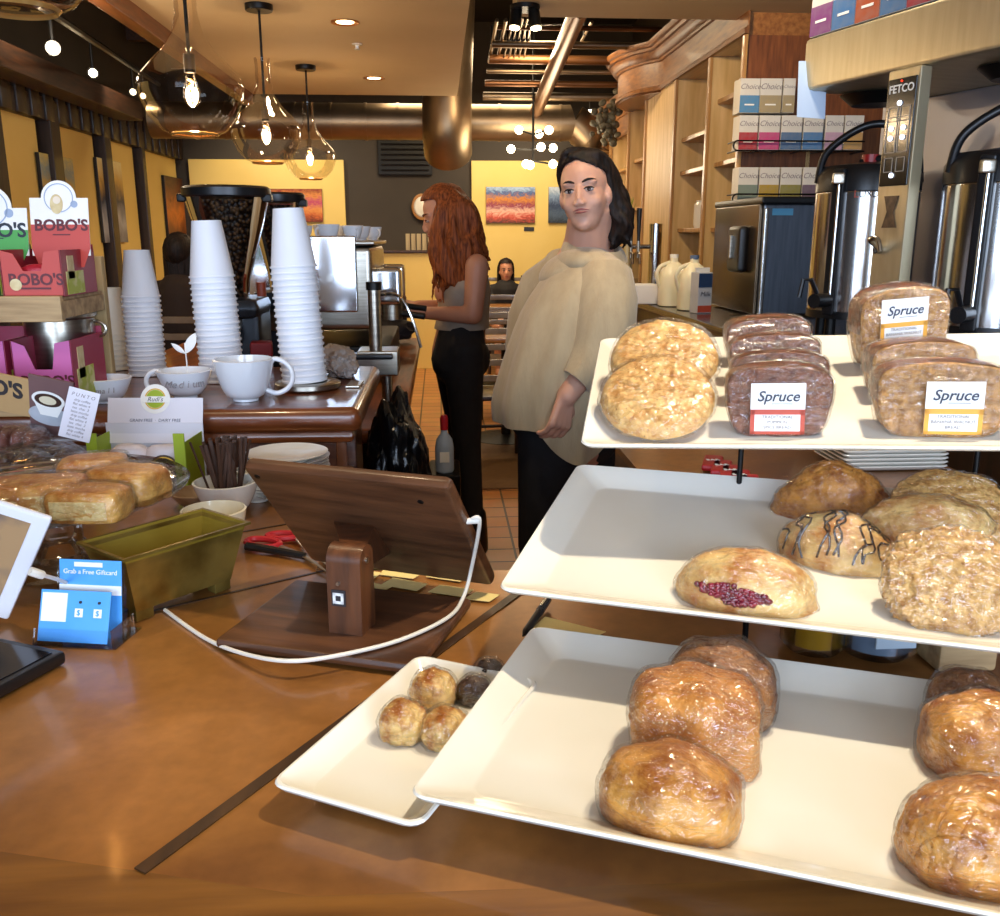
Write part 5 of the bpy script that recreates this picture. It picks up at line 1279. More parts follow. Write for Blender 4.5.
cap_ = MB().ico((0, 0, 0), (.084*hs, .102*hs, .096*hs), 5, lambda d: 1+.05*nz(d, 3, 2)+.03*nz(d, 9, 4))
c2 = MB().set(T(hc-off+(Fh*-.022+Uh*.042)*hs) @ M3)
# keep the hairline: pull points that fall on the face back inside the skull
vv = []
for v in cap_.v:
    f = v.y/.1; u = v.z/.094
    if v.y > .02 and u < .50-.45*max(0, v.x/.08)-.25*max(0, -v.x/.08-.4): v = Vector((v.x*.86, min(v.y, .02+.0), v.z*.95))
    vv.append(v)
c2.add(vv, cap_.f); hm.add(c2.v, c2.f)
random.seed(3)
def strand(mb, pts, r, amp, ph):
    pts = smooth_path([Vector(p) for p in pts], 6); n = len(pts); out = []
    for i, p in enumerate(pts):
        t = i/(n-1); out.append(p+Vector((cos(ph+t*11)*amp*t, sin(ph*1.3+t*10)*amp*t, 0)))
    mb.tube(out, [r*(.55+.75*sin(pi*min(1, .15+.85*i/(n-1)))) for i in range(n)], 6)
for k in range(70):   # back and right-hand side curls
    a = random.uniform(-.2, 1.0); q = random.uniform(.8, 1.05)
    st_ = g2(.060*q*cos(a*.6)+.0, -.02-.06*a, .085-.03*abs(a)+random.uniform(-.02, .02))
    strand(hm, [g2(.01+.03*a, -.02-.03*a, .13), st_+Vector((.012, 0, 0)), g2(.088*q+.008*a, -.035-.06*a, -.01), g2(.092+random.uniform(-.012, .022), -.05-.05*a, -.075+random.uniform(-.02, .01)), g2(.070+random.uniform(-.045, .030), -.06-.05*a, -.145+random.uniform(-.025, .025))], random.uniform(.007, .012), .019, random.uniform(0, 6))
for k in range(26):   # swept over the top and the picture-left temple
    a = random.uniform(-1, 1)
    strand(hm, [g2(.01, -.03+.02*a, .133), g2(-.035, .02+.02*a, .128), g2(-.064, .0+.02*a, .095), g2(-.078, -.03+.02*a, .05), g2(-.070, -.06+.02*a, .0)], .007, .003, k)
for k in range(24):
    a = k/23; strand(hm, [g2(-.030+.09*a, .058-.030*a*a, .108-.030*a), g2(.02+.035*a, .035, .118-.01*a), g2(.066+.01*a, .01-.01*a, .085), g2(.078, -.005, .03), g2(.083, -.02, -.03)], .0068, .003, k)
fuse(hm, .0045, 2).build('hair', HB, wr)

# ------------------------------------------------------------- the barista with long red hair
Yb = 3.95
def bp(px, py, dy=0.0): return at_Y(px, py, Yb+dy)
ba = thing('person', 'barista with long wavy red hair reaching toward the espresso machine', 'person', (bp(468, 400).x, Yb, 0))
off = Vector((ba.location.x, Yb, 0))
mb = MB().set(T(-off))
hc = bp(443, 217)
Fh = Vector((-1, -.12, -.30)).normalized(); Rh = Vector((.12, -1, 0)).normalized(); Uh = Rh.cross(Fh);
if Uh.z < 0: Uh = -Uh
g = head(mb, hc, Fh, Rh, Uh, .95)
nb = bp(462, 256); mb.cap(hc+Vector((.03, 0, -.05)), nb, .050, .056, 14)
chs = bp(463, 290); wst = bp(462, 322); hip = bp(459, 352)
mb.cap(nb+Vector((.01, 0, -.05)), chs, .10, .115, 18); mb.cap(chs, wst, .112, .098, 18); mb.cap(wst, hip, .102, .12, 18)
mb.ico(bp(448, 292, -.05), (.060, .060, .058), 3); mb.ico(bp(448, 292, .06), (.060, .060, .058), 3)
for s_, shp, elp, wrp in ((-1, (477, 266), (473, 315), (424, 313)), (1, (470, 266), (462, 308), (418, 306))):
    S_, E_, W_ = bp(*shp, s_*.15), bp(*elp, s_*.17), bp(*wrp, s_*.10)
    mb.cap(S_, E_, .050, .040, 14); mb.cap(E_, W_, .039, .026, 14)
    hand(mb, W_, (-1, s_*-.10, .18), (0, s_*-.25, 1), .05, .165, .30, flip=s_)
legs = []
for s_, hx, kx, ax_ in ((-1, (463, 352), (467, 440), (474, 522)), (1, (452, 352), (462, 432), (462, 512))):
    H_, K_, A_ = bp(*hx, s_*.09), bp(*kx, s_*.09), bp(*ax_, s_*.08-(0.0)); legs.append((H_, K_, A_))
    mb.cap(H_, K_, .080, .052, 14); mb.cap(K_, A_, .050, .034, 14); mb.cap(A_, Vector((A_.x+.01, A_.y, .06)), .032, .026, 10)
fuse(mb, .006, 4).build('body', SKIN, ba)
g3 = lambda x, y, z: hc-off+(Rh*x+Fh*y+Uh*z)*.95
face(ba, g3, .95, Fh, Rh, Uh, SKIN, '#5a2c18', '#a8564c')
# trousers
tm_ = MB().set(T(-off))
for (H_, K_, A_) in legs: tm_.cap(H_, K_, .093, .064, 16); tm_.cap(K_, A_, .062, .044, 16)
tm_.cap(bp(461, 338, -.04), bp(459, 360, -.05), .105, .120, 16); tm_.cap(bp(461, 338, .05), bp(459, 360, .05), .108, .125, 16); tm_.ico(bp(469, 358), (.095, .13, .10), 3)
fuse(tm_, .010, 4).build('trousers', TRO, ba)
for (H_, K_, A_) in legs:
    zf = A_.z; m = MB().set(T(-off)); z0 = .0
    m.cap(Vector((A_.x+.005, A_.y, zf+.03)), Vector((A_.x+.015, A_.y, .06)), .052, .050, 14); m.cap(Vector((A_.x+.02, A_.y, .045)), Vector((A_.x-.13, A_.y, .04)), .045, .036, 14)
    m = fuse(m, .008, 3); m.v = [Vector((v.x, v.y, max(v.z, .001))) for v in m.v]; m.build('boot', BLK, ba)
# tank top
TNK = mat('grey_beige_tank', '#a89a8a', .85, var='#9a8b7a', vscale=30, bump=.25, bscale=120)
R = []
for y, xl, xr, dep in ((262, 456, 480, .07), (272, 450, 487, .135), (284, 441, 490, .155), (294, 436, 491, .155), (304, 438, 490, .140), (316, 437, 489, .125), (328, 434, 489, .13)):
    a, b = bp(xl, y), bp(xr, y); R.append(ring((a+b)/2-off, (b-a).length/2, dep, (1, 0, 0), 44, .02, 4, e=2.2, fold=.006))
tk = MB(); tk.loft(inner_shell(R[1:], .005), caps=False)
for s_ in (-1, 1): tk.tube([R[1][0]*0+bp(452, 276, s_*.10)-off, bp(462, 256, s_*.09)-off, bp(474, 258, s_*.09)-off, bp(483, 276, s_*.09)-off], .009, 8, flat=.5)
tk.build('tank_top', TNK, ba)
# long red hair
hm = MB(); M3 = Matrix(((Rh.x, Fh.x, Uh.x, 0), (Rh.y, Fh.y, Uh.y, 0), (Rh.z, Fh.z, Uh.z, 0), (0, 0, 0, 1)))
cap_ = MB().ico((0, 0, 0), (.088, .106, .096), 5, lambda d: 1+.05*nz(d, 3, 2)+.03*nz(d, 9, 4)); vv = []
for v in cap_.v:
    if v.y > .035 and v.z < .045: v = Vector((v.x*.85, min(v.y, .035), v.z*.95))
    vv.append(v)
c2 = MB().set(T(hc-off+Fh*-.018+Uh*.040) @ M3); c2.add(vv, cap_.f); hm.add(c2.v, c2.f)
random.seed(11)
def B_(x, y, d): return bp(x, y, d)-off
for k in range(150):
    t = random.random(); s_ = random.choice((-1, -1, 1)); dd = s_*random.uniform(.02, .10)
    if k % 6 == 0:
        q = random.random(); pts = [B_(449, 187, dd*.3), B_(450+8*q, 205, dd), B_(450+10*q, 230, dd*1.15), B_(450+12*q, 252, dd*1.1-.03), B_(448+14*q, 285, dd-.03)]
    elif t < .45:   # falls forward over the chest
        q = random.random(); e_ = random.uniform(265, 306)
        pts = [B_(447+8*q, 188+3*q, dd*.3), B_(437+16*q, 208, dd), B_(432+16*q, 232, dd*1.1), B_(434+14*q+random.uniform(-3, 3), 256, dd*1.1-.02), B_(437+12*q+random.uniform(-4, 4), e_, dd*1.0-.03)]
    else:
        q = random.random(); e_ = random.uniform(268, 300)
        pts = [B_(449+6*q, 187+3*q, dd*.3), B_(460+13*q, 202+5*q, dd), B_(464+16*q, 228, dd*1.1), B_(462+20*q+random.uniform(-4, 4), 248, dd*1.1-.02), B_(452+22*q+random.uniform(-8, 8), e_-30*q*0, dd*1.0-.03)]
        if q > .6: pts[-1] = B_(478+random.uniform(-4, 10), random.uniform(255, 272), dd)
    strand(hm, pts, random.uniform(.009, .014), .016, random.uniform(0, 6))
fuse(hm, .0060, 2).build('hair', HR, ba)

# ------------------------------------------------------------- two seated guests far back
def guest(label, px, py, Y, haircol, shirt, face_to=(0, -1, 0), arms=True):
    c = at_Y(px, py, Y); rr = thing('person', label, 'person', (c.x, Y, 0)); o_ = Vector((c.x, Y, 0))
    F = Vector(face_to).normalized(); Rr = F.cross(Vector((0, 0, 1)))*-1; U = Vector((0, 0, 1))
    if Rr.x < 0 and abs(F.y) > .5: Rr = -Rr
    mb = MB().set(T(-o_)); head(mb, c, F, Rr, U, .95)
    nk = c+Vector((0, 0, -.14))-F*.01; mb.cap(c+Vector((0, 0, -.05)), nk, .05, .055); pel = Vector((c.x, c.y, 0))-F*.05+Vector((0, 0, .50))
    mb.cap(nk-Vector((0, 0, .09)), pel+Vector((0, 0, .12)), .12, .13); sh_ = nk-Vector((0, 0, .06))
    for s_ in (-1, 1):
        S_ = sh_+Rr*s_*.16; E_ = S_-Vector((0, 0, .26))+F*.08; Wr = E_+F*.22-Rr*s_*.06+Vector((0, 0, .02)); mb.cap(S_, E_, .048, .04); mb.cap(E_, Wr, .038, .028); hand(mb, Wr, F-Rr*s_*.2, U, .05, .16, .4, flip=s_)
        K_ = pel+F*.42+Rr*s_*.10; mb.cap(pel+Rr*s_*.09, K_, .085, .06); mb.cap(K_, Vector((K_.x, K_.y, .09)), .055, .04); mb.cap(Vector((K_.x, K_.y, .045)), Vector((K_.x, K_.y, .04))+F*.14, .04, .032)
    fuse(mb, .012, 3).build('body', SKIN, rr)
    gg = lambda x, y, z: c-o_+(Rr*x+F*y+U*z)*.95
    face(rr, gg, .95, F, Rr, U, SKIN, '#241812')
    tm_ = MB().set(T(-o_)); tm_.cap(sh_-Vector((0, 0, .02)), pel+Vector((0, 0, .08)), .145, .15)
    for s_ in (-1, 1): S_ = sh_+Rr*s_*.16; E_ = S_-Vector((0, 0, .26))+F*.08; tm_.cap(sh_, S_, .09, .062); tm_.cap(S_, E_, .062, .052); tm_.cap(E_, E_+F*.18-Rr*s_*.05, .05, .042)
    fuse(tm_, .012, 4).build('jacket', mat('cloth_'+shirt[1:], shirt, .85, bump=.3), rr)
    h = MB(); h.set(T(-o_)); cp2 = MB().ico((0, 0, 0), (.086, .10, .10), 4, lambda d: 1+.05*nz(d, 4, 2)); vv = []
    M3 = Matrix(((Rr.x, F.x, U.x, 0), (Rr.y, F.y, U.y, 0), (Rr.z, F.z, U.z, 0), (0, 0, 0, 1)))
    for v in cp2.v:
        if v.y > .03 and v.z < .045: v = Vector((v.x*.85, .03, v.z))
        vv.append(M3 @ v+c-F*.018+U*.035)
    h.add(vv, cp2.f)
    for k in range(30):
        a = pi*(.15+.7*k/29)*1.0+pi; x = cos(a)*.085; y = sin(a)*.07
        h.tube(smooth_path([c+Rr*x*.6+F*y*.6+U*.11, c+Rr*x+F*y+U*.04, c+Rr*x*1.05+F*y-U*.08, c+Rr*x*1.1+F*y-U*.19]), .014, 6)
    h.build('hair', haircol, rr)
guest('dark-haired guest in dark clothes at the far table under the pictures', 506, 271, 9.6, HB, '#1a1719')
guest('dark-haired guest seen from behind between the cup stacks', 181, 256, 5.4, HB, '#2a1c16', (.2, 1, 0))
# ============================================================= back bar, cabinets, brewer
CABW = wood('honey_cabinet_wood', '#9a6a34', '#c8985a', .4, 'z', 4, .2)
CABB = wood('cabinet_back_panel', '#c8a264', '#e2c088', .5, 'z', 3, .1)
CABD = wood('walnut_end_panel', '#5c3218', '#8a5028', .35, 'z', 7, .3)
CRWN = wood('crown_wood', '#5e3410', '#8e5a24', .5, 'y', 6, .05)
XC = 1.06
bb_ = thing('back_bar', 'long dark-topped back counter along the right wall', 'counter', (0, 0, 0))
MB().box((XC+.58, 5.2, 1.06), (1.16, 7.2, .04), .008).build('worktop', mat('dark_stone_top', '#2a2420', .2, var='#4a4038', vscale=30, coat=.3), bb_)
MB().box((XC+.60, 5.2, .52), (1.08, 7.1, 1.04)).build('cabinet', wood('back_bar_wood', '#24160e', '#40281a', .5, 'z', 5), bb_, False)
# tall hutch of open shelves
XF, Y0, Y1 = 1.50, 4.62, 8.9
def zat(px, py, X, z0=None): return at_X(px, py, X).z
ZT = 2.36; ZB = 1.08; XB = 1.84
hu = thing('shelving_hutch', 'honey wood shelving hutch with a dark crown moulding on the back bar', 'cabinet', (0, 0, 0))
MB().box((XB+.01, (Y0+Y1)/2, (ZT+ZB)/2), (.02, Y1-Y0, ZT-ZB)).build('back_panel', CABB, hu)
MB().box((XF+.006, 6.335, (ZT+ZB)/2), (.012, .80, ZT-ZB)).build('blank_panel', CABB, hu)
MB().box(((XF+XR)/2, Y0+.015, (2.55+ZB)/2+.0), (XR-XF, .03, 2.55-ZB)).build('end_panel', CABD, hu)
ups = [4.62, 5.19, 5.92, 6.75, 7.35, 8.1, 8.9]
for y in ups[1:]: MB().box(((XF+XB)/2, y, (ZT+ZB)/2), (XB-XF, .02, ZT-ZB)).build('upright', CABB, hu)
for y in ups: MB().box((XF-.004, y, (ZT+ZB)/2), (.02, .035, ZT-ZB), .004).build('face_stile', CABW, hu)
shz = [(1.45, 1.80, 2.13), (1.45, 1.80, 2.0), (1.30, 1.72), (1.30, 1.62, 1.98), (1.30, 1.62, 1.95), (1.3, 1.65, 1.95)]
for i in range(6):
    for z in shz[i]: MB().box(((XF+XB)/2+.02, (ups[i]+ups[i+1])/2, z), (XB-XF-.04, ups[i+1]-ups[i]-.03, .025), .003).build('shelf', CABW, hu)
MB().box(((XF+XR)/2, (Y0+Y1)/2, ZT+.1), (XR-XF, Y1-Y0, .2)).build('frieze_board', wood('frieze_wood', '#7a4820', '#a8703a', .35, 'y', 5, .4), hu, False)
def crown(x0, y0, y1, zb, name='crown_moulding', bow=None):
    """stepped crown along the aisle; bow=(y_start,y_end,depth) pushes it outward in a curve"""
    prof = [(0, -.02), (-.022, -.02), (-.026, .0), (-.014, .008), (-.008, .016), (-.008, .155), (-.022, .160), (-.024, .172), (-.034, .176), (-.052, .190), (-.062, .208), (-.064, .218), (-.080, .222), (-.084, .240), (-.100, .246), (-.108, .262), (-.108, .275), (0, .275)]
    ys = [y0+(y1-y0)*k/40 for k in range(41)]; R = []
    for y in ys:
        b = 0
        if bow and bow[0] < y < bow[1]: b = bow[2]*sin(pi*(y-bow[0])/(bow[1]-bow[0]))**.6
        R.append([Vector((x0-b+px_, y, zb+pz_)) for px_, pz_ in prof])
    return MB().loft(R).build(name, CRWN, hu)
crown(XF, Y0-.04, 7.35, ZT+.02, bow=(6.35, 7.35, .17))
crown(XF+.02, 7.36, 8.9, ZT-.14)
m = MB(); R = []
for k in range(25):
    y = 6.35+1.0*k/24; b = .17*sin(pi*k/24)**.6+.001; R.append([Vector((XF-b, y, ZT-.01)), Vector((XF+.02, y, ZT-.01)), Vector((XF+.02, y, ZT+.04)), Vector((XF-b, y, ZT+.04))])
m.loft(R).build('bowed_soffit', CABD, hu)
# bundle of dried garland hung at the bow end
gl = thing('garland', 'dark bunch of dried pods hanging from the crown moulding', 'decoration', (XF-.17, 7.4, 2.27))
m = MB(); random.seed(8)
for k in range(60): m.ico((random.gauss(0, .04), random.gauss(0, .06), random.gauss(0, .09)), (.02+random.random()*.018, .02, .028), 2, rot=(random.random()*3, random.random()*3, 0))
o = m.build('pods', mat('dried_pods', '#3a3326', .6, var='#8a8468', vscale=12), gl); o['kind'] = 'stuff'
# items on the hutch shelves
def onshelf(i, j, f, x=XF+.14): return (x, ups[i]+(ups[i+1]-ups[i])*f, (shz[i][j] if j >= 0 else ZB)+.0135)
GLS = glass('clear_glass', refl=.8)
first = None
for k in range(7):
    o = MB().lathe(bowl_prof(.030, .085, foot=.6, curve=.3), 24).build('stacked_cup', WHITEC) if first is None else first.copy()
    if first is None: first = o
    else: COL.objects.link(o)
    o.location = onshelf(0, 2, .10+.125*k); tag(o, 'white cup in the row on the upper shelf nearest the brewer', 'cup', 'white cups on the upper shelf')
for k, (i, j, f, h_, r_, lb) in enumerate(((0, 1, .35, .15, .035, 'tall clear glass on the middle shelf beside the end panel'), (1, 0, .25, .16, .035, 'clear glass carafe on the lower middle shelf'), (1, 1, .3, .12, .03, 'clear tumbler low on the second bay'), (3, 1, .4, .12, .035, 'small glass jar in the fourth bay'))):
    o = MB().lathe_open([(0, 0), (r_, 0), (r_*1.05, h_*.7), (r_*.8, h_), (r_*.72, h_), (r_*.95, h_*.7), (r_*.9, .006), (0, .006)], 28).build('glass_vessel', GLS); o.location = onshelf(i, j, f); tag(o, lb, 'glass')
for k, (i, j, f, lb) in enumerate(((1, 0, .66, 'white ceramic jar standing alone on a lower shelf'), (1, 2, .45, 'rounded white pitcher on the upper second bay'))):
    r = thing('ceramic_jar', lb, 'jar', onshelf(i, j, f)); MB().lathe([(0, 0), (.055, 0), (.062, .02), (.062, .14), (.05, .155), (.05, .165), (0, .168)], 32).build('jar_body', WHITEC, r)
    MB().cyl((0, 0, .165), (0, 0, .18), .02, n=16).build('lid_knob', WHITEC, r)
for k, (i, j, f) in enumerate(((3, 2, .2), (3, 2, .5), (4, 1, .3), (4, 1, .65), (5, 1, .4), (2, 1, .5))):
    r = thing('picture_frame', ('black frame on the upper shelf beside the wide bay', 'second black frame on the same upper shelf', 'dark frame in the far fifth bay', 'small dark frame next to it in the far bay', 'dark frame on the farthest shelf', 'tall dark frame in the pale third bay')[k], 'frame', M=T(onshelf(i, j, f)) @ RZ(-.5) @ RX(-.15))
    MB().box((0, 0, .07), (.10, .012, .14), .002).build('frame', BLK, r); MB().box((0, -.0065, .07), (.076, .002, .115)).build('picture', mat('faded_print', '#8a8478', .5, var='#3a3a34', vscale=25), r)
r = thing('black_canister', 'black canister on the shelf above the milk jugs', 'canister', onshelf(0, 0, .55)); MB().lathe([(0, 0), (.05, 0), (.05, .17), (.046, .175), (0, .175)], 28).build('canister_body', BLK, r); MB().tube([Vector((-.02, -.05-.02*sin(a), .09+.04*cos(a))) for a in [pi*k/8 for k in range(9)]], .005, 8).build('handle', STEEL, r)
# milk jugs
MILK = mat('milk_jug', '#ece6cc', .35, var='#e4dcbc', vscale=6, sss=.1)
def jug(label, px, py, cap):
    p = at_z(px, py, 1.08); j = thing('milk_jug', label, 'milk jug', (p.x, p.y, 1.0805))
    R = [ring((0, 0, z), a, b, (1, 0, 0), 40, 0, 0, e=3.0) for z, a, b in ((0, .062, .062), (.004, .068, .068), (.09, .070, .070), (.14, .070, .070), (.17, .060, .060), (.20, .038, .038), (.215, .020, .020), (.235, .019, .019))]
    MB().loft(R).build('jug_body', MILK, j); MB().cyl((0, 0, .232), (0, 0, .25), .021, n=24).build('cap', cap, j)
    MB().tube(smooth_path([Vector(v) for v in ((-.02, -.0, .21), (-.070, -.01, .19), (-.085, -.01, .15), (-.066, 0, .09))]), .010, 10).build('handle', MILK, j)
jug('white milk jug with a pale cap, farther one', 672, 306, LAB_W)
jug('white milk jug with a blue cap beside the drink carton', 692, 310, mat('blue_cap', '#5a7098', .4, bump=.02))
p = at_z(700, 313, 1.08)
ct = thing('drink_carton', 'blue and white drink carton with small print beside the milk jugs', 'carton', (p.x, p.y, 1.0805), .25)
MB().box((0, 0, .09), (.07, .07, .18), .003).build('carton_body', mat('carton_white', '#c8ccd6', .5, var='#b8bcc8', vscale=10), ct); MB().box((0, 0, .19), (.07, .012, .02)).build('gable', LAB_W, ct)
MB().box((-.0005, -.0356, .145), (.068, .001, .06)).build('blue_panel', mat('navy_print', '#24406c', .5, bump=.02), ct); MB().box((-.0005, -.0356, .02), (.068, .001, .03)).build('red_panel', LAB_R, ct); text(ct, 'Milk', .03, INKB, T((0, -.037, .085)) @ RX(pi/2), .2)
# beer tap / syrup tower and vase
p = at_z(653, 299, 1.08)
tw = thing('tap_tower', 'tall chrome tap tower with dark handles behind the woman', 'tap', (p.x-.02, p.y, 1.0805))
MB().cyl((.02, 0, 0), (.02, 0, .40), .034, n=32).build('column', CHROME, tw); MB().lathe([(0, 0), (.05, 0), (.05, .01), (.035, .015), (0, .015)], 32, c=(.02, 0, 0)).build('base_flange', CHROME, tw)
for k, x in enumerate((-.075, -.115)):
    h_ = MB().tube([(x, -.01, .31), (x, -.01, .40), (x, -.01, .48)], [.008, .012, .015], 12).build('tap_handle', BLK, tw); MB().cyl((x, -.01, .22), (x, -.01, .31), .010, n=12).build('valve', STEEL, h_); MB().tube([(x, -.01, .25), (x, -.06, .24), (x, -.07, .19)], .007, 8).build('spout', CHROME, h_)
MB().tube([(.02, 0, .28), (-.12, -.005, .28)], .012, 12).build('cross_pipe', CHROME, tw)
vz = thing('vase', 'slim vase of yellow-green stems by the tap tower', 'vase', (p.x-.10, p.y+.25, 1.0805))
MB().lathe([(0, 0), (.03, 0), (.032, .18), (.022, .30), (.026, .38), (0, .375)], 24).build('vase_body', mat('pale_vase', '#c8b88a', .3, bump=.05), vz)
m = MB(); random.seed(2)
for k in range(26): m.tube([(0, 0, .37), (random.gauss(0, .012), random.gauss(0, .012), .43), (random.gauss(0, .03), random.gauss(0, .02), .50+random.random()*.05)], [.003, .004, .001], 6)
m.build('stems', mat('yellow_green_stems', '#8c9a2c', .6, var='#b8b044', vscale=20), vz)
o = MB().box((0, 0, .05), (.16, .12, .10), .01).build('napkin_box', PAPER); o.location = (p.x-.14, p.y-.35, 1.0805); tag(o, 'pale box on the back bar behind the woman\'s shoulder', 'box')
# refrigerated dispenser
fr_x, fr_y0, fr_y1, fr_z = 1.36, 3.82, 4.46, 1.55
fg = thing('beverage_dispenser', 'tall stainless dispenser cabinet with a black spout panel', 'dispenser', (0, 0, 0))
MB().box((fr_x+.36, (fr_y0+fr_y1)/2, (fr_z+1.085)/2), (.72, fr_y1-fr_y0, fr_z-1.085), .012).build('cabinet', mat('blue_grey_steel', '#767d88', .32, 1, var='#5a616c', vscale=5, stretch=(12, 1, 1)), fg)
MB().box((fr_x-.006, (fr_y0+fr_y1)/2, (fr_z+1.085)/2), (.02, fr_y1-fr_y0-.02, fr_z-1.09), .006).build('front_door', mat('bronze_steel', '#6a5a48', .25, .9, var='#3e3428', vscale=4), fg)
MB().box((fr_x-.035, 4.02, 1.36), (.05, .17, .20), .02).build('spout_panel', BLK, fg)
MB().box((fr_x-.065, 4.02, 1.37), (.02, .02, .10), .004).build('lever', STEEL, fg)
MB().box((fr_x+.36, (fr_y0+fr_y1)/2, fr_z+.012), (.75, fr_y1-fr_y0+.03, .03), .008).build('top_cap', BLK, fg)
MB().box((fr_x+.08, fr_y0-.002, fr_z-.035), (.09, .004, .028), .004).build('blue_sticker', mat('blue_sticker', '#5aa8d8', .5, bump=.02), fg)
MB().box((fr_x+.008, fr_y0-.012, 1.31), (.018, .024, .44), .004).build('corner_strip', CHROME, fg)
# tea boxes on two wire racks on the end panel
TEA = {}
def tea_box(label, M, w, h, d, col, group=None, stripe=None):
    r = thing('tea_box', label, 'tea box', M=M, group=group)
    b = MB().box((w/2, d/2, h/2), (w, d, h), .001).build('carton', mat('tea_white', '#d8d4cc', .5, var='#ccc6bc', vscale=12), r)
    MB().box((w/2, -.0005, h*.26), (w*.99, .001, h*.50)).build('colour_panel', mat('tea_'+col[1:], col, .5, var='#888888', vscale=40, vamt=.25), b)
    MB().box((w*.998+.0006, d/2, h*.26), (.001, d*.98, h*.50)).build('side_panel', mat('tea_'+col[1:], col), b)
    text(b, 'Choice', w*.36, INKG, T((w/2, -.0010, h*.76)) @ RX(pi/2), .35, .0001)
    MB().box((w*.5, -.0014, h*.24), (w*.5, .0006, h*.045)).build('small_print', LAB_W, b)
    return r
YR = 4.49
def racked(xs, ytop, ybot, cols, names, depth=.10):
    for (xa_, xb_), c, nme in zip(xs, cols, names):
        a = at_Y(xa_, ybot, YR); b = at_Y(xb_, ybot, YR); t = at_Y(xa_, ytop, YR)
        tea_box(nme, T((a.x, YR, a.z+.001)), (b.x-a.x)*.97, t.z-a.z-.002, depth, c)
racked([(739, 759), (759, 781), (782, 794)], 78, 113, ['#4a88b8', '#a8956c', '#a8956c'], ['blue tea box at the left end of the topmost row', 'tan tea box in the topmost row beside the blue one', 'narrow tan tea box half hidden by the white paper'])
racked([(738, 757), (758, 779), (780, 801), (802, 822), (824, 842), (843, 862)], 115, 150, ['#b01f2c', '#c8407c', '#4c6c94', '#4a7cb0', '#c8a0b8', '#c89a54'], ['red tea box at the left end of the middle row', 'white tea box with pink flower print, middle row', 'slate blue tea box in the middle row', 'bright blue tea box below the white paper', 'lilac tea box behind the left urn handle', 'tan tea box at the right end of the middle row'])
racked([(737, 757), (758, 778), (779, 800), (801, 822)], 167, 203, ['#7a8a7c', '#b09020', '#8c8434', '#6c5468'], ['grey-green tea box first in the lowest row', 'mustard tea box in the lowest row', 'olive tea box in the lowest row', 'purple-grey tea box at the right of the lowest row'])
def wire_rack(label, ybot, x0, x1):
    r = thing('wire_rack', label, 'rack'); a = at_Y(x0, ybot, YR); b = at_Y(x1, ybot, YR); z = a.z-.004
    m = MB(); m.tube([(a.x-.01, YR-.02, z), (b.x, YR-.02, z)], .004, 8); m.tube([(a.x-.01, YR-.02, z+.045), (b.x, YR-.02, z+.045)], .004, 8)
    m.tube([Vector((a.x-.01-.02*sin(t), YR-.02, z+.0225-.0225*cos(t))) for t in [pi*k/8 for k in range(9)]], .004, 8)
    m.tube([(a.x-.01, YR-.02, z), (a.x-.01, Y0-.002, z)], .004, 8); m.tube([(b.x, YR-.02, z), (b.x, Y0-.002, z)], .004, 8); m.tube([(a.x-.01, YR-.02, z+.045), (a.x-.01, Y0-.002, z+.045)], .004, 8)
    for k in range(1, 6): t = k/6; m.tube([(a.x+(b.x-a.x)*t, YR-.02, z), (a.x+(b.x-a.x)*t, Y0-.002, z)], .0025, 6)
    m.build('wire_frame', BLKM, r)
wire_rack('black wire rack holding the upper rows of tea', 150, 738, 862); wire_rack('black wire rack holding the lowest row of tea', 203, 737, 830)
a, b, c = at_Y(798, 60, 3.60), at_Y(826, 92, 3.60), at_Y(797, 118, 3.60)
# --- double coffee brewer
th = radians(26); bx = Vector((-sin(th), cos(th), 0)); by = Vector((-cos(th), -sin(th), 0))   # bx: along the row away; by: out to the aisle
U1 = at_t(862, 250, 2.42); U2 = at_t(1000, 250, 2.02)
ctr = (U1+U2)/2; row = (U1-U2); row.z = 0; rl = row.length; bx = row.normalized(); by = Vector((-bx.y, bx.x, 0))
if by.dot(Vector((-1, -.6, 0))) < 0: by = -by
BM_ = frame(Vector((ctr.x, ctr.y, 0)), -bx, -by)   # local x toward the near urn, y into the wall, z up
BI = BM_.inverted()
br = thing('coffee_brewer', 'tall stainless twin coffee brewer with a central control column', 'coffee brewer', M=BM_)
GOLDST = mat('warm_brushed_steel', '#cbbd9c', .38, .7, var='#b4a27c', vscale=5, stretch=(10, 1, 1))
# column: pixel edges 884..932 near the top
pc = at_t(921, 180, 2.06); lc = BI @ pc
zt_ = 1.80; zb_ = 1.58+.10
ztop = at_t(905, 22, 2.1).z; zbot = at_t(905, 78, 2.1).z
ux0 = -rl/2-.06; ux1 = rl/2+.20
MB().box(((ux0+ux1)/2, .02, (ztop+zbot)/2), (ux1-ux0, .42, ztop-zbot), .012).build('top_housing', GOLDST, br)
cx_ = lc.x; cyf = -.19
MB().box((cx_, cyf+.006, (zbot+1.08)/2), (.096, .032, zbot-1.08), .004).build('control_column', GOLDST, br)
MB().box((0, .20, (zbot+1.08)/2), (rl+.34, .05, zbot-1.08), .004).build('back_plate', mat('grey_steel', '#b4b4bc', .42, .7, var='#9c9ca6', vscale=4), br)
MB().box((0, .0, 1.106), (rl+.40, .44, .05), .008).build('base', BLKM, br)
zc_ = at_t(903, 135, 2.06).z; hp_ = at_t(903, 84, 2.06).z-at_t(903, 187, 2.06).z
cpn = MB().box((cx_, cyf-.0115, zc_), (.084, .004, hp_), .018, seg=5).build('control_panel', mat('panel_black', '#17120f', .15, bump=.01), br)
FT = lambda x, z: T((cx_+x, cyf-.0142, zc_+z)) @ RX(pi/2)
text(cpn, 'FETCO', .024, LAB_W, FT(0, hp_*.40), .0, .0003, bold=.0004)
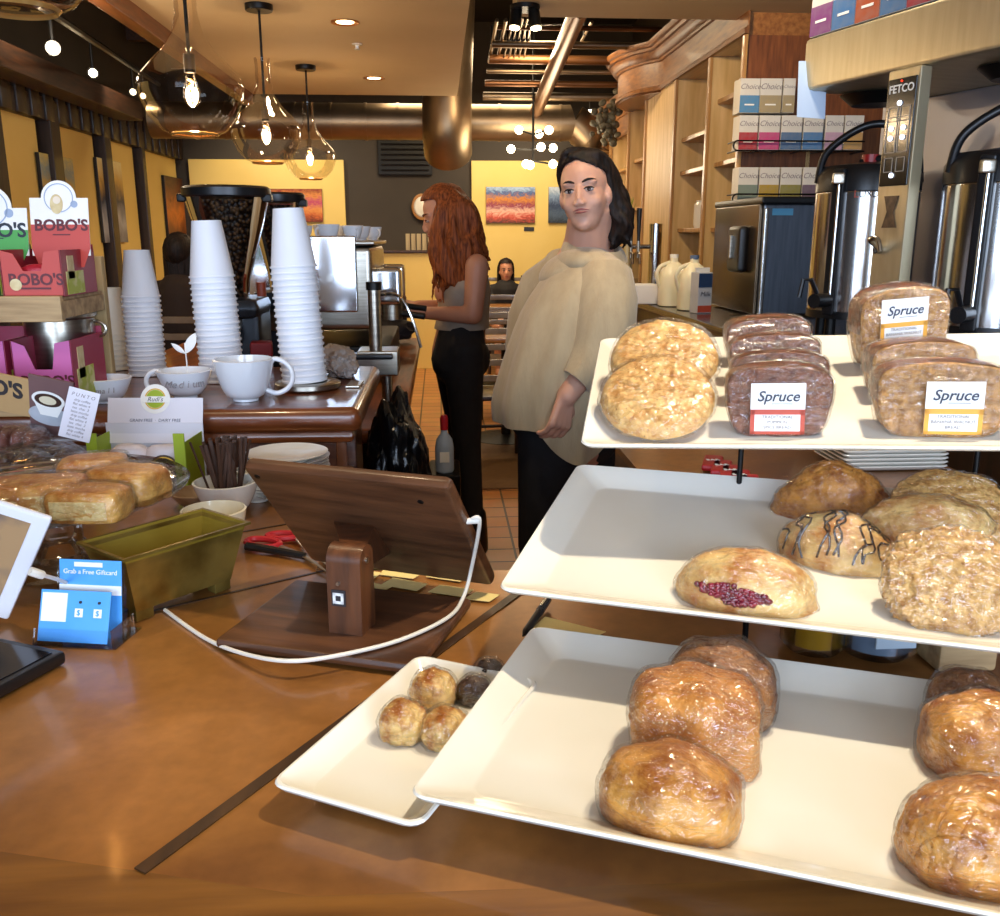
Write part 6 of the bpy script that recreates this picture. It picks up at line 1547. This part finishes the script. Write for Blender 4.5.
LEDW = glow('button_light', '#dfe8ff', 2.5); LEDR = glow('red_led', '#ff2a10', 2)
for x, z in ((0, .27), (-.018, .04), (.018, .04), (-.018, -.05), (.018, -.05), (-.004, -.40)):
    MB().cyl((cx_+x, cyf-.0140, zc_+z*hp_), (cx_+x, cyf-.0175, zc_+z*hp_), .0055, n=16).build('button', LEDW, cpn)
MB().cyl((cx_, cyf-.0140, zc_+hp_*.47), (cx_, cyf-.0165, zc_+hp_*.47), .002, n=10).build('led', LEDR, cpn)
OUT = mat('panel_outline', '#a09890', .4, bump=.01)
for sx in (-.018, .018):
    for z, w_, h_ in ((.17, .028, .030), (-.30, .024, .030), (-.02, .030, .075)):
        m = MB()
        for dx in (-1, 1): m.box((cx_+sx+dx*w_/2, cyf-.0145, zc_+z*hp_), (.0015, .001, h_))
        for dz_ in (-1, 1): m.box((cx_+sx, cyf-.0145, zc_+z*hp_+dz_*h_/2), (w_, .001, .0015))
        m.build('icon_outline', OUT, cpn)
zb2 = at_t(900, 212, 2.06).z
MB().prism([(0, 0)], 0, 0) if False else None
hg_ = [(-.022, .035), (.022, .035), (.010, 0), (.022, -.035), (-.022, -.035), (-.010, 0)]
m = MB(); m.add([(cx_+x, cyf-.0105, zb2+z) for x, z in hg_]+[(cx_+x, cyf-.0125, zb2+z) for x, z in hg_], [tuple(range(5, -1, -1)), tuple(range(6, 12))]+[(i, (i+1) % 6, 6+(i+1) % 6, 6+i) for i in range(6)])
m.build('hourglass_emblem', mat('emblem_brown', '#3c2c20', .4, var='#8a6a4c', vscale=40), br, False)
zf_ = at_t(898, 245, 2.06).z
m = MB(); m.tube(smooth_path([Vector((cx_-.02, cyf-.012, zf_-.01)), Vector((cx_-.012, cyf-.05, zf_+.012)), Vector((cx_+.012, cyf-.05, zf_+.012)), Vector((cx_+.024, cyf-.05, zf_-.015))]), .006, 10); m.cyl((cx_-.02, cyf-.008, zf_-.01), (cx_-.02, cyf-.025, zf_-.01), .010, n=14); m.build('hot_water_tap', CHROME, br)
# urns
URN = mat('urn_steel', '#c8c6c4', .16, 1, var='#9c9894', vscale=3, stretch=(14, 14, 1))
def urn(label, U, r_, rz):
    zt2, zb3 = 1.575, 1.225
    u = thing('coffee_urn', label, 'coffee urn', (U.x, U.y, 1.133), rz)
    o_ = 1.133
    MB().lathe([(0, zb3-o_), (r_, zb3-o_), (r_, zt2-.05-o_), (r_*.985, zt2-.045-o_), (0, zt2-.045-o_)], 64).build('steel_body', URN, u)
    MB().lathe([(0, zt2-.045-o_), (r_*1.01, zt2-.045-o_), (r_*1.01, zt2-.005-o_), (r_*.9, zt2+.02-o_), (r_*.3, zt2+.03-o_), (0, zt2+.03-o_)], 64).build('black_lid', BLK, u)
    MB().cyl((0, 0, zt2+.03-o_), (0, 0, zt2+.05-o_), .022, n=20).build('red_cap', mat('red_button', '#a8201c', .35, bump=.02), u)
    MB().tube(smooth_path([Vector((-r_*.98, -.0, zt2-.02-o_)), Vector((-r_*.85, -.02, zt2+.06-o_)), Vector((-r_*.1, -.05, zt2+.12-o_)), Vector((r_*.7, -.04, zt2+.09-o_)), Vector((r_*.98, 0, zt2-.02-o_))]), .010, 10).build('carry_handle', BLK, u)
    MB().tube([(-r_*.2, 0, zt2+.03-o_), (r_*.5, -.03, zt2+.05-o_), (r_*.85, -.02, zt2+.0-o_)], .009, 8).build('latch_arm', BLK, u)
    MB().box((-r_*.68, -r_*.78, (zt2+zb3)/2-o_), (.034, .022, zt2-zb3+.02), .006, rot=(0, 0, -.7)).build('gauge_channel', BLK, u)
    MB().cyl((-r_*.70, -r_*.86, zb3+.02-o_), (-r_*.70, -r_*.86, zt2-.03-o_), .005, n=10).build('sight_glass', CHROME, u)
    MB().box((-r_*.72, -r_*.84, zt2-.015-o_), (.03, .025, .03), .006).build('gauge_cap', STEEL, u)
    tp = MB().cyl((-r_*.75, -r_*.85, zb3+.03-o_), (-r_*1.05, -r_*1.2, zb3+.03-o_), .018, n=16).build('tap_body', BLK, u)
    MB().tube([(-r_*1.0, -r_*1.15, zb3+.05-o_), (-r_*1.15, -r_*1.3, zb3+.085-o_), (-r_*1.3, -r_*1.35, zb3+.085-o_), (-r_*1.35, -r_*1.35, zb3+.04-o_)], .006, 8).build('tap_lever', BLK, tp)
    MB().lathe([(0, zb3-.02-o_), (r_*1.01, zb3-.02-o_), (r_*1.01, zb3-o_), (0, zb3-o_)], 48).build('bottom_band', BLK, u)
    for k in range(4): a_ = pi/4+pi/2*k; MB().cyl((cos(a_)*r_*.85, sin(a_)*r_*.85, 0), (cos(a_)*r_*.85, sin(a_)*r_*.85, zb3-.015-o_), .014, n=12).build('leg', BLKM, u)
    MB().lathe([(0, 0), (r_*.9, 0), (r_*.9, .012), (0, .012)], 40).build('foot_plate', BLKM, u)
    return u
u1 = urn('steel coffee urn at the left of the control column', U1, .130, -.25); u2 = urn('steel coffee urn at the right edge of the photo', U2, .132, -.15)
sb_ = [c for c in kids(u1) if c.name.startswith('steel_body')][0]
aa = -1.98
for i, ch in enumerate('LUXUS'):
    a_ = aa+.02+(.115*i); text(sb_, ch, .026, LAB_R if i == 0 else INK, T((cos(a_)*.1312, sin(a_)*.1312, .388)) @ RZ(a_+pi/2) @ RX(pi/2), 0, .0003, 'letter')
for k, u in enumerate((u1, u2)):  # brew baskets under the top housing
    q = BI @ Vector((u.location.x, u.location.y, 0)); MB().lathe([(0, zbot-.03), (.06, zbot-.03), (.09, zbot-.004), (0, zbot-.004)], 40, c=(q.x, q.y, 0)).build('brew_basket_ring', BLKM, br)
# sheet of paper taped on the housing corner
lx = BI @ at_t(812, 95, 2.5)
fl_ = at_t(808, 60, 2.44); fr2 = at_t(826, 95, 2.40);
pp = MB();
_tc = (BM_ @ Vector((ux0, -.19, (ztop+zbot)/2))-CP).dot(CF)-.012
A_, B_2, C_2, D_2, E_2, F_2 = [at_t(x, y, _tc) for x, y in ((799, 61), (812, 61), (812, 90), (826, 92), (825, 119), (797, 117))]
dpt = Vector((0, .002, 0)); V = [A_, B_2, C_2, D_2, E_2, F_2]
pp.add(V+[v+dpt for v in V], [tuple(range(6)), tuple(range(11, 5, -1))]+[(i, 6+i, 6+(i+1) % 6, (i+1) % 6) for i in range(6)]); o = pp.build('paper_note', mat('blue_white_paper', '#c4d4e8', .6, var='#b8cae0', vscale=6), smooth=False)
tag(o, 'blank bluish paper sheet hanging from the corner of the brewer housing', 'paper')
# tea boxes on top of the brewer housing
cols = ['#7a3a78', '#3c6ea4', '#a84a24', '#3f6f9e', '#a82234', '#3a6ca0', '#8a6a2c']
nms = ['purple tea box at the left end on top of the brewer', 'blue tea box beside the purple one on the brewer', 'rust-orange tea box on top of the brewer', 'blue tea box between the rust and red boxes', 'red tea box on top of the brewer', 'blue tea box at the right edge on the brewer', 'tan tea box beyond the right edge on the brewer']
xk = ux0+.012
for k in range(7):
    tea_box(nms[k], BM_ @ T((xk+.0815*k, -.185, ztop+.001)), .079, .135, .075, cols[k])
# --- things glimpsed under the trays
def jar(label, px, py, z, r_, h_, m, fill=None, t_lab=False):
    p = at_z(px, py, z); j = thing('storage_jar', label, 'jar', (p.x, p.y+r_, z+.001))
    MB().lathe_open([(0, 0), (r_*.8, 0), (r_, .008), (r_, h_*.75), (r_*.75, h_*.9), (r_*.75, h_), (r_*.7, h_), (r_*.7, h_*.88), (r_*.95, h_*.72), (r_*.95, .01), (0, .006)], 40).build('glass_body', GLS, j)
    MB().lathe([(0, .008), (r_*.93, .010), (r_*.93, h_*.6), (0, h_*.6)], 36).build('contents', fill, j)
    if t_lab: MB().box((0, -r_*1.01, h_*.5), (r_*1.0, .002, h_*.45)).build('paper_label', mat('pale_blue_label', '#b4c4d0', .5, bump=.02), j)
jar('squat jar of golden syrup under the middle tray', 826, 662, 1.0, .034, .060, GLS, mat('golden_syrup', '#8a6414', .15, var='#c89a2c', vscale=15, coat=.5))
jar('blue-grey labelled jar under the middle tray', 893, 668, 1.0, .041, .075, GLS, mat('grey_blue_contents', '#56687c', .4, var='#8a9cb0', vscale=15), True)
o = MB().box((0, 0, .03), (.06, .05, .06), .004).build('wooden_box', CRW); o.location = (at_z(970, 676, 1.0).x, at_z(970, 676, 1.0).y+.03, 1.001); tag(o, 'small wooden box under the middle tray at the right edge', 'box')
first = None
for k in range(5):
    a = at_z(848, 474, 1.02+.008*k)
    m = tray_mesh(.20, .14, .014, .006, .003, .01)
    if first is None: first = m.build('rectangular_plate', WHITEC); o = first
    else: o = first.copy(); COL.objects.link(o)
    o.location = (at_z(848, 474, 1.0).x-.01, at_z(848, 474, 1.0).y, 1.011+.0075*k); tag(o, 'rectangular white plate in the stack glimpsed between the upper trays', 'plate', 'spare rectangular plates under the top tray')
first = None
RB = mat('red_bar_wrapper', '#b01824', .35, var='#c02c38', vscale=20)
for k in range(6):
    p = at_z(716+9*k, 462+5*k, 1.02)
    if first is None:
        first = thing('chocolate_bar', '', 'chocolate bar', (0, 0, 0)); b = MB().box((0, 0, .012), (.035, .085, .012), .004).build('wrapper', RB, first); text(b, 'BAR', .014, LAB_W, T((0, 0, .0185)) @ RZ(.3)); o = first
    else: o = copy_thing(first)
    o.location = (p.x, p.y+.02, 1.001+.0*k); o.rotation_euler = (.0, 0, -.35); tag(o, 'red wrapped bar in the row glimpsed under the top tray', 'chocolate bar', 'red bars under the top tray')
# ============================================================= ceiling services and lamps
PIPE = mat('copper_brown_pipe', '#7a5232', .35, .7, var='#5c3a22', vscale=5); GALV = mat('galvanised_duct', '#9a8468', .38, .9, var='#6c5a44', vscale=4, bump=.05)
def duct(name, label, pts, r_, ribs=True):
    d = thing(name, label, 'duct'); P_ = smooth_path([Vector(p) for p in pts], 10)
    MB().tube(P_, r_, 32).build('duct_skin', GALV, d)
    if ribs:
        L_ = 0; last = P_[0]
        m = MB(); acc = 0
        for i in range(1, len(P_)):
            acc += (P_[i]-P_[i-1]).length
            if acc > .22: acc = 0; dd = (P_[i]-P_[i-1]).normalized(); MB().tube([P_[i]-dd*.012, P_[i]+dd*.012], r_*1.035, 32).build('seam_ring', GALV, d)
ya = 8.3
zc = at_Y(400, 122, ya).z
duct('spiral_duct', 'round metal duct running across the dark open ceiling', [(at_Y(318, 122, ya).x-1.4, ya, zc), (at_Y(450, 122, ya).x, ya, zc), (at_Y(560, 122, ya).x, ya, zc), (at_Y(575, 125, ya).x, ya, zc), (at_Y(590, 140, ya).x, ya, zc-.12)], .15)
duct('drop_duct', 'large round duct dropping in front of the dark rear wall', [at_Y(452, -60, 7.75), at_Y(449, 20, 7.75), at_Y(447, 90, 7.75), at_Y(447, 132, 7.75), at_Y(448, 152, 7.9)], .20, False)
o = thing('duct_collar', 'flared metal collar at the right end of the cross duct', 'duct', at_Y(590, 150, ya)); MB().lathe([(.10, .0), (.20, -.01), (.21, -.02), (.10, .02), (.15, .12), (0, .12)], 32).build('flange', GALV, o)
pn_ = 0
def pipe(label, a, b, r_=.028, m=PIPE):
    o = thing('ceiling_pipe', label, 'pipe'); MB().tube([a, b], r_, 12).build('pipe_run', m, o)
    n_ = max(2, int((Vector(b)-Vector(a)).length/1.1)); h_ = MB()
    for k in range(1, n_): c_ = Vector(a).lerp(Vector(b), k/n_); MB().box((c_.x, c_.y, c_.z+.05), (.03, .03, .12), .004).build('hanger', BLKM, o)
for k, (py_, y_) in enumerate(((28, 6.2), (45, 6.5), (60, 6.9), (72, 7.2), (84, 7.5), (97, 7.8))):
    z_ = at_Y(560, py_, y_).z
    pipe('pipe crossing the open ceiling, %s from the front' % ('first', 'second', 'third', 'fourth', 'fifth', 'sixth')[k], (SX1+.22, y_, z_), (1.45, y_, z_), .016+.008*(k % 3), (PIPE, GALV)[k % 2])
for k in range(5):
    q = at_Y(502+5*k, 22, 6.05); pipe('thin wire conduit by the tan ceiling edge, %s of five from the left' % ('first', 'second', 'third', 'fourth', 'fifth')[k], at_Y(514+4.5*k, 18, 6.0), at_Y(504+5*k, 58, 6.9), .006, GALV)
pipe('thick copper-coloured pipe running diagonally toward the chandelier', at_Y(580, 8, 5.4), at_Y(536, 112, 8.2), .055)
pipe('thin pale conduit left of the thick diagonal pipe', at_Y(497, 20, 6.0), at_Y(489, 62, 7.2), .012, GALV)
pipe('second thin pale conduit beside it', at_Y(506, 20, 6.0), at_Y(497, 62, 7.2), .012, GALV)
pipe('thin pale conduit right of the thick diagonal pipe', at_Y(592, 22, 6.2), at_Y(580, 44, 7.0), .010, GALV)
for k in range(6):
    o = MB().box((.95+.0*k, 5.0+.75*k, 3.60), (2.4, .09, .22), .005).build('ceiling_joist', DKW2); tag(o, 'dark joist of the open ceiling, %s row' % ('first', 'second', 'third', 'fourth', 'fifth', 'sixth')[k], 'joist')
vt = thing('air_vent', 'dark slatted air vent high on the rear wall', 'vent', at_Y(405, 155, YB-.03)); MB().box((0, 0, 0), (.62, .05, .44), .006).build('vent_frame', BLKM, vt)
for k in range(7): MB().box((0, -.03, -.17+.057*k), (.54, .02, .012), rot=(.5, 0, 0)).build('slat', BLK, vt)
# pendants
AMB = glass('amber_glass', '#ffd9a0', .14, .02, .38)
FIL = glow('filament_glow', '#ffb45a', 55); GEN = glow('bulb_glow', '#ffe0a8', 40)
def pendant(label, X, Y, zb, s=1.0, H=.50, canopy=True):
    p = thing('pendant_lamp', label, 'lamp', (X, Y, zb))
    R_ = .168*s
    prof = [(.070, 0), (.10, .012), (.140, .055), (.163, .11), (.168, .145), (.160, .175), (.125, .215), (.080, .260), (.048, .310), (.036, .36), (.034, .44), (.038, .47)]
    MB().lathe_open([(0, .002)]+[(r_*s, z_*s) for r_, z_ in prof], 56).build('glass_shade', AMB, p)
    MB().lathe_open([(.066*s, .002), (.072*s, -.004), (.078*s, .002), (.072*s, .006)], 40).build('bottom_ring', mat('amber_rim', '#c89a54', .15, .3, coat=.6, bump=.01), p)
    MB().cyl((0, 0, .20*s), (0, 0, ZC-zb-.001), .006, n=10).build('rod', BLKM, p)
    MB().cyl((0, 0, .19*s), (0, 0, .245*s), .018*s, n=16).build('socket', BLKM, p)
    b_ = MB().lathe_open([(0, .085*s), (.012*s, .088*s), (.026*s, .105*s), (.028*s, .13*s), (.018*s, .165*s), (.013*s, .19*s)], 24).build('bulb', glass('bulb_glass', '#ffd8a0', .15, .03, .6), p)
    MB().tube([Vector((.008*s*sin(k*2.1), .008*s*cos(k*2.1), (.105+.008*k)*s)) for k in range(9)], .0028*s, 6).build('filament', FIL, b_)
    if canopy: MB().lathe([(0, -.028), (.060, -.028), (.064, -.022), (.064, 0), (0, 0)], 32, c=(0, 0, ZC-zb)).build('canopy', BLKM, p)
    if canopy: l = light('pendant_bulb', 'POINT', (X, Y, zb+.13*s), 7, WARM, .025)
    return p
q = at_t(195, 135, 2.95); pendant('nearest large amber glass pendant above the cup stacks', q.x, q.y, q.z)
q = at_t(268, 163, 4.35); pendant('middle amber glass pendant, second in the row', q.x, q.y, q.z)
q = at_t(311, 179, 5.85); pendant('farthest amber glass pendant of the row', q.x, q.y, q.z)
q = at_t(15, 9, 1.62); pendant('amber pendant cut off by the top left corner', q.x, q.y, q.z, canopy=False)
# recessed downlights, smoke detector
for px, py, lb in ((345, 22, 'recessed downlight nearer the counter in the tan ceiling'), (374, 78, 'recessed downlight farther back in the tan ceiling')):
    q = at_z(px, py, ZC); d = thing('downlight', lb, 'lamp', (q.x, q.y, ZC)); MB().lathe_open([(.045, -.001), (.070, -.006), (.072, .0), (.045, .004)], 32).build('trim_ring', mat('copper_ring', '#b87840', .3, .8, bump=.02), d); MB().lathe([(0, -.002), (.045, -.002), (.045, .0), (0, .0)], 28).build('lens', glow('downlight_glow', '#ffdca0', 9), d)
q = at_z(357, 44, ZC); d = thing('sprinkler', 'small sprinkler head under the tan ceiling', 'sprinkler', (q.x, q.y, ZC)); MB().lathe([(0, -.03), (.018, -.03), (.01, -.02), (.012, -.008), (.03, -.004), (.03, 0), (0, 0)], 20).build('head', WHITEC, d)
q = at_z(527, 0, ZC); d = thing('ceiling_spotlight', 'small twin spotlight under the tan ceiling near the top edge', 'lamp', (q.x, q.y+.1, ZC))
MB().lathe([(0, -.02), (.07, -.02), (.07, 0), (0, 0)], 24).build('mount', BLKM, d)
for s_ in (-1, 1): h_ = MB().cyl((s_*.04, 0, -.02), (s_*.05, -.02, -.10), .028, n=20).build('lamp_head', BLKM, d); MB().cyl((s_*.05, -.021, -.101), (s_*.0502, -.0215, -.104), .024, n=20).build('lens', GEN, h_)
# chandelier of globe bulbs
q = at_Y(533, 150, 7.72)
ch_ = thing('sputnik_chandelier', 'black branching chandelier with round glowing bulbs', 'chandelier', (q.x, 7.72, q.z))
MB().cyl((0, 0, -.1), (0, 0, 3.7-q.z), .010, n=10).build('stem', BLKM, ch_)
for px, py, dy in ((519, 130, .1), (549, 130, -.05), (539, 134, .25), (511, 149, 0), (541, 147, -.2), (553, 148, .1), (526, 164, .1), (553, 164, 0), (530, 165, -.25)):
    e_ = at_Y(px, py, 7.72+dy)-Vector((q.x, 7.72, q.z)); hub = Vector((0, 0, max(-.1, min(.12, e_.z*.8))))
    a_ = MB().tube([hub, e_*.93+hub*.07], .007, 8).build('arm', BLKM, ch_); MB().ico(e_, .034, 3).build('globe_bulb', glow('globe_glow', '#ffe2b0', 14), a_)
light('chandelier_glow', 'POINT', (q.x, 7.7, q.z-.12), 22, WARM2, .25)
# track lamps on the left
for k, (px, py, Y_, st_) in enumerate(((53, 48, 4.2, 60), (93, 73, 5.6, 22), (133, 92, 7.2, 4), (143, 96, 7.8, 4), (590, 112, 8.8, 20))):
    q = at_Y(px, py, Y_); d = thing('track_lamp', ('bright track lamp high on the left, strongest glare', 'second small track lamp along the left beam', 'dim track lamp farther along the left beam', 'farthest dim track lamp on the left', 'small bright lamp by the end of the cross duct')[k], 'lamp', (q.x, q.y, q.z))
    dr = (CP-q).normalized(); MB().tube([dr*-.09, dr*-.01], [.026, .030], 20).build('housing', BLKM, d); MB().tube([dr*-.011, dr*.002], .022, 20).build('lens', glow('track_glow_%d' % st_, '#ffe6b8', st_), d)
    MB().tube([dr*-.05, dr*-.05+Vector((0, 0, .16))], .008, 8).build('bracket', BLKM, d)
q = at_Y(53, 48, 4.2); light('track_lamp', 'POINT', tuple(q+(CP-q).normalized()*.06), 9, WARM2, .04)
r = thing('track_rail', 'black lighting track along the left ceiling beam', 'rail'); a_ = at_Y(40, 36, 4.0); b_ = at_Y(160, 98, 9.5); MB().tube([a_+Vector((0, 0, .12)), b_+Vector((0, 0, .12))], .018, 8).build('rail', BLKM, r)
# ============================================================= pictures and far furniture
def paint(name, cols, sc, dist=2.5, dirn='Z'):
    m, nt, b = newmat(name); L = nt.links
    tc = N(nt, 'ShaderNodeTexCoord'); sp_ = N(nt, 'ShaderNodeSeparateXYZ'); L.new(tc.outputs['Generated'], sp_.inputs[0])
    n_ = N(nt, 'ShaderNodeTexNoise'); n_.inputs['Scale'].default_value = sc; n_.inputs['Detail'].default_value = 5; n_.inputs['Distortion'].default_value = dist; L.new(tc.outputs['Generated'], n_.inputs['Vector'])
    ad = N(nt, 'ShaderNodeMath', operation='MULTIPLY_ADD'); ad.inputs[1].default_value = .45; L.new(n_.outputs['Fac'], ad.inputs[0]); L.new(sp_.outputs['Z'], ad.inputs[2])
    sb2 = N(nt, 'ShaderNodeMath', operation='SUBTRACT'); sb2.inputs[1].default_value = .22; L.new(ad.outputs[0], sb2.inputs[0])
    cr = N(nt, 'ShaderNodeValToRGB'); el_ = cr.color_ramp.elements
    el_[0].position = 0; el_[0].color = lin(cols[0]); el_[1].position = 1; el_[1].color = lin(cols[-1])
    for i, c in enumerate(cols[1:-1]): e = el_.new((i+1)/(len(cols)-1)); e.color = lin(c)
    L.new(sb2.outputs[0], cr.inputs[0]); L.new(cr.outputs[0], b.inputs['Base Color']); b.inputs['Roughness'].default_value = .5
    return m
def art_back(label, x0, y0, x1, y1, m, wall=YB-.055):
    a, b = at_Y(x0, y1, wall), at_Y(x1, y0, wall); r = thing('painting', label, 'painting', ((a.x+b.x)/2, wall-.014, (a.z+b.z)/2))
    MB().box((0, 0, 0), (b.x-a.x, .03, b.z-a.z), .003).build('stretcher', BLK, r); MB().box((0, -.0155, 0), (b.x-a.x-.004, .002, b.z-a.z-.004)).build('canvas', m, r); return r
art_back('orange and magenta branching abstract painting on the left rear panel', 266, 189, 322, 222, paint('abstract_orange', ['#6a2a18', '#c8642c', '#e0954a', '#b83c6c', '#d88a40', '#8a3a20'], 7))
art_back('colourful landscape print with red swirls and blue sky', 486, 187, 535, 223, paint('landscape_red', ['#5a2c20', '#c8503c', '#e8b8a0', '#8a2c4c', '#d0842c', '#3c5c94', '#a8c0dc'], 6))
art_back('blue and dark print partly hidden behind the woman', 548, 187, 580, 223, paint('landscape_blue', ['#26303c', '#4a5c74', '#2c3c5c', '#7c94b4', '#c8d4e0'], 6))
o = MB().box((0, 0, 0), (.12, .01, .045)).build('name_plate', BLK); o.location = at_Y(529, 229, YB-.06); tag(o, 'tiny dark caption plate under the red landscape print', 'plate')
def art_left(label, Ya, Yb_, z0, z1, m, wall=XL+.05):
    r = thing('painting', label, 'painting', (wall+.014, (Ya+Yb_)/2, (z0+z1)/2)); MB().box((0, 0, 0), (.03, Yb_-Ya, z1-z0), .003).build('stretcher', BLK, r); MB().box((.0155, 0, 0), (.002, Yb_-Ya-.004, z1-z0-.004)).build('canvas', m, r)
def lw_(px, py): q = at_X(px, py, XL+.06); return q.y, q.z
for lb, x0, yt, x1, yb_, m in (('wave-like blue and ochre painting behind the red header card', 36, 152, 69, 215, paint('waves', ['#1c2c44', '#5c7484', '#c8b060', '#8ca0a8', '#d8c878'], 4)),
                           ('tall sunset seascape painting on the left wall', 94, 157, 118, 243, paint('seascape', ['#6c6a70', '#a8a8b0', '#1e2c48', '#c8a050', '#e8d8a0'], 3, .8)),
                           ('brown painting with an orange arch on the left wall', 162, 175, 186, 250, paint('arch_painting', ['#3c2418', '#7a4420', '#c8742c', '#7a4a28', '#4c3020'], 3))):
    ya_, zt3 = lw_(x0, yt); yb2, _ = lw_(x1, yt); _, zb4 = lw_(x0, yb_); art_left(lb, ya_, yb2, zb4, zt3, m)
# far tables, chairs
TBW = wood('table_top_wood', '#7a4a20', '#b87c3c', .35, 'x', 4, .4)
def chair(label, X, Y, rz, grp=None):
    c = thing('ladder_back_chair', label, 'chair', (X, Y, 0), rz, grp)
    CW = wood('chair_dark_wood', '#1c120c', '#3c2618', .35, 'z', 6, .3)
    for sx in (-.19, .19):
        MB().tube([(sx, -.20, 0), (sx, -.19, .45), (sx, -.24, 1.0)], .017, 10).build('rear_leg', CW, c); MB().tube([(sx, .19, 0), (sx, .19, .44)], .017, 10).build('front_leg', CW, c)
    MB().box((0, 0, .455), (.42, .42, .03), .008).build('seat', CW, c)
    for k in range(5): MB().box((0, -.200-.010*k, .58+.095*k), (.37, .014, .038), .004).build('back_slat', mat('slat_highlight', '#8a7a68', .25, coat=.5, var='#5c4c3c', vscale=6), c)  # pale slat colour stands for highlights on the dark wood
    m = MB(); m.tube([(-.19, .19, .2), (.19, .19, .2)], .011, 8); MB().tube([(-.19, -.19, .2), (-.19, .19, .2)], .011, 8).build('stretcher', CW, c); m.build('stretcher', CW, c); return c
c1_ = chair('ladder-back chair nearest the barista\'s hip', at_Y(493, 360, 5.6).x, 5.6, .1)
c2_ = copy_thing(c1_, 'ladder-back chair at the next table farther back', (at_Y(500, 320, 7.6).x, 7.2, 0), .0)
c3_ = copy_thing(c1_, 'ladder-back chair holding the far guest', (at_Y(506, 300, 9.65).x, 9.60, 0), pi)
c3_.location.z = 0
def table(label, X, Y, w=.7):
    t = thing('cafe_table', label, 'table', (X, Y, 0)); MB().box((0, 0, .74), (w, w*.9, .035), .01).build('table_top', TBW, t)
    MB().cyl((0, 0, .02), (0, 0, .73), .035, n=16).build('pedestal', BLKM, t); MB().lathe([(0, 0), (.26, 0), (.25, .015), (.05, .04), (0, .04)], 32).build('base', BLKM, t); return t
table('small wooden cafe table behind the barista', at_Y(498, 330, 6.4).x+.05, 6.3); table('small wooden cafe table in front of the far guest', at_Y(506, 300, 8.9).x, 8.75)
table('wooden cafe table on the left behind the paper cups', -1.75, 6.1, .8)
c4_ = copy_thing(c1_, 'ladder-back chair under the guest between the cup stacks', (at_Y(181, 256, 5.4).x, 5.42, 0), -.1)
# low half wall across the aisle end and book row
o = thing('half_wall', 'low ochre half wall topped by a row of books at the rear', 'partition', (-.55, 9.9, 0)); MB().box((0, 0, .62), (1.5, .12, 1.24), .006).build('partition_body', YEL, o); MB().box((0, 0, 1.25), (1.56, .18, .03), .006).build('cap_board', DKW2, o)
random.seed(6); first = None
for k in range(11):
    if first is None: first = MB().box((0, 0, .085), (.045, .12, .17), .003).build('book', mat('book_cover', '#b8a884', .6, var='#6c5848', vscale=3, stretch=(30, 1, 1))); o = first
    else: o = first.copy(); COL.objects.link(o)
    o.location = (at_Y(408, 240, 9.9).x+.058*k, 9.9, 1.266); tag(o, 'pale book standing on the low rear partition', 'book', 'books on the rear partition')
q = at_Y(422, 207, YB-.02); wl = thing('wall_lamp', 'round white wall lamp with an ochre rim on the dark rear wall', 'lamp', (q.x, YB-.005, q.z))
MB().set(RX(pi/2)).lathe([(0, 0), (.13, 0), (.15, .02), (.15, .05), (.135, .06), (0, .06)], 40, sx=.8).build('rim', mat('ochre_rim', '#a8743c', .4, bump=.02), wl)
MB().set(RX(pi/2)).lathe([(0, .061), (.115, .061), (.10, .075), (0, .085)], 40, sx=.8).build('white_face', WHITEC, wl)
# rubber mat on the floor
q0, q1 = at_z(482, 490, 0), at_z(520, 440, 0)
o = MB().box(((q0.x+q1.x)/2+.05, (q0.y+q1.y)/2, .006), (.62, q1.y-q0.y, .012), .004).build('floor_mat', mat('brown_rubber_mat', '#6a4c2c', .7, var='#5a3e22', vscale=30, bump=.3)); tag(o, 'brown rubber mat on the tiled floor behind the counter', 'mat')
